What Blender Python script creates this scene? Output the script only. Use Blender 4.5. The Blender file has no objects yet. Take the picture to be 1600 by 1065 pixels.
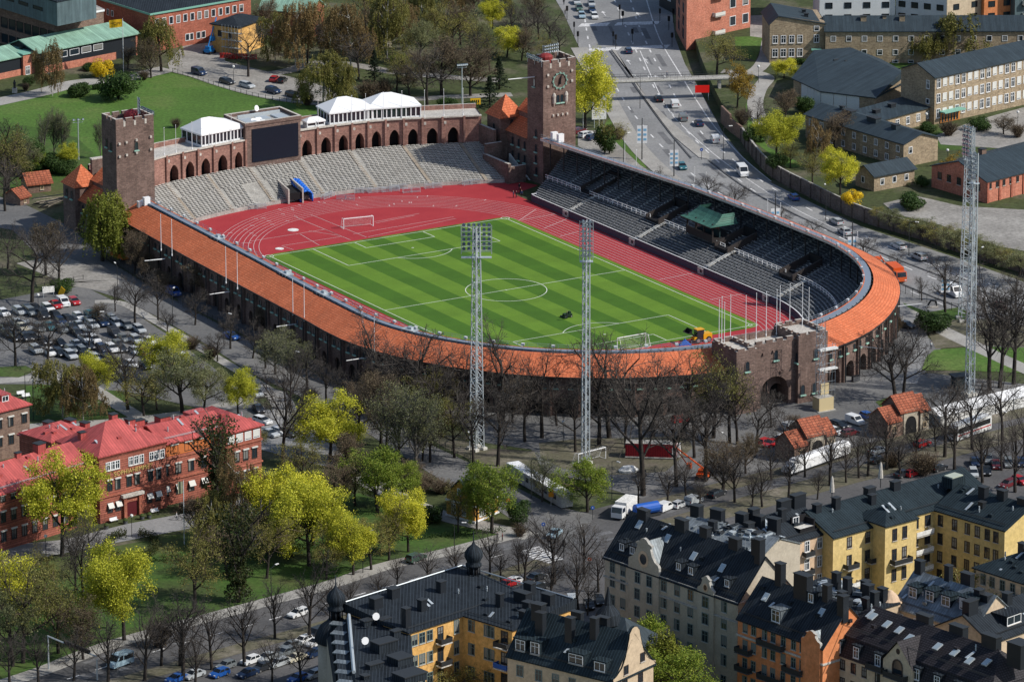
import bpy, math, random
from mathutils import Vector, Matrix
random.seed(7)
R = math.radians
sc = bpy.context.scene
col = sc.collection
# ---------------------------------------------------------------- camera, sky, sun
F, CX, CY, CZ, YAW, PIT = 9514.97, 1.298, -1316.01, 375.644, 0.54757, 0.286347
cam_d = bpy.data.cameras.new('camera'); cam = bpy.data.objects.new('camera', cam_d); col.objects.link(cam)
cam_d.sensor_width = 36.0; cam_d.lens = F * 36.0 / 1600.0
cam_d.clip_start = 5.0; cam_d.clip_end = 8000.0
cam.location = (CX, CY, CZ); cam.rotation_euler = (math.pi / 2 - PIT, 0, 0)
sc.camera = cam
SUN_ELEV = R(42); SUN_AZ = R(106)      # azimuth measured from +Y (away from the camera) towards +X (right)
world = bpy.data.worlds.new('World'); sc.world = world; world.use_nodes = True
wn = world.node_tree.nodes; wl = world.node_tree.links
sky = wn.new('ShaderNodeTexSky'); sky.sky_type = 'NISHITA'; sky.sun_disc = False
sky.sun_elevation = SUN_ELEV; sky.sun_rotation = SUN_AZ
sky.air_density = 1.0; sky.dust_density = 1.0
bg = wn['Background']; bg.inputs['Strength'].default_value = 0.105
wl.new(sky.outputs[0], bg.inputs['Color'])
sd = bpy.data.lights.new('sun', 'SUN'); sd.energy = 4.0; sd.angle = R(0.5); sd.color = (1.0, 0.95, 0.87)
sun = bpy.data.objects.new('sun', sd); col.objects.link(sun)
sun_dir = Vector((math.sin(SUN_AZ) * math.cos(SUN_ELEV), math.cos(SUN_AZ) * math.cos(SUN_ELEV), math.sin(SUN_ELEV)))
sun.rotation_euler = sun_dir.to_track_quat('Z', 'Y').to_euler(); sun.location = (200, 0, 300)
sc.view_settings.view_transform = 'Standard'; sc.view_settings.look = 'None'
sc.view_settings.exposure = 0.12; sc.view_settings.gamma = 1.0
sc.cycles.max_bounces = 5; sc.cycles.diffuse_bounces = 2; sc.cycles.glossy_bounces = 2
sc.cycles.transmission_bounces = 2; sc.cycles.transparent_max_bounces = 8

# ---------------------------------------------------------------- survey helpers: photo survey point -> ground position
def P(px, py, z=0.0):
 a = (px - 800) / F; b = -(py - 532.5) / F
 d = (a, math.cos(PIT) + b * math.sin(PIT), -math.sin(PIT) + b * math.cos(PIT))
 t = (z - CZ) / d[2]
 return (CX + d[0] * t, CY + d[1] * t)
CY_, SY_ = math.cos(YAW), math.sin(YAW)
def to_uv(w): return (w[0] * CY_ + w[1] * SY_, -w[0] * SY_ + w[1] * CY_)
def to_xy(u, v): return (u * CY_ - v * SY_, u * SY_ + v * CY_)
def S(px, py, z=0.0): return to_uv(P(px, py, z))
def Hgt(px, py, ty, z=0.0):
 x, y = P(px, py, z); b = -(ty - 532.5) / F
 k = (-math.sin(PIT) + b * math.cos(PIT)) / (math.cos(PIT) + b * math.sin(PIT))
 return CZ + (y - CY) * k - z
def lerp(a, b, t): return a + (b - a) * t
def lerp2(a, b, t): return (lerp(a[0], b[0], t), lerp(a[1], b[1], t))
def spline(pts, n):
 out = []; m = len(pts)
 for i in range(m - 1):
  p0 = pts[max(i - 1, 0)]; p1 = pts[i]; p2 = pts[i + 1]; p3 = pts[min(i + 2, m - 1)]
  for k in range(n):
   t = k / n
   out.append(tuple(0.5 * (2 * p1[j] + (p2[j] - p0[j]) * t + (2 * p0[j] - 5 * p1[j] + 4 * p2[j] - p3[j]) * t * t + (3 * p1[j] - p0[j] - 3 * p2[j] + p3[j]) * t ** 3) for j in range(len(p1))))
 out.append(tuple(pts[-1])); return out

# ---------------------------------------------------------------- mesh builder
class MB:
 def __init__(s): s.v = []; s.f = []; s.m = []; s.uvs = {}
 def poly(s, pts, m=0, uv=None):
  i = len(s.v); s.v.extend([tuple(p) for p in pts]); s.f.append(list(range(i, i + len(pts)))); s.m.append(m)
  if uv: s.uvs[len(s.f) - 1] = uv
 def box(s, x0, y0, z0, x1, y1, z1, m=0, mt=None, T=None):
  c = [(x0, y0, z0), (x1, y0, z0), (x1, y1, z0), (x0, y1, z0), (x0, y0, z1), (x1, y0, z1), (x1, y1, z1), (x0, y1, z1)]
  if T is not None: c = [tuple(T @ Vector(p)) for p in c]
  i = len(s.v); s.v.extend(c)
  for k, q in enumerate(((4, 5, 6, 7), (3, 2, 1, 0), (0, 1, 5, 4), (1, 2, 6, 5), (2, 3, 7, 6), (3, 0, 4, 7))):
   s.f.append([i + a for a in q]); s.m.append(mt if (k == 0 and mt is not None) else m)
 def cbox(s, c, size, rz=0, m=0, mt=None, tilt=0):
  T = Matrix.Translation(c) @ Matrix.Rotation(rz, 4, 'Z') @ Matrix.Rotation(tilt, 4, 'X')
  a, b, d = size[0] / 2, size[1] / 2, size[2] / 2
  s.box(-a, -b, -d, a, b, d, m, mt, T)
 def prism(s, pts, z0, z1, m=0, mt=None):
  n = len(pts)
  ar = sum(pts[i][0] * pts[(i + 1) % n][1] - pts[(i + 1) % n][0] * pts[i][1] for i in range(n))
  if ar < 0: pts = pts[::-1]
  s.poly([(p[0], p[1], z1) for p in pts], m if mt is None else mt)
  s.poly([(p[0], p[1], z0) for p in pts[::-1]], m)
  for i in range(n):
   a, b = pts[i], pts[(i + 1) % n]
   s.poly([(a[0], a[1], z0), (b[0], b[1], z0), (b[0], b[1], z1), (a[0], a[1], z1)], m)
 def tube(s, p, q, r0, r1=None, n=5, m=0, cap=True):
  p = Vector(p); q = Vector(q); d = q - p
  if d.length < 1e-6: return
  r1 = r0 if r1 is None else r1
  d.normalize(); a = d.orthogonal().normalized(); b = d.cross(a); i = len(s.v)
  for k in range(n):
   t = 2 * math.pi * k / n; o = a * math.cos(t) + b * math.sin(t)
   s.v.append(tuple(p + o * r0)); s.v.append(tuple(q + o * r1))
  for k in range(n):
   j = (k + 1) % n; s.f.append([i + 2 * k, i + 2 * j, i + 2 * j + 1, i + 2 * k + 1]); s.m.append(m)
  if cap: s.f.append([i + 2 * k + 1 for k in range(n)]); s.m.append(m); s.f.append([i + 2 * k for k in range(n)][::-1]); s.m.append(m)
 def lathe(s, c, prof, n=12, m=0, sx=1, sy=1):
  i = len(s.v)
  for r, z in prof:
   for k in range(n):
    t = 2 * math.pi * (k + .5) / n; s.v.append((c[0] + r * sx * math.cos(t), c[1] + r * sy * math.sin(t), c[2] + z))
  for a in range(len(prof) - 1):
   for k in range(n):
    j = (k + 1) % n; s.f.append([i + a * n + k, i + a * n + j, i + (a + 1) * n + j, i + (a + 1) * n + k]); s.m.append(m)
  s.f.append([i + (len(prof) - 1) * n + k for k in range(n)]); s.m.append(m)
  s.f.append([i + k for k in range(n)][::-1]); s.m.append(m)
 def strip(s, A, B, m=0, uv=True, closed=False):
  # quads between two 3-D polylines; uv in metres along / across
  L = 0.0
  for k in range(len(A) - 1):
   a, b, c, d = Vector(A[k]), Vector(A[k + 1]), Vector(B[k + 1]), Vector(B[k])
   dl = ((b - a).length + (c - d).length) / 2; w = (d - a).length; w2 = (c - b).length
   s.poly([a, b, c, d], m, [(L, 0), (L + dl, 0), (L + dl, w2), (L, w)] if uv else None); L += dl
 def build(s, name, mats, parent=None, smooth=False, uv=True, loc=None):
  me = bpy.data.meshes.new(name); me.from_pydata(s.v, [], s.f)
  if not isinstance(mats, (list, tuple)): mats = [mats]
  for q in mats: me.materials.append(q)
  if len(mats) > 1: me.polygons.foreach_set('material_index', s.m)
  if smooth: me.polygons.foreach_set('use_smooth', [True] * len(s.f))
  if uv:
   ul = me.uv_layers.new(name='UVMap').data; k = 0
   for fi, f in enumerate(s.f):
    ex = s.uvs.get(fi)
    if ex:
     for e in ex: ul[k].uv = e; k += 1
     continue
    p0 = Vector(s.v[f[0]]); n = Vector((0, 0, 0))
    for a in range(len(f)):
     p, q = s.v[f[a]], s.v[f[(a + 1) % len(f)]]
     n += Vector(((p[1] - q[1]) * (p[2] + q[2]), (p[2] - q[2]) * (p[0] + q[0]), (p[0] - q[0]) * (p[1] + q[1])))
    if n.length < 1e-12: n = Vector((0, 0, 1))
    n.normalize()
    t = Vector((1, 0, 0)) if abs(n.z) > .995 else Vector((0, 0, 1)).cross(n).normalized()
    b = n.cross(t)
    for a in f:
     p = Vector(s.v[a]); ul[k].uv = (p.dot(t), p.dot(b)); k += 1
  me.update()
  o = bpy.data.objects.new(name, me); col.objects.link(o)
  if parent is not None: o.parent = parent
  if loc is not None: o.location = loc
  return o

def tag(o, label=None, cat=None, group=None, kind=None):
 if label: o['label'] = label
 if cat: o['category'] = cat
 if group: o['group'] = group
 if kind: o['kind'] = kind
 return o
def empty(name, loc, rz=0.0, label=None, cat=None, group=None):
 o = bpy.data.objects.new(name, None); col.objects.link(o); o.location = loc if len(loc) == 3 else (loc[0], loc[1], 0.0)
 o.rotation_euler = (0, 0, rz); o.empty_display_size = .5
 return tag(o, label, cat, group)
def inst(name, me, parent=None, loc=(0, 0, 0), rz=0.0, scale=None):
 o = bpy.data.objects.new(name, me); col.objects.link(o)
 if parent is not None: o.parent = parent
 o.location = loc; o.rotation_euler = (0, 0, rz)
 if scale: o.scale = scale
 return o
KIDS = {}
def copy_thing(proto, loc, rz=0.0, scale=None, color=None):
 r = proto.copy(); col.objects.link(r); r.location = loc if len(loc) == 3 else (loc[0], loc[1], 0); r.rotation_euler = (0, 0, rz)
 if scale: r.scale = scale
 if color: r.color = color
 for ch in list(KIDS.get(proto.name, ())):
  c = ch.copy(); col.objects.link(c); c.parent = r
  if color and c.get('painted'): c.color = color
  for g in KIDS.get(ch.name, ()):
   d = g.copy(); col.objects.link(d); d.parent = c
   if color and d.get('painted'): d.color = color
 return r
def register(root, kids):
 KIDS[root.name] = list(kids); return root

# ---------------------------------------------------------------- materials
def _nt(name):
 m = bpy.data.materials.new(name); m.use_nodes = True; nt = m.node_tree; b = nt.nodes['Principled BSDF']
 b.inputs['Specular IOR Level'].default_value = 0.25
 return m, nt.nodes, nt.links, b
def c4(c): return (c[0], c[1], c[2], 1.0)
def plain(name, rgb, rough=.7, metal=0.0, spec=None):
 m, n, l, b = _nt(name); b.inputs['Base Color'].default_value = c4(rgb); b.inputs['Roughness'].default_value = rough; b.inputs['Metallic'].default_value = metal
 if spec is not None: b.inputs['Specular IOR Level'].default_value = spec
 return m
def noise(n, l, vec, scale, detail=4, rough=.6):
 t = n.new('ShaderNodeTexNoise'); t.inputs['Scale'].default_value = scale; t.inputs['Detail'].default_value = detail; t.inputs['Roughness'].default_value = rough
 l.new(vec, t.inputs['Vector']); return t.outputs['Fac']
def ramp(n, l, fac, stops):
 r = n.new('ShaderNodeValToRGB'); e = r.color_ramp.elements
 e[0].position = stops[0][0]; e[0].color = c4(stops[0][1]); e[1].position = stops[-1][0]; e[1].color = c4(stops[-1][1])
 for p, c in stops[1:-1]:
  x = e.new(p); x.color = c4(c)
 l.new(fac, r.inputs['Fac']); return r.outputs['Color']
def mixc(n, l, fac, a, b, mode='MIX'):
 x = n.new('ShaderNodeMix'); x.data_type = 'RGBA'; x.blend_type = mode
 if hasattr(fac, 'is_output'): l.new(fac, x.inputs['Factor'])
 else: x.inputs['Factor'].default_value = fac
 for s, i in ((a, 6), (b, 7)):
  if hasattr(s, 'is_output'): l.new(s, x.inputs[i])
  else: x.inputs[i].default_value = c4(s)
 return x.outputs[2]
def mth(n, l, op, a, b=None, c=None):
 x = n.new('ShaderNodeMath'); x.operation = op
 for k, s in enumerate((a, b, c)):
  if s is None: continue
  if hasattr(s, 'is_output'): l.new(s, x.inputs[k])
  else: x.inputs[k].default_value = s
 return x.outputs[0]
def bump(n, l, b, h, strength=.3, dist=.1):
 x = n.new('ShaderNodeBump'); x.inputs['Strength'].default_value = strength; x.inputs['Distance'].default_value = dist
 l.new(h, x.inputs['Height']); l.new(x.outputs[0], b.inputs['Normal'])
def coord(n, which='Object'):
 return n.new('ShaderNodeTexCoord').outputs[which]
def mottled(name, c1, c2, scale=.3, rough=.85, c3=None, fine=3.0, fine_amt=.35, bmp=0.0, lo=.35, hi=.65, worldspace=False):
 m, n, l, b = _nt(name)
 v = n.new('ShaderNodeNewGeometry').outputs['Position'] if worldspace else coord(n)
 a = noise(n, l, v, scale, 5); f = noise(n, l, v, fine, 4, .7)
 stops = [(lo, c1), (hi, c2)] if c3 is None else [(lo, c1), ((lo + hi) / 2, c3), (hi, c2)]
 base = ramp(n, l, a, stops)
 fr = ramp(n, l, f, [(.3, (1 - fine_amt,) * 3), (.7, (1 + fine_amt,) * 3)])
 o = mixc(n, l, 1.0, base, fr, 'MULTIPLY'); l.new(o, b.inputs['Base Color']); b.inputs['Roughness'].default_value = rough
 if bmp: bump(n, l, b, f, bmp, .1)
 return m
def brick(name, c1, c2, mortar, w=.5, h=.15, ms=.02, rough=.85, noise_amt=.35, big=.25, bmp=.2, offset=.5):
 m, n, l, b = _nt(name); v = coord(n, 'UV')
 t = n.new('ShaderNodeTexBrick'); l.new(v, t.inputs['Vector']); t.inputs['Scale'].default_value = 1.0
 t.inputs['Color1'].default_value = c4(c1); t.inputs['Color2'].default_value = c4(c2); t.inputs['Mortar'].default_value = c4(mortar)
 t.inputs['Brick Width'].default_value = w; t.inputs['Row Height'].default_value = h; t.inputs['Mortar Size'].default_value = ms; t.offset = offset
 f = noise(n, l, v, big, 5, .7); g = noise(n, l, v, 2.2, 3, .7)
 fr = ramp(n, l, f, [(.3, (1 - noise_amt,) * 3), (.7, (1 + noise_amt,) * 3)])
 gr = ramp(n, l, g, [(.3, (.72,) * 3), (.7, (1.28,) * 3)])
 o = mixc(n, l, 1.0, mixc(n, l, 1.0, t.outputs['Color'], fr, 'MULTIPLY'), gr, 'MULTIPLY')
 o = mixc(n, l, 1.0, o, streaks(n, l, v, .14), 'MULTIPLY')
 l.new(o, b.inputs['Base Color']); b.inputs['Roughness'].default_value = rough
 if bmp: bump(n, l, b, t.outputs['Fac'], -bmp, .05)
 return m
def streaks(n, l, v, amt=.2):
 # rain and rust streaks running down the slope or the wall
 mp = n.new('ShaderNodeMapping'); mp.inputs['Scale'].default_value = (1.1, .09, 1); l.new(v, mp.inputs['Vector'])
 return ramp(n, l, noise(n, l, mp.outputs[0], 1.0, 5, .75), [(.32, (1 - amt,) * 3), (.68, (1 + amt,) * 3)])
def seam(name, c, dark=.5, spacing=.6, width=.12, rough=.55, metal=.0, amt=.25, axis=0, spec=.3):
 # standing-seam sheet: narrow raised seams running down the slope
 m, n, l, b = _nt(name); v = coord(n, 'UV'); s = n.new('ShaderNodeSeparateXYZ'); l.new(v, s.inputs[0])
 f = mth(n, l, 'FRACT', mth(n, l, 'DIVIDE', s.outputs[axis], spacing))
 e = mth(n, l, 'LESS_THAN', f, width)
 nz = noise(n, l, v, .35, 5, .7); fr = ramp(n, l, nz, [(.3, (1 - amt,) * 3), (.7, (1 + amt,) * 3)])
 cell = mth(n, l, 'FLOOR', mth(n, l, 'DIVIDE', s.outputs[axis], spacing))
 wn_ = n.new('ShaderNodeTexWhiteNoise'); wn_.noise_dimensions = '1D'; l.new(cell, wn_.inputs['W'])
 pr = ramp(n, l, wn_.outputs['Value'], [(0, (.88,) * 3), (1, (1.12,) * 3)])
 base = mixc(n, l, 1.0, mixc(n, l, 1.0, c, fr, 'MULTIPLY'), pr, 'MULTIPLY')
 base = mixc(n, l, 1.0, base, streaks(n, l, v, .28), 'MULTIPLY')
 o = mixc(n, l, e, base, tuple(x * dark for x in c)); l.new(o, b.inputs['Base Color'])
 b.inputs['Roughness'].default_value = rough; b.inputs['Metallic'].default_value = metal; b.inputs['Specular IOR Level'].default_value = spec
 bump(n, l, b, e, .6, .05)
 return m
def leafmat(name, c1, c2, c3=None, trans=.3):
 m, n, l, b = _nt(name); g = n.new('ShaderNodeNewGeometry'); oi = n.new('ShaderNodeObjectInfo')
 stops = [(0, c1), (1, c2)] if c3 is None else [(0, c1), (.6, c2), (1, c3)]
 c = ramp(n, l, g.outputs['Random Per Island'], stops)
 v = ramp(n, l, oi.outputs['Random'], [(0, (.78, .8, .78)), (1, (1.2, 1.15, 1.1))])
 o = mixc(n, l, 1.0, c, v, 'MULTIPLY'); l.new(o, b.inputs['Base Color']); b.inputs['Roughness'].default_value = .6
 t = n.new('ShaderNodeBsdfTranslucent'); l.new(o, t.inputs['Color']); mx = n.new('ShaderNodeMixShader'); mx.inputs[0].default_value = trans
 out = n['Material Output']; l.new(b.outputs[0], mx.inputs[1]); l.new(t.outputs[0], mx.inputs[2]); l.new(mx.outputs[0], out.inputs['Surface'])
 return m
def paintmat(name, rough=.3):
 m, n, l, b = _nt(name); oi = n.new('ShaderNodeObjectInfo'); l.new(oi.outputs['Color'], b.inputs['Base Color'])
 b.inputs['Roughness'].default_value = rough; b.inputs['Specular IOR Level'].default_value = .5; b.inputs['Coat Weight'].default_value = .3
 return m
M = {}
M['white'] = plain('white paint', (.78, .79, .8), .6)
M['offwhite'] = mottled('weathered white', (.6, .6, .58), (.75, .75, .73), .5)
M['steel'] = plain('galvanised steel', (.5, .55, .58), .45, .4)
M['darksteel'] = plain('dark painted steel', (.03, .033, .036), .5)
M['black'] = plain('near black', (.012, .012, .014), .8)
M['glass'] = plain('window glass', (.02, .03, .04), .08, 0, .6)
M['glassteal'] = plain('teal tinted glass', (.05, .11, .13), .1, 0, .6)
M['tyre'] = plain('tyre rubber', (.018, .018, .018), .8)
M['lamp'] = plain('lamp housing', (.06, .09, .12), .3, .3, .5)
M['lampglass'] = plain('floodlight glass', (.55, .62, .68), .12, .2, .6)
M['concrete'] = mottled('concrete', (.3, .29, .27), (.42, .41, .38), .4)
M['palec'] = mottled('pale concrete', (.5, .485, .44), (.64, .625, .58), .5)
M['steps'] = mottled('grey stand steps', (.085, .088, .094), (.14, .144, .15), .6)
M['bench'] = mottled('pale bench boards', (.4, .39, .36), (.54, .53, .5), .5)
M['darkc'] = mottled('dark concrete', (.06, .063, .068), (.1, .103, .11), .6)
M['asphalt'] = mottled('asphalt', (.19, .193, .196), (.28, .281, .282), .05, .9, None, 1.5, .2, 0, .3, .7, True)
M['asphaltmid'] = mottled('grey street asphalt', (.105, .107, .11), (.185, .183, .18), .05, .9, None, 1.5, .25, 0, .3, .7, True)
M['asphaltdark'] = mottled('dark asphalt', (.065, .066, .07), (.125, .122, .122), .06, .9, None, 1.5, .22, 0, .3, .7, True)
M['pave'] = mottled('pale paving', (.26, .25, .235), (.38, .37, .345), .12, .9, None, 2.0, .2, 0, .3, .7, True)
M['gravel'] = mottled('gravel', (.2, .19, .175), (.34, .325, .3), .12, .95, None, 1.2, .3, 0, .3, .7, True)
M['linewhite'] = mottled('worn road paint', (.5, .5, .5), (.72, .72, .72), .8)
M['brick'] = brick('dark red stadium brick', (.14, .09, .075), (.21, .14, .116), (.12, .095, .085), .9, .3, .04)
M['tile'] = brick('orange clay roof tile', (.54, .145, .06), (.62, .19, .088), (.42, .105, .045), .9, .62, .08, .8, .16, .1, .1, 0)
M['tileold'] = brick('weathered clay roof tile', (.3, .085, .045), (.4, .13, .07), (.16, .05, .03), .9, .62, .09, .85, .3, .2, .2, 0)
M['stone'] = mottled('pale stone trim', (.42, .39, .35), (.55, .52, .47), .8)
M['verdigris'] = seam('verdigris copper sheet', (.05, .145, .11), .55, .6, .16, .6, 0, .35)
M['copper'] = plain('verdigris sill', (.3, .5, .42), .6)
M['bark'] = mottled('dark bark', (.022, .018, .016), (.05, .042, .036), 2.0)
M['barkgrey'] = mottled('grey bark', (.06, .053, .046), (.11, .1, .088), 2.0)
M['birchbark'] = mottled('birch bark', (.25, .24, .22), (.5, .49, .46), 1.5)
M['paint'] = paintmat('car paint')
M['carglass'] = plain('car glass', (.012, .016, .02), .06, 0, .7)
M['hub'] = plain('wheel rim', (.35, .36, .37), .35, .6)
M['headlamp'] = plain('headlamp lens', (.7, .72, .74), .15, 0, .6)
M['taillamp'] = plain('tail lamp lens', (.35, .015, .012), .2, 0, .6)
M['yellow'] = plain('yellow cloth', (.78, .46, .02), .8)
M['blue'] = plain('blue plastic', (.02, .1, .42), .45)
M['red'] = plain('red paint', (.42, .03, .025), .5)
M['orange'] = plain('orange machine paint', (.62, .1, .02), .45)
M['skin'] = plain('skin', (.5, .32, .24), .6)
# ================================================================ SETTING: ground, roads, paths
def struct(o): o['kind'] = 'structure'; return o
def px_poly(name, pts, z, mat, th=None, zb=0.0):
 mb = MB(); w = [P(x, y, zb) for x, y in pts]
 if th: mb.prism(w, z - th, z)
 else:
  ar = sum(w[i][0] * w[(i + 1) % len(w)][1] - w[(i + 1) % len(w)][0] * w[i][1] for i in range(len(w)))
  if ar < 0: w = w[::-1]
  mb.poly([(a, b, z) for a, b in w])
 return struct(mb.build(name, mat))
def offset_line(w, d):
 out = []
 for i, p in enumerate(w):
  a = w[max(i - 1, 0)]; b = w[min(i + 1, len(w) - 1)]; dx, dy = b[0] - a[0], b[1] - a[1]; L = math.hypot(dx, dy) or 1
  out.append((p[0] - dy / L * d, p[1] + dx / L * d))
 return out
def strip_world(mb, w, width, z, m=0):
 A = offset_line(w, width / 2); B = offset_line(w, -width / 2)
 mb.strip([(p[0], p[1], z) for p in B], [(p[0], p[1], z) for p in A], m)
def ribbon(name, pts, width, z, mat, zb=0.0, n=6):
 w = spline([P(x, y, zb) for x, y in pts], n); mb = MB(); strip_world(mb, w, width, z); return struct(mb.build(name, mat))
def dashes(mb, w, width, z, dash, gap):
 # w: world polyline; lays separate painted dashes along it
 acc = 0.0; on = True; cur = [w[0]]; i = 0; p = w[0]; rem = dash
 while i < len(w) - 1:
  q = w[i + 1]; d = math.hypot(q[0] - p[0], q[1] - p[1])
  if d < rem:
   rem -= d; p = q; i += 1
   if on: cur.append(p)
  else:
   t = rem / d; p = lerp2(p, q, t)
   if on:
    cur.append(p); strip_world(mb, cur, width, z)
   on = not on; cur = [p]; rem = dash if on else gap

M['ground'] = mottled('rough parkland ground', (.05, .058, .024), (.125, .112, .08), .06, .95, (.055, .072, .026), .9, .4, .4, .32, .68, True)
M['lawn'] = mottled('spring lawn', (.055, .105, .02), (.13, .165, .05), .03, .9, (.072, .145, .025), 1.2, .4, .3, .3, .7, True)
M['parkgrass'] = mottled('olive park grass', (.05, .06, .022), (.085, .085, .035), .04, .9, (.05, .105, .018), 1.0, .35, .3, .3, .7, True)  # olive grass mottled with green and brown
M['soil'] = mottled('bare soil', (.13, .11, .09), (.22, .195, .16), .12, .95, (.105, .1, .065), 1.3, .3, 0, .3, .7, True)
M['track'] = mottled('red running track', (.32, .029, .037), (.38, .04, .046), .12, .8, None, 2.5, .08, 0, .3, .7, True)
g = MB(); g.poly([(-4000, -1500, 0), (4000, -1500, 0), (4000, 6000, 0), (-4000, 6000, 0)]); struct(g.build('ground', M['ground']))

px_poly('lawn', [(-60, 170), (60, 150), (112, 136), (150, 130), (215, 123), (266, 113), (300, 121), (345, 136), (400, 151), (470, 162), (520, 168), (600, 172), (740, 182), (742, 225), (500, 245), (240, 296), (170, 300), (150, 330), (60, 300), (-60, 260)], .03, M['lawn'])
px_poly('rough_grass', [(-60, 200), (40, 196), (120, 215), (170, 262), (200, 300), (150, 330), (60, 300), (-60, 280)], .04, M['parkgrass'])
px_poly('verge', [(930, 205), (990, 262), (1010, 262), (960, 180)], .03, M['lawn'])
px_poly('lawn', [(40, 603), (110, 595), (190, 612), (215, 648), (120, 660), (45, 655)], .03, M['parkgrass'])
px_poly('lawn', [(-20, 575), (40, 572), (56, 580), (30, 590), (-20, 588)], .14, M['parkgrass'])
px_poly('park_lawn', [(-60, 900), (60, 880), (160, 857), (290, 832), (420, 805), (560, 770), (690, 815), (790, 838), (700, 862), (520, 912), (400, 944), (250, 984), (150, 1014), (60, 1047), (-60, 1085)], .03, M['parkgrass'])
px_poly('yard', [(266, 112), (262, 100), (285, 72), (345, 65), (352, 96), (400, 108), (452, 120), (530, 142), (520, 158), (470, 160), (400, 149), (345, 134), (300, 119)], .06, M['gravel'])
ribbon('path', [(-60, 172), (60, 146), (112, 132), (160, 126), (215, 119), (262, 108)], 6.5, .09, M['pave'])
ribbon('path', [(262, 109), (300, 119), (345, 134), (400, 149), (470, 161), (560, 167)], 2.2, .11, M['pave'])
ribbon('path', [(395, 118), (445, 112), (500, 98), (560, 103), (610, 112), (680, 119), (780, 126)], 4.5, .05, M['gravel'])
ribbon('path', [(545, 160), (620, 157), (700, 152), (800, 148)], 4.0, .05, M['gravel'])
# Lidingovagen
RL = [(850, -60), (862, -10), (880, 20), (905, 75), (935, 128), (953, 160), (985, 215), (1020, 255), (1075, 300), (1140, 340), (1210, 385), (1300, 430), (1400, 480), (1480, 520), (1620, 585), (1900, 700)]
RR = [(1900, 540), (1620, 448), (1500, 405), (1430, 382), (1345, 354), (1270, 318), (1205, 286), (1160, 245), (1128, 205), (1112, 175), (1090, 135), (1070, 100), (1055, 60), (1048, 0), (1040, -60)]
px_poly('road', RL + RR, .06, M['asphalt'])
wl_ = [P(*p) for p in RL]
mb = MB(); strip_world(mb, spline(wl_[3:], 4), 4.5, .10); struct(mb.build('pavement', M['pave']))
# central median with a rounded tip
px_poly('median_strip', [(955, 78), (962, 80), (990, 128), (1012, 163), (1050, 212), (1092, 247), (1108, 250), (1108, 243), (1085, 223), (1040, 183), (1010, 153), (996, 130)], .20, M['pave'], .18)
lm = MB()
def road_line(pts, width=.35, dash=None, gap=None, z=.085, n=6):
 w = spline([P(x, y) for x, y in pts], n)
 if dash: dashes(lm, w, width * 1.3, z, dash, gap)
 else: strip_world(lm, w, width, z)
road_line([(912, 18), (925, 85), (955, 125), (985, 172), (1030, 225), (1085, 275), (1160, 325), (1240, 372), (1340, 420), (1470, 475), (1620, 535)], .3, 3.5, 6)
road_line([(952, 160), (990, 205), (1022, 262), (1070, 292)], .35)
road_line([(985, 0), (1000, 45), (1022, 92), (1040, 122), (1060, 160), (1090, 200), (1115, 225), (1200, 290), (1300, 345), (1420, 398), (1620, 470)], .3, 3.5, 6)
road_line([(960, 0), (985, 60), (1008, 110), (1030, 150), (1060, 190), (1108, 240), (1180, 300), (1290, 360), (1420, 420), (1620, 495)], .3, 3.5, 6)
road_line([(1010, 0), (1030, 60), (1062, 115), (1090, 160), (1118, 200), (1160, 246), (1205, 284)], .3)
road_line([(1000, 80), (1040, 165), (1080, 210), (1140, 260), (1230, 320), (1330, 368), (1430, 405), (1620, 480)], .25)
for (xa, ya, xb, yb, nn, nd) in ((906, 40, 1030, 36, 22, 1.9), (918, 79, 1045, 73, 20, 1.9), (822, 862, 868, 876, 1, 1)):
 if nn == 1: continue
 a = P(xa, ya); b = P(xb, yb)
 for k in range(nn):
  if k in (8, 9): continue
  c = lerp2(a, b, (k + .5) / nn); d = (.28, .96)
  lm.poly([(c[0] - .48 - d[0] * nd, c[1] - d[1] * nd, .085), (c[0] + .48 - d[0] * nd, c[1] - d[1] * nd, .085), (c[0] + .48 + d[0] * nd, c[1] + d[1] * nd, .085), (c[0] - .48 + d[0] * nd, c[1] + d[1] * nd, .085)])
for (x, y) in ((985, 98), (1012, 96), (1028, 122), (1000, 24), (946, 22)):   # lane arrows
 a = P(x, y); lm.poly([(a[0] - .12, a[1] - 2.5, .085), (a[0] + .12, a[1] - 2.5, .085), (a[0] - .5, a[1] + 1.2, .085), (a[0] - .75, a[1] + 1.2, .085)]); lm.poly([(a[0] - 1.1, a[1] + 1, .0852), (a[0] + .2, a[1] + 1, .0852), (a[0] - .85, a[1] + 3, .0852)])
struct(lm.build('road_marking', M['linewhite']))
ST_C = [(60, 360), (150, 430), (250, 470), (390, 555), (520, 620), (620, 680), (760, 768), (860, 815)]; AV_C = [(100, 1060), (260, 1006), (400, 968), (600, 908), (800, 860), (960, 830), (1230, 740), (1450, 690)]
M['patch'] = mottled('asphalt patch', (.11, .112, .118), (.16, .162, .168), .2, .9, None, 1.5, .25, 0, .3, .7, True)
rq = random.Random(4); pm_ = MB()
for k in range(34):
 f = rq.random(); a = lerp2(P(*RL[2]), P(*RL[13]), 0); i = rq.randint(2, 12); c = lerp2(lerp2(P(*RL[i]), P(*RL[i + 1]), f), P(*RR[min(13, 14 - i)]), rq.uniform(.15, .85)); d = math.atan2(P(*RL[i + 1])[1] - P(*RL[i])[1], P(*RL[i + 1])[0] - P(*RL[i])[0]); l, w = rq.uniform(3, 14), rq.uniform(.5, 1.6); e = (math.cos(d), math.sin(d)); pm_.poly([(c[0] + e[0] * l * s - e[1] * w * t, c[1] + e[1] * l * s + e[0] * w * t, .066 + k * .0004) for s, t in ((-.5, -.5), (.5, -.5), (.5, .5), (-.5, .5))])
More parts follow.
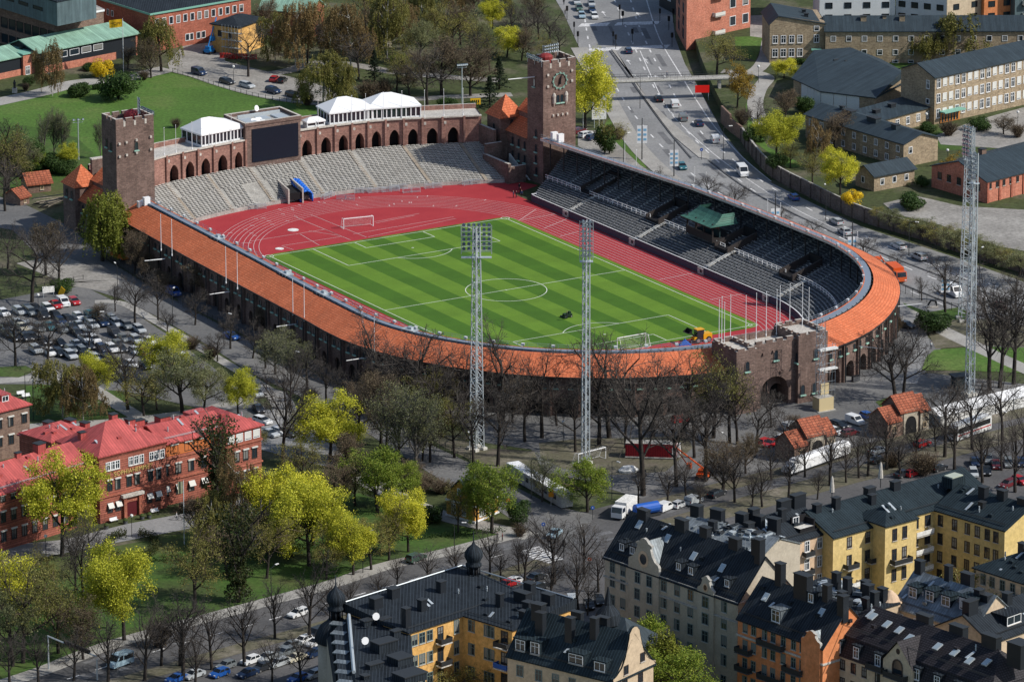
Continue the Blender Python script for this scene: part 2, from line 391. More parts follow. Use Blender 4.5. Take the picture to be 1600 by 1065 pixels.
for seq, n_ in ((ST_C, 26), (AV_C, 30)):
 for k in range(n_):
  i = rq.randint(0, len(seq) - 2); a, b = P(*seq[i]), P(*seq[i + 1]); c = lerp2(a, b, rq.random()); d = math.atan2(b[1] - a[1], b[0] - a[0]); l, w = rq.uniform(2, 9), rq.uniform(.5, 2); e = (math.cos(d), math.sin(d)); q = rq.uniform(-4, 4); c = (c[0] - e[1] * q, c[1] + e[0] * q); pm_.poly([(c[0] + e[0] * l * s - e[1] * w * t, c[1] + e[1] * l * s + e[0] * w * t, .068 + k * .0004) for s, t in ((-.5, -.5), (.5, -.5), (.5, .5), (-.5, .5))])
struct(pm_.build('road_patch', M['patch']))
kb = MB()   # low dark kerbs that part the bus lanes
for pts in ([(1108, 252), (1180, 303), (1320, 372), (1470, 432), (1620, 486)], [(953, 80), (990, 132), (1040, 200), (1080, 248)], [(1162, 318), (1280, 380), (1400, 440), (1560, 505), (1700, 560)]):
 w = spline([P(*p) for p in pts], 8); A = offset_line(w, .22); B = offset_line(w, -.22)
 kb.strip([(p[0], p[1], .2) for p in B], [(p[0], p[1], .2) for p in A]); kb.strip([(p[0], p[1], .06) for p in B], [(p[0], p[1], .2) for p in B])
struct(kb.build('kerb', M['darkc']))
px_poly('car_park', [(903, 205), (945, 203), (965, 225), (1000, 258), (1015, 268), (985, 270), (930, 245), (903, 228)], .05, M['gravel'])
# street beside the stadium, yard, car park
ST_U = [(-60, 290), (40, 320), (110, 355), (160, 402), (225, 441), (300, 484), (400, 536), (480, 576), (540, 608), (600, 650), (680, 698), (760, 735), (800, 758), (860, 788), (930, 805)]
ST_L = [(900, 850), (830, 832), (780, 798), (700, 757), (620, 707), (560, 667), (470, 620), (390, 582), (330, 542), (250, 497), (190, 467), (100, 440), (60, 400), (20, 360), (-60, 345)]
px_poly('road', ST_U + ST_L, .06, M['asphaltmid'])
px_poly('forecourt', [(690, 640), (1060, 620), (1420, 500), (1470, 545), (1445, 582), (1600, 600), (1660, 625), (1480, 662), (1390, 692), (1230, 747), (1100, 782), (1000, 778), (900, 748), (850, 737), (830, 702), (760, 692)], .05, M['asphaltmid'])
px_poly('yard', [(150, 395), (205, 345), (480, 505), (640, 575), (700, 650), (640, 655), (560, 612), (480, 573), (400, 533), (300, 481), (225, 438)], .05, M['asphaltdark'])
px_poly('soil_patch', [(842, 692), (900, 686), (1000, 684), (1075, 680), (1082, 700), (1040, 737), (960, 742), (880, 732), (845, 716)], .08, M['soil'])
px_poly('soil_patch', [(640, 660), (760, 700), (835, 705), (845, 735), (800, 752), (760, 730), (690, 697)], .055, M['soil'])
px_poly('car_park', [(-60, 480), (60, 457), (130, 447), (190, 476), (260, 522), (330, 572), (380, 612), (440, 655), (420, 700), (330, 642), (200, 612), (60, 600), (-60, 600)], .05, M['asphaltmid'])
ribbon('path', [(148, 472), (190, 474), (240, 500), (300, 536), (370, 578), (430, 615)], 2.6, .10, M['pave'])
ribbon('path', [(60, 405), (110, 425), (145, 440), (130, 450)], 12, .07, M['gravel'])
ribbon('path', [(-60, 600), (40, 592), (90, 590), (130, 600), (180, 630), (230, 660)], 4, .09, M['pave'])
ribbon('path', [(40, 668), (190, 659), (330, 640), (420, 612), (450, 650)], 5, .085, M['pave'])
px_poly('car_park', [(400, 640), (440, 640), (520, 690), (560, 740), (470, 720), (400, 700)], .07, M['asphalt'])
px_poly('forecourt', [(-60, 900), (60, 872), (160, 852), (283, 828), (330, 818), (420, 798), (412, 772), (283, 803), (200, 818), (100, 843), (-60, 858)], .06, M['asphalt'])
ribbon('path', [(560, 745), (640, 785), (700, 808), (760, 822), (830, 838)], 5, .07, M['pave'])
# the boulevard
AV_U = [(-60, 1090), (60, 1052), (150, 1017), (250, 987), (400, 947), (520, 914), (600, 887), (700, 864), (800, 838), (880, 808), (960, 787), (1100, 757), (1230, 722), (1350, 692), (1450, 667), (1620, 627), (1900, 560)]
px_poly('road', AV_U + [(1900, 800), (1620, 900), (1200, 900), (960, 1010), (850, 1010), (560, 1130), (-60, 1180)], .055, M['asphaltdark'])
ribbon('pavement', [(x, y - 2) for x, y in AV_U[:9]], 4.2, .10, M['pave'])
ribbon('median_strip', [(-40, 1128), (200, 1062), (385, 1010), (460, 990), (560, 962), (700, 922), (800, 893), (850, 878)], 4.5, .11, M['soil'])
ribbon('median_strip', [(985, 842), (1080, 812), (1300, 752), (1420, 720), (1620, 668), (1800, 620)], 8, .10, M['soil'])
ribbon('pavement', [(985, 800), (1100, 768), (1230, 735), (1350, 703), (1450, 678), (1620, 640)], 5, .09, M['soil'])
am = MB(); lm = am
road_line([(60, 1075), (260, 1012), (400, 974), (520, 940), (700, 890), (800, 862)], .25, 3, 4, .08)
for k in range(9):
 c = lerp2(P(825, 857), P(866, 878), (k + .5) / 9); d = Vector((P(864, 872)[0] - P(822, 884)[0], P(864, 872)[1] - P(822, 884)[1])).normalized() * 2.6
 nrm = Vector((-d.y, d.x)).normalized() * .35
 am.poly([(c[0] - d.x - nrm.x, c[1] - d.y - nrm.y, .08), (c[0] + d.x - nrm.x, c[1] + d.y - nrm.y, .08), (c[0] + d.x + nrm.x, c[1] + d.y + nrm.y, .08), (c[0] - d.x + nrm.x, c[1] - d.y + nrm.y, .08)])
struct(am.build('road_marking', M['linewhite']))
px_poly('lawn', [(1436, 566), (1460, 547), (1530, 541), (1660, 545), (1660, 585), (1500, 579), (1440, 579)], .09, M['lawn'])
px_poly('lawn', [(1402, 470), (1450, 488), (1500, 480), (1530, 500), (1500, 510), (1440, 522), (1425, 508)], .08, M['parkgrass'])
px_poly('soil_patch', [(1450, 520), (1480, 500), (1540, 498), (1660, 520), (1660, 545), (1530, 540), (1462, 545)], .085, M['soil'])
ribbon('path', [(1395, 470), (1420, 500), (1440, 535), (1430, 570), (1420, 600)], 3.5, .125, M['asphalt'])
px_poly('lawn', [(1368, 628), (1395, 618), (1400, 630), (1378, 638)], .09, M['parkgrass'])
# raised ground beyond the retaining wall
ZP = 2.6
WALL = [(1158, 222), (1200, 273), (1270, 311), (1345, 346), (1430, 372), (1520, 402), (1600, 428), (1720, 468), (1900, 530)]
tw = [P(*p) for p in WALL]
far = [P(1126, 178), P(1108, 142), P(1093, 104), P(1083, 72), P(1090, 40)]
mb = MB(); mb.prism([(p[0] + .3, p[1] + .3) for p in far[::-1]] + [(p[0] + .3, p[1] + .3) for p in tw] + [(900, tw[-1][1]), (900, 900), (far[-1][0] + 20, 900)], -.5, ZP); struct(mb.build('terrain', M['ground']))
def rp(pts): return pts
px_poly('lawn', [(1148, 58), (1185, 57), (1195, 62), (1180, 95), (1150, 85)], ZP + .03, M['lawn'], None, ZP)
px_poly('lawn', [(1165, 165), (1180, 125), (1172, 160), (1180, 195), (1200, 230), (1260, 260), (1230, 262), (1170, 215)], ZP + .03, M['lawn'], None, ZP)
px_poly('lawn', [(1290, 98), (1430, 98), (1470, 205), (1600, 215), (1600, 232), (1470, 235), (1440, 200)], ZP + .03, M['parkgrass'], None, ZP)
ribbon('path', [(1128, 112), (1175, 113), (1196, 92), (1203, 62), (1215, 40)], 4, ZP + .06, M['pave'], ZP)
ribbon('path', [(1178, 113), (1198, 122), (1186, 140), (1180, 165), (1190, 195)], 4, ZP + .065, M['pave'], ZP)
px_poly('yard', [(1380, 318), (1430, 306), (1500, 322), (1600, 328), (1700, 335), (1700, 410), (1560, 385), (1470, 352), (1400, 335)], ZP + .05, M['gravel'], None, ZP)
px_poly('courtyard', [(1462, 212), (1520, 190), (1600, 168), (1700, 150), (1700, 210), (1560, 232), (1470, 226)], ZP + .06, M['gravel'], None, ZP)
px_poly('pavement', [(1172, 25), (1280, 20), (1280, 60), (1195, 60), (1172, 57)], ZP + .04, M['gravel'], None, ZP)

# ================================================================ pitch and running track (stadium frame: u across, v along)
def uvz(u, v, z): x, y = to_xy(u, v); return (x, y, z)
LH, WH = 52.43, 31.62
def wallcurve():
 pts = [(44.8, v) for v in (62, 40, 20, 0, -20, -38)]
 for k in range(1, 36): t = -math.pi * k / 36; pts.append((44.8 * math.cos(t), -40 + 44.8 * math.sin(t)))
 return pts + [(-44.8, v) for v in (-38, -20, 0, 20, 40, 62)]
TERR0 = spline([(-48, 77), (-38, 84.5), (-27, 88.6), (-12, 91), (2, 91.6), (14, 90.6), (24, 88.6), (38, 84.3), (49, 80)], 6)
mb = MB(); mb.poly([uvz(u, v, .05) for u, v in wallcurve()[::-1]] + [uvz(44.8, 70, .05), uvz(54, 74, .05), uvz(52, 79, .05)] + [uvz(u, v, .05) for u, v in TERR0[::-1]]); mb.f[0].reverse() if False else None
o = mb.build('running_track', M['track']); struct(o)
# mown pitch: bands run along the pitch
def grassmat():
 m, n, l, b = _nt('mown striped turf'); v = coord(n, 'UV'); s = n.new('ShaderNodeSeparateXYZ'); l.new(v, s.inputs[0])
 fx = mth(n, l, 'FRACT', mth(n, l, 'DIVIDE', mth(n, l, 'ADD', s.outputs[0], 100 * 10.15 + 31.9), 10.15))
 wob = noise(n, l, v, .8, 3)
 band = mth(n, l, 'GREATER_THAN', mth(n, l, 'ADD', fx, mth(n, l, 'MULTIPLY', mth(n, l, 'SUBTRACT', wob, .5), .03)), .5)
 fy = mth(n, l, 'GREATER_THAN', mth(n, l, 'FRACT', mth(n, l, 'DIVIDE', mth(n, l, 'ADD', s.outputs[1], 1000), 13.0)), .5)
 c = mixc(n, l, band, (.108, .208, .019), (.053, .132, .01))
 k = mixc(n, l, fy, (.97, .97, .97), (1.03, 1.03, 1.03)); c = mixc(n, l, 1.0, c, k, 'MULTIPLY')
 nz = ramp(n, l, noise(n, l, v, .12, 6, .75), [(.3, (.85, .86, .82)), (.7, (1.15, 1.12, 1.15))])
 nf = ramp(n, l, noise(n, l, v, 3.5, 3, .8), [(.3, (.8, .82, .8)), (.7, (1.2, 1.18, 1.2))])
 c = mixc(n, l, 1.0, mixc(n, l, 1.0, c, nz, 'MULTIPLY'), nf, 'MULTIPLY'); l.new(c, b.inputs['Base Color']); b.inputs['Roughness'].default_value = .8
 return m
M['turf'] = grassmat()
gp = []
for cx, cy, a0 in ((33.2 - 8, 53.6 - 6, 0), (-33.2 + 8, 53.6 - 6, 90), (-33.2 + 8, -54 + 6, 180), (33.2 - 8, -54 + 6, 270)):
 for k in range(7):
  t = R(a0 + 15 * k); e = .35
  gp.append((cx + 8 * abs(math.cos(t)) ** e * math.copysign(1, round(math.cos(t), 6)), cy + 6 * abs(math.sin(t)) ** e * math.copysign(1, round(math.sin(t), 6))))
mb = MB(); mb.poly([uvz(u, v, .09) for u, v in gp], 0, [(u, v) for u, v in gp]); struct(mb.build('pitch', M['turf']))
pl = MB()
def pline(pts, w=.16, z=.115, mb=None):
 ww = [to_xy(u, v) for u, v in pts]; strip_world(mb or pl, ww, w, z)
def arc(cx, cy, r, a, b, n=40): return [(cx + r * math.cos(R(lerp(a, b, k / n))), cy + r * math.sin(R(lerp(a, b, k / n)))) for k in range(n + 1)]
for s in (-1, 1):
 pline([(s * WH, -LH), (s * WH, LH)]); pline([(-WH, s * LH), (WH, s * LH)])
 pline([(-20.16, s * LH), (-20.16, s * (LH - 16.5)), ], ); pline([(20.16, s * LH), (20.16, s * (LH - 16.5))]); pline([(-20.16, s * (LH - 16.5)), (20.16, s * (LH - 16.5))])
 pline([(-9.16, s * LH), (-9.16, s * (LH - 5.5))]); pline([(9.16, s * LH), (9.16, s * (LH - 5.5))]); pline([(-9.16, s * (LH - 5.5)), (9.16, s * (LH - 5.5))])
 pline(arc(0, s * (LH - 11), 9.15, -s * 37, -s * 143)); pline(arc(0, s * (LH - 11), .22, 0, 360, 8))
 for q in (-1, 1): pline(arc(q * WH, s * LH, 1.0, 0, 360, 16))
pline([(-WH, 0), (WH, 0)]); pline(arc(0, 0, 9.15, 0, 360, 64)); pline(arc(0, 0, .2, 0, 360, 8))
struct(pl.build('pitch_marking', plain('pitch chalk', (.7, .74, .66), .8)))
tl = MB()
for k in range(9):
 r = 34.0 + 1.22 * k; z = .075
 pline([(r, -44)] + [(r, v) for v in (-20, 0, 20, 44)] + arc(0, 44.3, r, 1, 180, 60) + [(-r, 44), (-r, -44)] + arc(0, -44.3, r, 181, 359, 60) + [(r, -44)], .1, z, tl)
f4 = lambda x, y: S(400 + x / 4, 266 + y / 4)
for a, b in (((610, 400), (1235, 293)), ((700, 418), (1250, 303)), ((740, 324), (1020, 272)), ((340, 278), (690, 420)), ((255, 298), (520, 408)), ((-40, 446), (435, 370)), ((165, 473), (540, 415)), ((275, 400), (395, 470)), ((430, 370), (590, 437)), ((160, 475), (235, 498)), ((330, 380), (520, 410)), ((750, 332), (990, 284))):
 pline([f4(*a), f4(*b)], .12, .077, tl)
f7 = lambda x, y: S(800 + x / 4, 266 + y / 4)
for a, b in (((200, 365), (345, 305)), ((300, 415), (415, 385)), ((920, 685), (1140, 643)), ((1240, 810), (1460, 770)), ((60, 312), (270, 275)), ((40, 318), (150, 245))):
 pline([f7(*a), f7(*b)], .14, .077, tl)
rr = random.Random(3)
for k in range(34):   # stagger marks on the far bend
 t = R(rr.uniform(30, 150)); r = 34.6 + 1.22 * rr.randint(0, 7); pline([(r * math.cos(t), 44.3 + r * math.sin(t)), ((r + 1.1) * math.cos(t), 44.3 + (r + 1.1) * math.sin(t))], .2, .078, tl)
struct(tl.build('lane_marking', plain('lane paint', (.6, .5, .5), .8)))
for (x, y, r) in ((232, 375, 1.3), (147, 492, 1.0)):
 u, v = f4(x, y); mb = MB(); X, Y = to_xy(u, v); mb.lathe((X, Y, .05), [(r, 0), (r, .07), (r - .06, .07), (r - .06, .085)], 28); struct(mb.build('throwing_circle', M['offwhite']))
# ================================================================ THE STADIUM (one thing, built in its own frame u, v)
st = empty('stadium', (0, 0, 0), YAW, 'brick stadium with clock tower, orange tiled roofs and horseshoe stands round the green pitch', 'stadium')
class Path:
 def __init__(s, pts):
  s.p = pts; s.L = [0.0]
  for a, b in zip(pts, pts[1:]): s.L.append(s.L[-1] + math.hypot(b[0] - a[0], b[1] - a[1]))
  s.len = s.L[-1]
 def at(s, t, d=0.0):
  t = min(max(t, 0.0), s.len); k = 0
  while k < len(s.L) - 2 and s.L[k + 1] < t: k += 1
  a, b = s.p[k], s.p[k + 1]; L = s.L[k + 1] - s.L[k]; f = (t - s.L[k]) / L; dx, dy = (b[0] - a[0]) / L, (b[1] - a[1]) / L
  return (a[0] + (b[0] - a[0]) * f - dy * d, a[1] + (b[1] - a[1]) * f + dx * d)
 def ang(s, t):
  a, b = s.at(t - .3), s.at(t + .3); return math.atan2(b[1] - a[1], b[0] - a[0])
 def s_of(s, u):   # path length where the first coordinate reaches u
  for k in range(len(s.p) - 1):
   a, b = s.p[k][0], s.p[k + 1][0]
   if min(a, b) <= u <= max(a, b): return s.L[k] + (s.L[k + 1] - s.L[k]) * ((u - a) / (b - a) if b != a else 0)
  return 0 if u < s.p[0][0] else s.len
def arch_bay(mb, path, s0, s1, z0, z1, w, zs, za, depth, seg=10, pw=.5, back=1, floor=False):
 c = (s0 + s1) / 2; a, b = c - w / 2, c + w / 2
 Q = lambda s, d, z: (*path.at(s, d), z)
 mb.poly([Q(s0, 0, z0), Q(a, 0, z0), Q(a, 0, z1), Q(s0, 0, z1)]); mb.poly([Q(b, 0, z0), Q(s1, 0, z0), Q(s1, 0, z1), Q(b, 0, z1)])
 pr = []
 for k in range(seg + 1):
  x = 2 * k / seg - 1; pr.append((c + x * w / 2, zs + (za - zs) * (1 - abs(x) ** (2 if pw == .5 else 1.7)) ** (.5 if pw == .5 else .75)))
 for k in range(seg):
  (sa, ya), (sb, yb) = pr[k], pr[k + 1]
  mb.poly([Q(sa, 0, ya), Q(sb, 0, yb), Q(sb, 0, z1), Q(sa, 0, z1)])
 full = [(a, z0)] + pr + [(b, z0)]
 for (sa, ya), (sb, yb) in zip(full, full[1:]):
  mb.poly([Q(sa, 0, ya), Q(sa, depth, ya), Q(sb, depth, yb), Q(sb, 0, yb)])
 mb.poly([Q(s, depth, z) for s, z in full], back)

# ---- stations, north-west round the south end to north-east
def interp(tab, v):
 for (a, x), (b, y) in zip(tab, tab[1:]):
  if a <= v <= b: return lerp(x, y, (v - a) / (b - a))
 return tab[0][1] if v < tab[0][0] else tab[-1][1]
UIL = [(-37, 57.2), (-15, 56.6), (17, 55.0), (72, 53.0)]; UOL = [(-37, 65.5), (-23, 64.6), (34, 62.4), (72, 60.2)]
UIR = [(-37, 60.6), (-10, 60.6), (15, 59.8), (72, 53.6)]; UOR = [(-37, 68.8), (-10, 69.0), (15, 68.2), (72, 62.0)]
stn = []
for k in range(14):
 v = lerp(72, -33, k / 13); stn.append(((-interp(UIL, v), v), (-interp(UOL, v), v), (-44.8, min(v, 62))))
for k in range(1, 48):
 t = math.pi + math.pi * k / 48; f = k / 48
 ri = 57.6 + (1.2 if f < .5 else 1.6 * (f - .55)); ro = 66.9 - (1.4 * math.exp(-((f - .76) / .14) ** 2)); cx = lerp(0.6, 2.0, f)
 ri = lerp(57.8, 58.6, f); ro = lerp(66.1, 66.8, f) + (.9 * math.exp(-((f - .45) / .2) ** 2)) - (1.2 * math.exp(-((f - .76) / .12) ** 2))
 stn.append(((cx + ri * math.cos(t), -36 + ri * math.sin(t)), (cx + ro * math.cos(t), -36 + ro * math.sin(t)), (44.8 * math.cos(t), -40 + 44.8 * math.sin(t))))
for k in range(14):
 v = lerp(-33, 72, k / 13); stn.append(((interp(UIR, v), v), (interp(UOR, v), v), (44.8, min(v, 62))))
IN = [a for a, b, c in stn]; OUT = [b for a, b, c in stn]; WAL = [c for a, b, c in stn]
def ring(t, z): return [(*lerp2(a, b, t), z) for a, b in zip(IN, OUT)]
def away(p, q, d):   # from p towards q by d
 L = math.hypot(q[0] - p[0], q[1] - p[1]); return (p[0] + (q[0] - p[0]) * d / L, p[1] + (q[1] - p[1]) * d / L)
# tiled roof
mb = MB(); W0 = [(*away(a, b, 1.9), 11.85) for a, b in zip(IN, OUT)]; E0 = [(*away(b, a, -.45), 8.85) for a, b in zip(IN, OUT)]
mb.strip(W0, E0); o = mb.build('tiled_roof', M['tile'], st)
mb = MB(); E1 = [(p[0], p[1], 8.55) for p in E0]; E2 = [(*away(b, a, .1), 8.55) for a, b in zip(IN, OUT)]; E3 = [(*away(b, a, -.6), 8.87) for a, b in zip(IN, OUT)]; E4 = [(p[0], p[1], 8.6) for p in E3]
mb.strip(E3, E4); mb.strip(E4, E2); mb.strip(E3, E0)
mb.build('gutter', M['darksteel'], st)
mb = MB(); I1 = [(p[0], p[1], 12.15) for p in IN]; I2 = [(*away(a, b, 1.35), 12.18) for a, b in zip(IN, OUT)]; mb.strip(I1, I2)
I3 = [(*away(a, b, 1.35), 11.7) for a, b in zip(IN, OUT)]; mb.strip(I2, I3)
mb.build('roof_walkway', plain('grey walkway sheet', (.2, .24, .3), .5), st)
mb = MB(); J1 = [(p[0], p[1], 12.17) for p in IN]; J2 = [(*away(a, b, -.28), 12.2) for a, b in zip(IN, OUT)]; J3 = [(p[0], p[1], 11.55) for p in J2]
mb.strip(J2, J1); mb.strip(J2, J3, 1); mb.build('roof_edge', [M['tile'], M['palec']], st)
mb = MB(); I4 = [(p[0], p[1], 11.5) for p in IN]; U2 = [(*away(b, a, .3), 8.5) for a, b in zip(IN, OUT)]; mb.strip(J3, I4); mb.strip(I4, U2); mb.build('roof_underside', plain('dark timber lining', (.035, .03, .028), .9), st)
# walkway brackets and railing
mb = MB(); PI = Path(IN)
for k in range(int(PI.len / 2.6)):
 s = 1 + k * 2.6; a = PI.at(s, -1.3); b = PI.at(s, -2.3); mb.tube((*a, 12.1), (*b, 11.45), .09, n=3)
mb.build('walkway_bracket', M['darksteel'], st)
mb = MB()
for k in range(int(PI.len / 2.2)):
 s = .5 + k * 2.2; a = PI.at(s, .2); mb.tube((*a, 12.1), (*a, 13.1), .04, n=3)
for z in (12.65, 13.1):
 for k in range(0, len(IN) - 1): mb.tube((*away(IN[k], OUT[k], -.2), z), (*away(IN[k + 1], OUT[k + 1], -.2), z), .03, n=3, cap=False)
mb.build('roof_railing', M['steel'], st)
me = MB(); me.cbox((0, 0, .45), (.7, .5, .45), 0, 0, 1); me.tube((0, 0, 0), (0, 0, .3), .08, n=4); lampm = me.build('roof_floodlight', [M['steel'], M['white']], st)
k = 0; s = 6.0
while s < PI.len - 55:
 a = PI.at(s, .35)
 if k == 0: lampm.location = (*a, 12.2)
 else: inst('roof_floodlight', lampm.data, st, (*a, 12.2), PI.ang(s))
 s += 6.6; k += 1
me = MB(); me.cbox((0, 0, .2), (3.6, 2.0, .18), 0); me.cbox((0, .2, .5), (1.2, .9, .5), 0);
for x in (-1.5, 0, 1.5): me.tube((x, -.8, .2), (x, -1.2, -1.2), .07, n=3)
pm = me.build('camera_platform', M['steel'], st); pm.location = (*PI.at(38, -.6), 12.1); pm.rotation_euler = (0, 0, PI.ang(38))
for s in (72, 90, 124): inst('camera_platform', pm.data, st, (*PI.at(s, -.6), 12.1), PI.ang(s))
# outer wall with arched bays
WO = [away(b, a, .35) for a, b in zip(IN, OUT)]; PW = Path(WO)
wm = MB(); wins = []; nb = int(PW.len / 5.9); bw = PW.len / nb
for k in range(nb):
 s0, s1 = k * bw, (k + 1) * bw; u, v = PW.at(s0 + bw / 2)
 if v > 0 and u > 0 or (u > 0 and v > -25):
  wm.poly([(*PW.at(s0), 0), (*PW.at(s1), 0), (*PW.at(s1), 8.6), (*PW.at(s0), 8.6)])
  if v > -20: continue
  continue
 south = v < -46
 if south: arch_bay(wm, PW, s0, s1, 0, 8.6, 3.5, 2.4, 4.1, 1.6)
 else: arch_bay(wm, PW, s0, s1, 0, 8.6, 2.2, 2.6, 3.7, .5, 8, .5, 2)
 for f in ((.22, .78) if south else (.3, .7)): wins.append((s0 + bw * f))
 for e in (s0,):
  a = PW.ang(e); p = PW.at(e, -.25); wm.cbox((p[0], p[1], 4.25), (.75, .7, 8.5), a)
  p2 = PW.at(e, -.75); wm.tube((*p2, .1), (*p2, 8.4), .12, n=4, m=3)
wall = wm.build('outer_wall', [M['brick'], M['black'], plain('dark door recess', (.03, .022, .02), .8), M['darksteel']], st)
def arch_window(w, h, sill=True, frame=None, depth=.1):
 m = MB(); n = 6; pr = [(-w / 2, 0)] + [(-w / 2 * math.cos(math.pi * k / n), h - w / 2 + w / 2 * math.sin(math.pi * k / n)) for k in range(n + 1)] + [(w / 2, 0)]
 m.poly([(x, -.03, z) for x, z in pr], 1)
 for (a, c), (b, d) in zip(pr, pr[1:]):
  cx, cz = 0, h * .45; o = 1.22
  m.poly([(a, -depth, c), (b, -depth, d), (b * o, -depth, cz + (d - cz) * o * .96), (a * o, -depth, cz + (c - cz) * o * .96)], 0)
  m.poly([(a, -depth, c), (a, -.03, c), (b, -.03, d), (b, -depth, d)], 0)
 if sill: m.box(-w * .75, -.38, -.3, w * .75, -.03, -.05, 2)
 return m
wmesh = arch_window(.85, 1.35).build('window', [M['brick'], M['glass'], M['copper']], wall)
n = 0
vis = [s for s in wins]
for s in vis:
 if n >= 96: break
 p = PW.at(s, -.02); a = PW.ang(s)
 if n == 0: wmesh.location = (*p, 6.2); wmesh.rotation_euler = (0, 0, a)
 else: inst('window', wmesh.data, wall, (*p, 6.2), a)
 n += 1
# ---- gatehouse at the south end
gt = MB(); gu0, gu1, gv = -8.4, 14.6, -105.4; zt = 14.2
GP = Path([(gu0 + 5.2, gv), (gu1 - 7.4, gv)])
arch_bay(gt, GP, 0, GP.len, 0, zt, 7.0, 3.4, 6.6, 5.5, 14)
gt.poly([(gu0 + 5.2, gv, zt), (gu1 - 7.4, gv, zt), (gu1 - 7.4, gv + .9, zt), (gu0 + 5.2, gv + .9, zt)], 2)
gt.box(gu0 + 5.2, gv + .9, 12.6, gu1 - 7.4, gv + 8, 13.0, 0, 2); gt.box(gu0 + 5.2, gv + 7.4, 0, gu1 - 7.4, gv + 8.1, zt)
for a, b, zz in ((gu0, gu0 + 5.2, 14.3), (gu1 - 7.4, gu1, 15.4)):
 gt.box(a, gv - 1.1, 0, b, gv + 8.4, zz - 1, 0, 2)
 for x0, y0, x1, y1 in ((a, gv - 1.1, b, gv - .5), (a, gv + 7.8, b, gv + 8.4), (a, gv - .5, a + .6, gv + 7.8), (b - .6, gv - .5, b, gv + 7.8)):
  L = max(x1 - x0, y1 - y0); nn = max(2, int(L / 1.9))
  gt.box(x0, y0, zz - 1.002, x1, y1, zz - .5, 0, 2)
  for k in range(nn):
   f0, f1 = (k + .14) / nn, (k + .78) / nn
   if x1 - x0 > y1 - y0: gt.box(lerp(x0, x1, f0), y0, zz - .502, lerp(x0, x1, f1), y1, zz, 0, 2)
   else: gt.box(x0, lerp(y0, y1, f0), zz - .502, x1, lerp(y0, y1, f1), zz, 0, 2)
for k in range(4): gt.box(gu0 + 5.6 + k * 2.6, gv, zt - .002, gu0 + 7.2 + k * 2.6, gv + .6, zt + .65, 0, 2)
for x, z in ((-1, 12), (1.5, 12.2), (3.5, 7.4), (4.0, 7.6), (7.0, 12.6)): gt.cbox((x, gv - .15, z), (.45, .45, .45), 0, 0)
gate = gt.build('gatehouse', [M['brick'], M['black'], M['stone']], st)
gw = arch_window(.95, 2.1).build('window', [M['brick'], M['glass'], M['copper']], gate); gw.location = (gu0 + 2.7, gv - 1.12, 9.2)
for x, z in ((gu1 - 3, 9.4), (2.2, 10.2)): inst('window', gw.data, gate, (x, gv - (1.12 if x > 5 else .02), z))
for x, z in ((gu1 - 3.3, 1.9), (gu1 - 6.2, 1.9)): inst('window', gw.data, gate, (x, gv - 1.12, z))
inst('window', gw.data, gate, (gu1 - 7.42, gv - .6, 9.0), R(-90))
# ---- far end: terrace, arcade and scoreboard
T1 = spline([(-49, 94.5), (-33, 102), (-18.5, 104.7), (-5, 106.2), (9, 107.2), (20, 106.6), (30, 105.2), (38.4, 102.2), (52, 97)], 8)
T0 = TERR0
def resample(pts, n):
 p = Path(pts); return [p.at(p.len * k / n) for k in range(n + 1)]
NR = 23; NS = 60; A0 = resample(T0, NS); A1 = resample(T1, NS)
mb = MB()
front = [(*p, .0) for p in A0]; lip = [(*p, .95) for p in A0]; mb.strip(front, lip)
prev = lip
for k in range(NR):
 f1 = (k + 1) / NR; z = .95 + k * .22; tread = [(*lerp2(a, b, f1), z) for a, b in zip(A0, A1)]; mb.strip(prev, tread); nxt = [(p[0], p[1], z + .22) for p in tread]; mb.strip(tread, nxt); prev = nxt
mb.build('terrace', M['concrete'], st)
M['dusty'] = mottled('dusty steps', (.28, .24, .19), (.38, .33, .27), .8)
aisles = (.07, .19, .31, .43, .56, .69, .82, .95)
for k in range(NR):
 f = (k + .55) / NR; z = .95 + k * .22; p = Path([lerp2(a, b, f) for a, b in zip(A0, A1)]); m = MB(); n = int(p.len / 1.15)
 for q in range(n):
  s = (q + .5) * p.len / n; fr = s / p.len
  if any(abs(fr - a) < .0055 for a in aisles): continue
  if .37 < fr < .412 and k < 13: continue
  c = p.at(s); m.cbox((c[0], c[1], z + .26), (.86, .34, .09), p.ang(s)); m.cbox((c[0], c[1], z + .1), (.12, .2, .22), p.ang(s), 1)
 m.build('bench_row', [M['bench'], M['darksteel']], st, uv=False)
for f in aisles:
 mb = MB()
 a = lerp2(A0[int(f * NS)], A1[int(f * NS)], 0);
 for k in range(NR * 2):
  c = lerp2(A0[int(f * NS)], A1[int(f * NS)], (k + .5) / (2 * NR)); z = .95 + k * .11; mb.cbox((c[0], c[1], z), (.9, .42, .16))
 mb.build('aisle_steps', M['dusty'], st)
# players' tunnel cut into the terrace
tn = MB(); c0 = S(462, 312, .9); c1 = S(440, 278, 3.2)
du, dv = c1[0] - c0[0], c1[1] - c0[1]; L = math.hypot(du, dv); ang = math.atan2(dv, du); T = Matrix.Translation((c0[0], c0[1], 0)) @ Matrix.Rotation(ang, 4, 'Z')
tn.box(-.3, -1.9, 0, L, -1.55, 3.6, 0, None, T); tn.box(-.3, 1.55, 0, L, 1.9, 3.6, 0, None, T); tn.box(L - .3, -1.9, 0, L, 1.9, 4.2, 0, None, T); tn.box(0, -1.55, .95, L - .3, 1.55, 2.6, 1, None, T)
tn.build('tunnel_well', [M['stone'], M['black']], st)
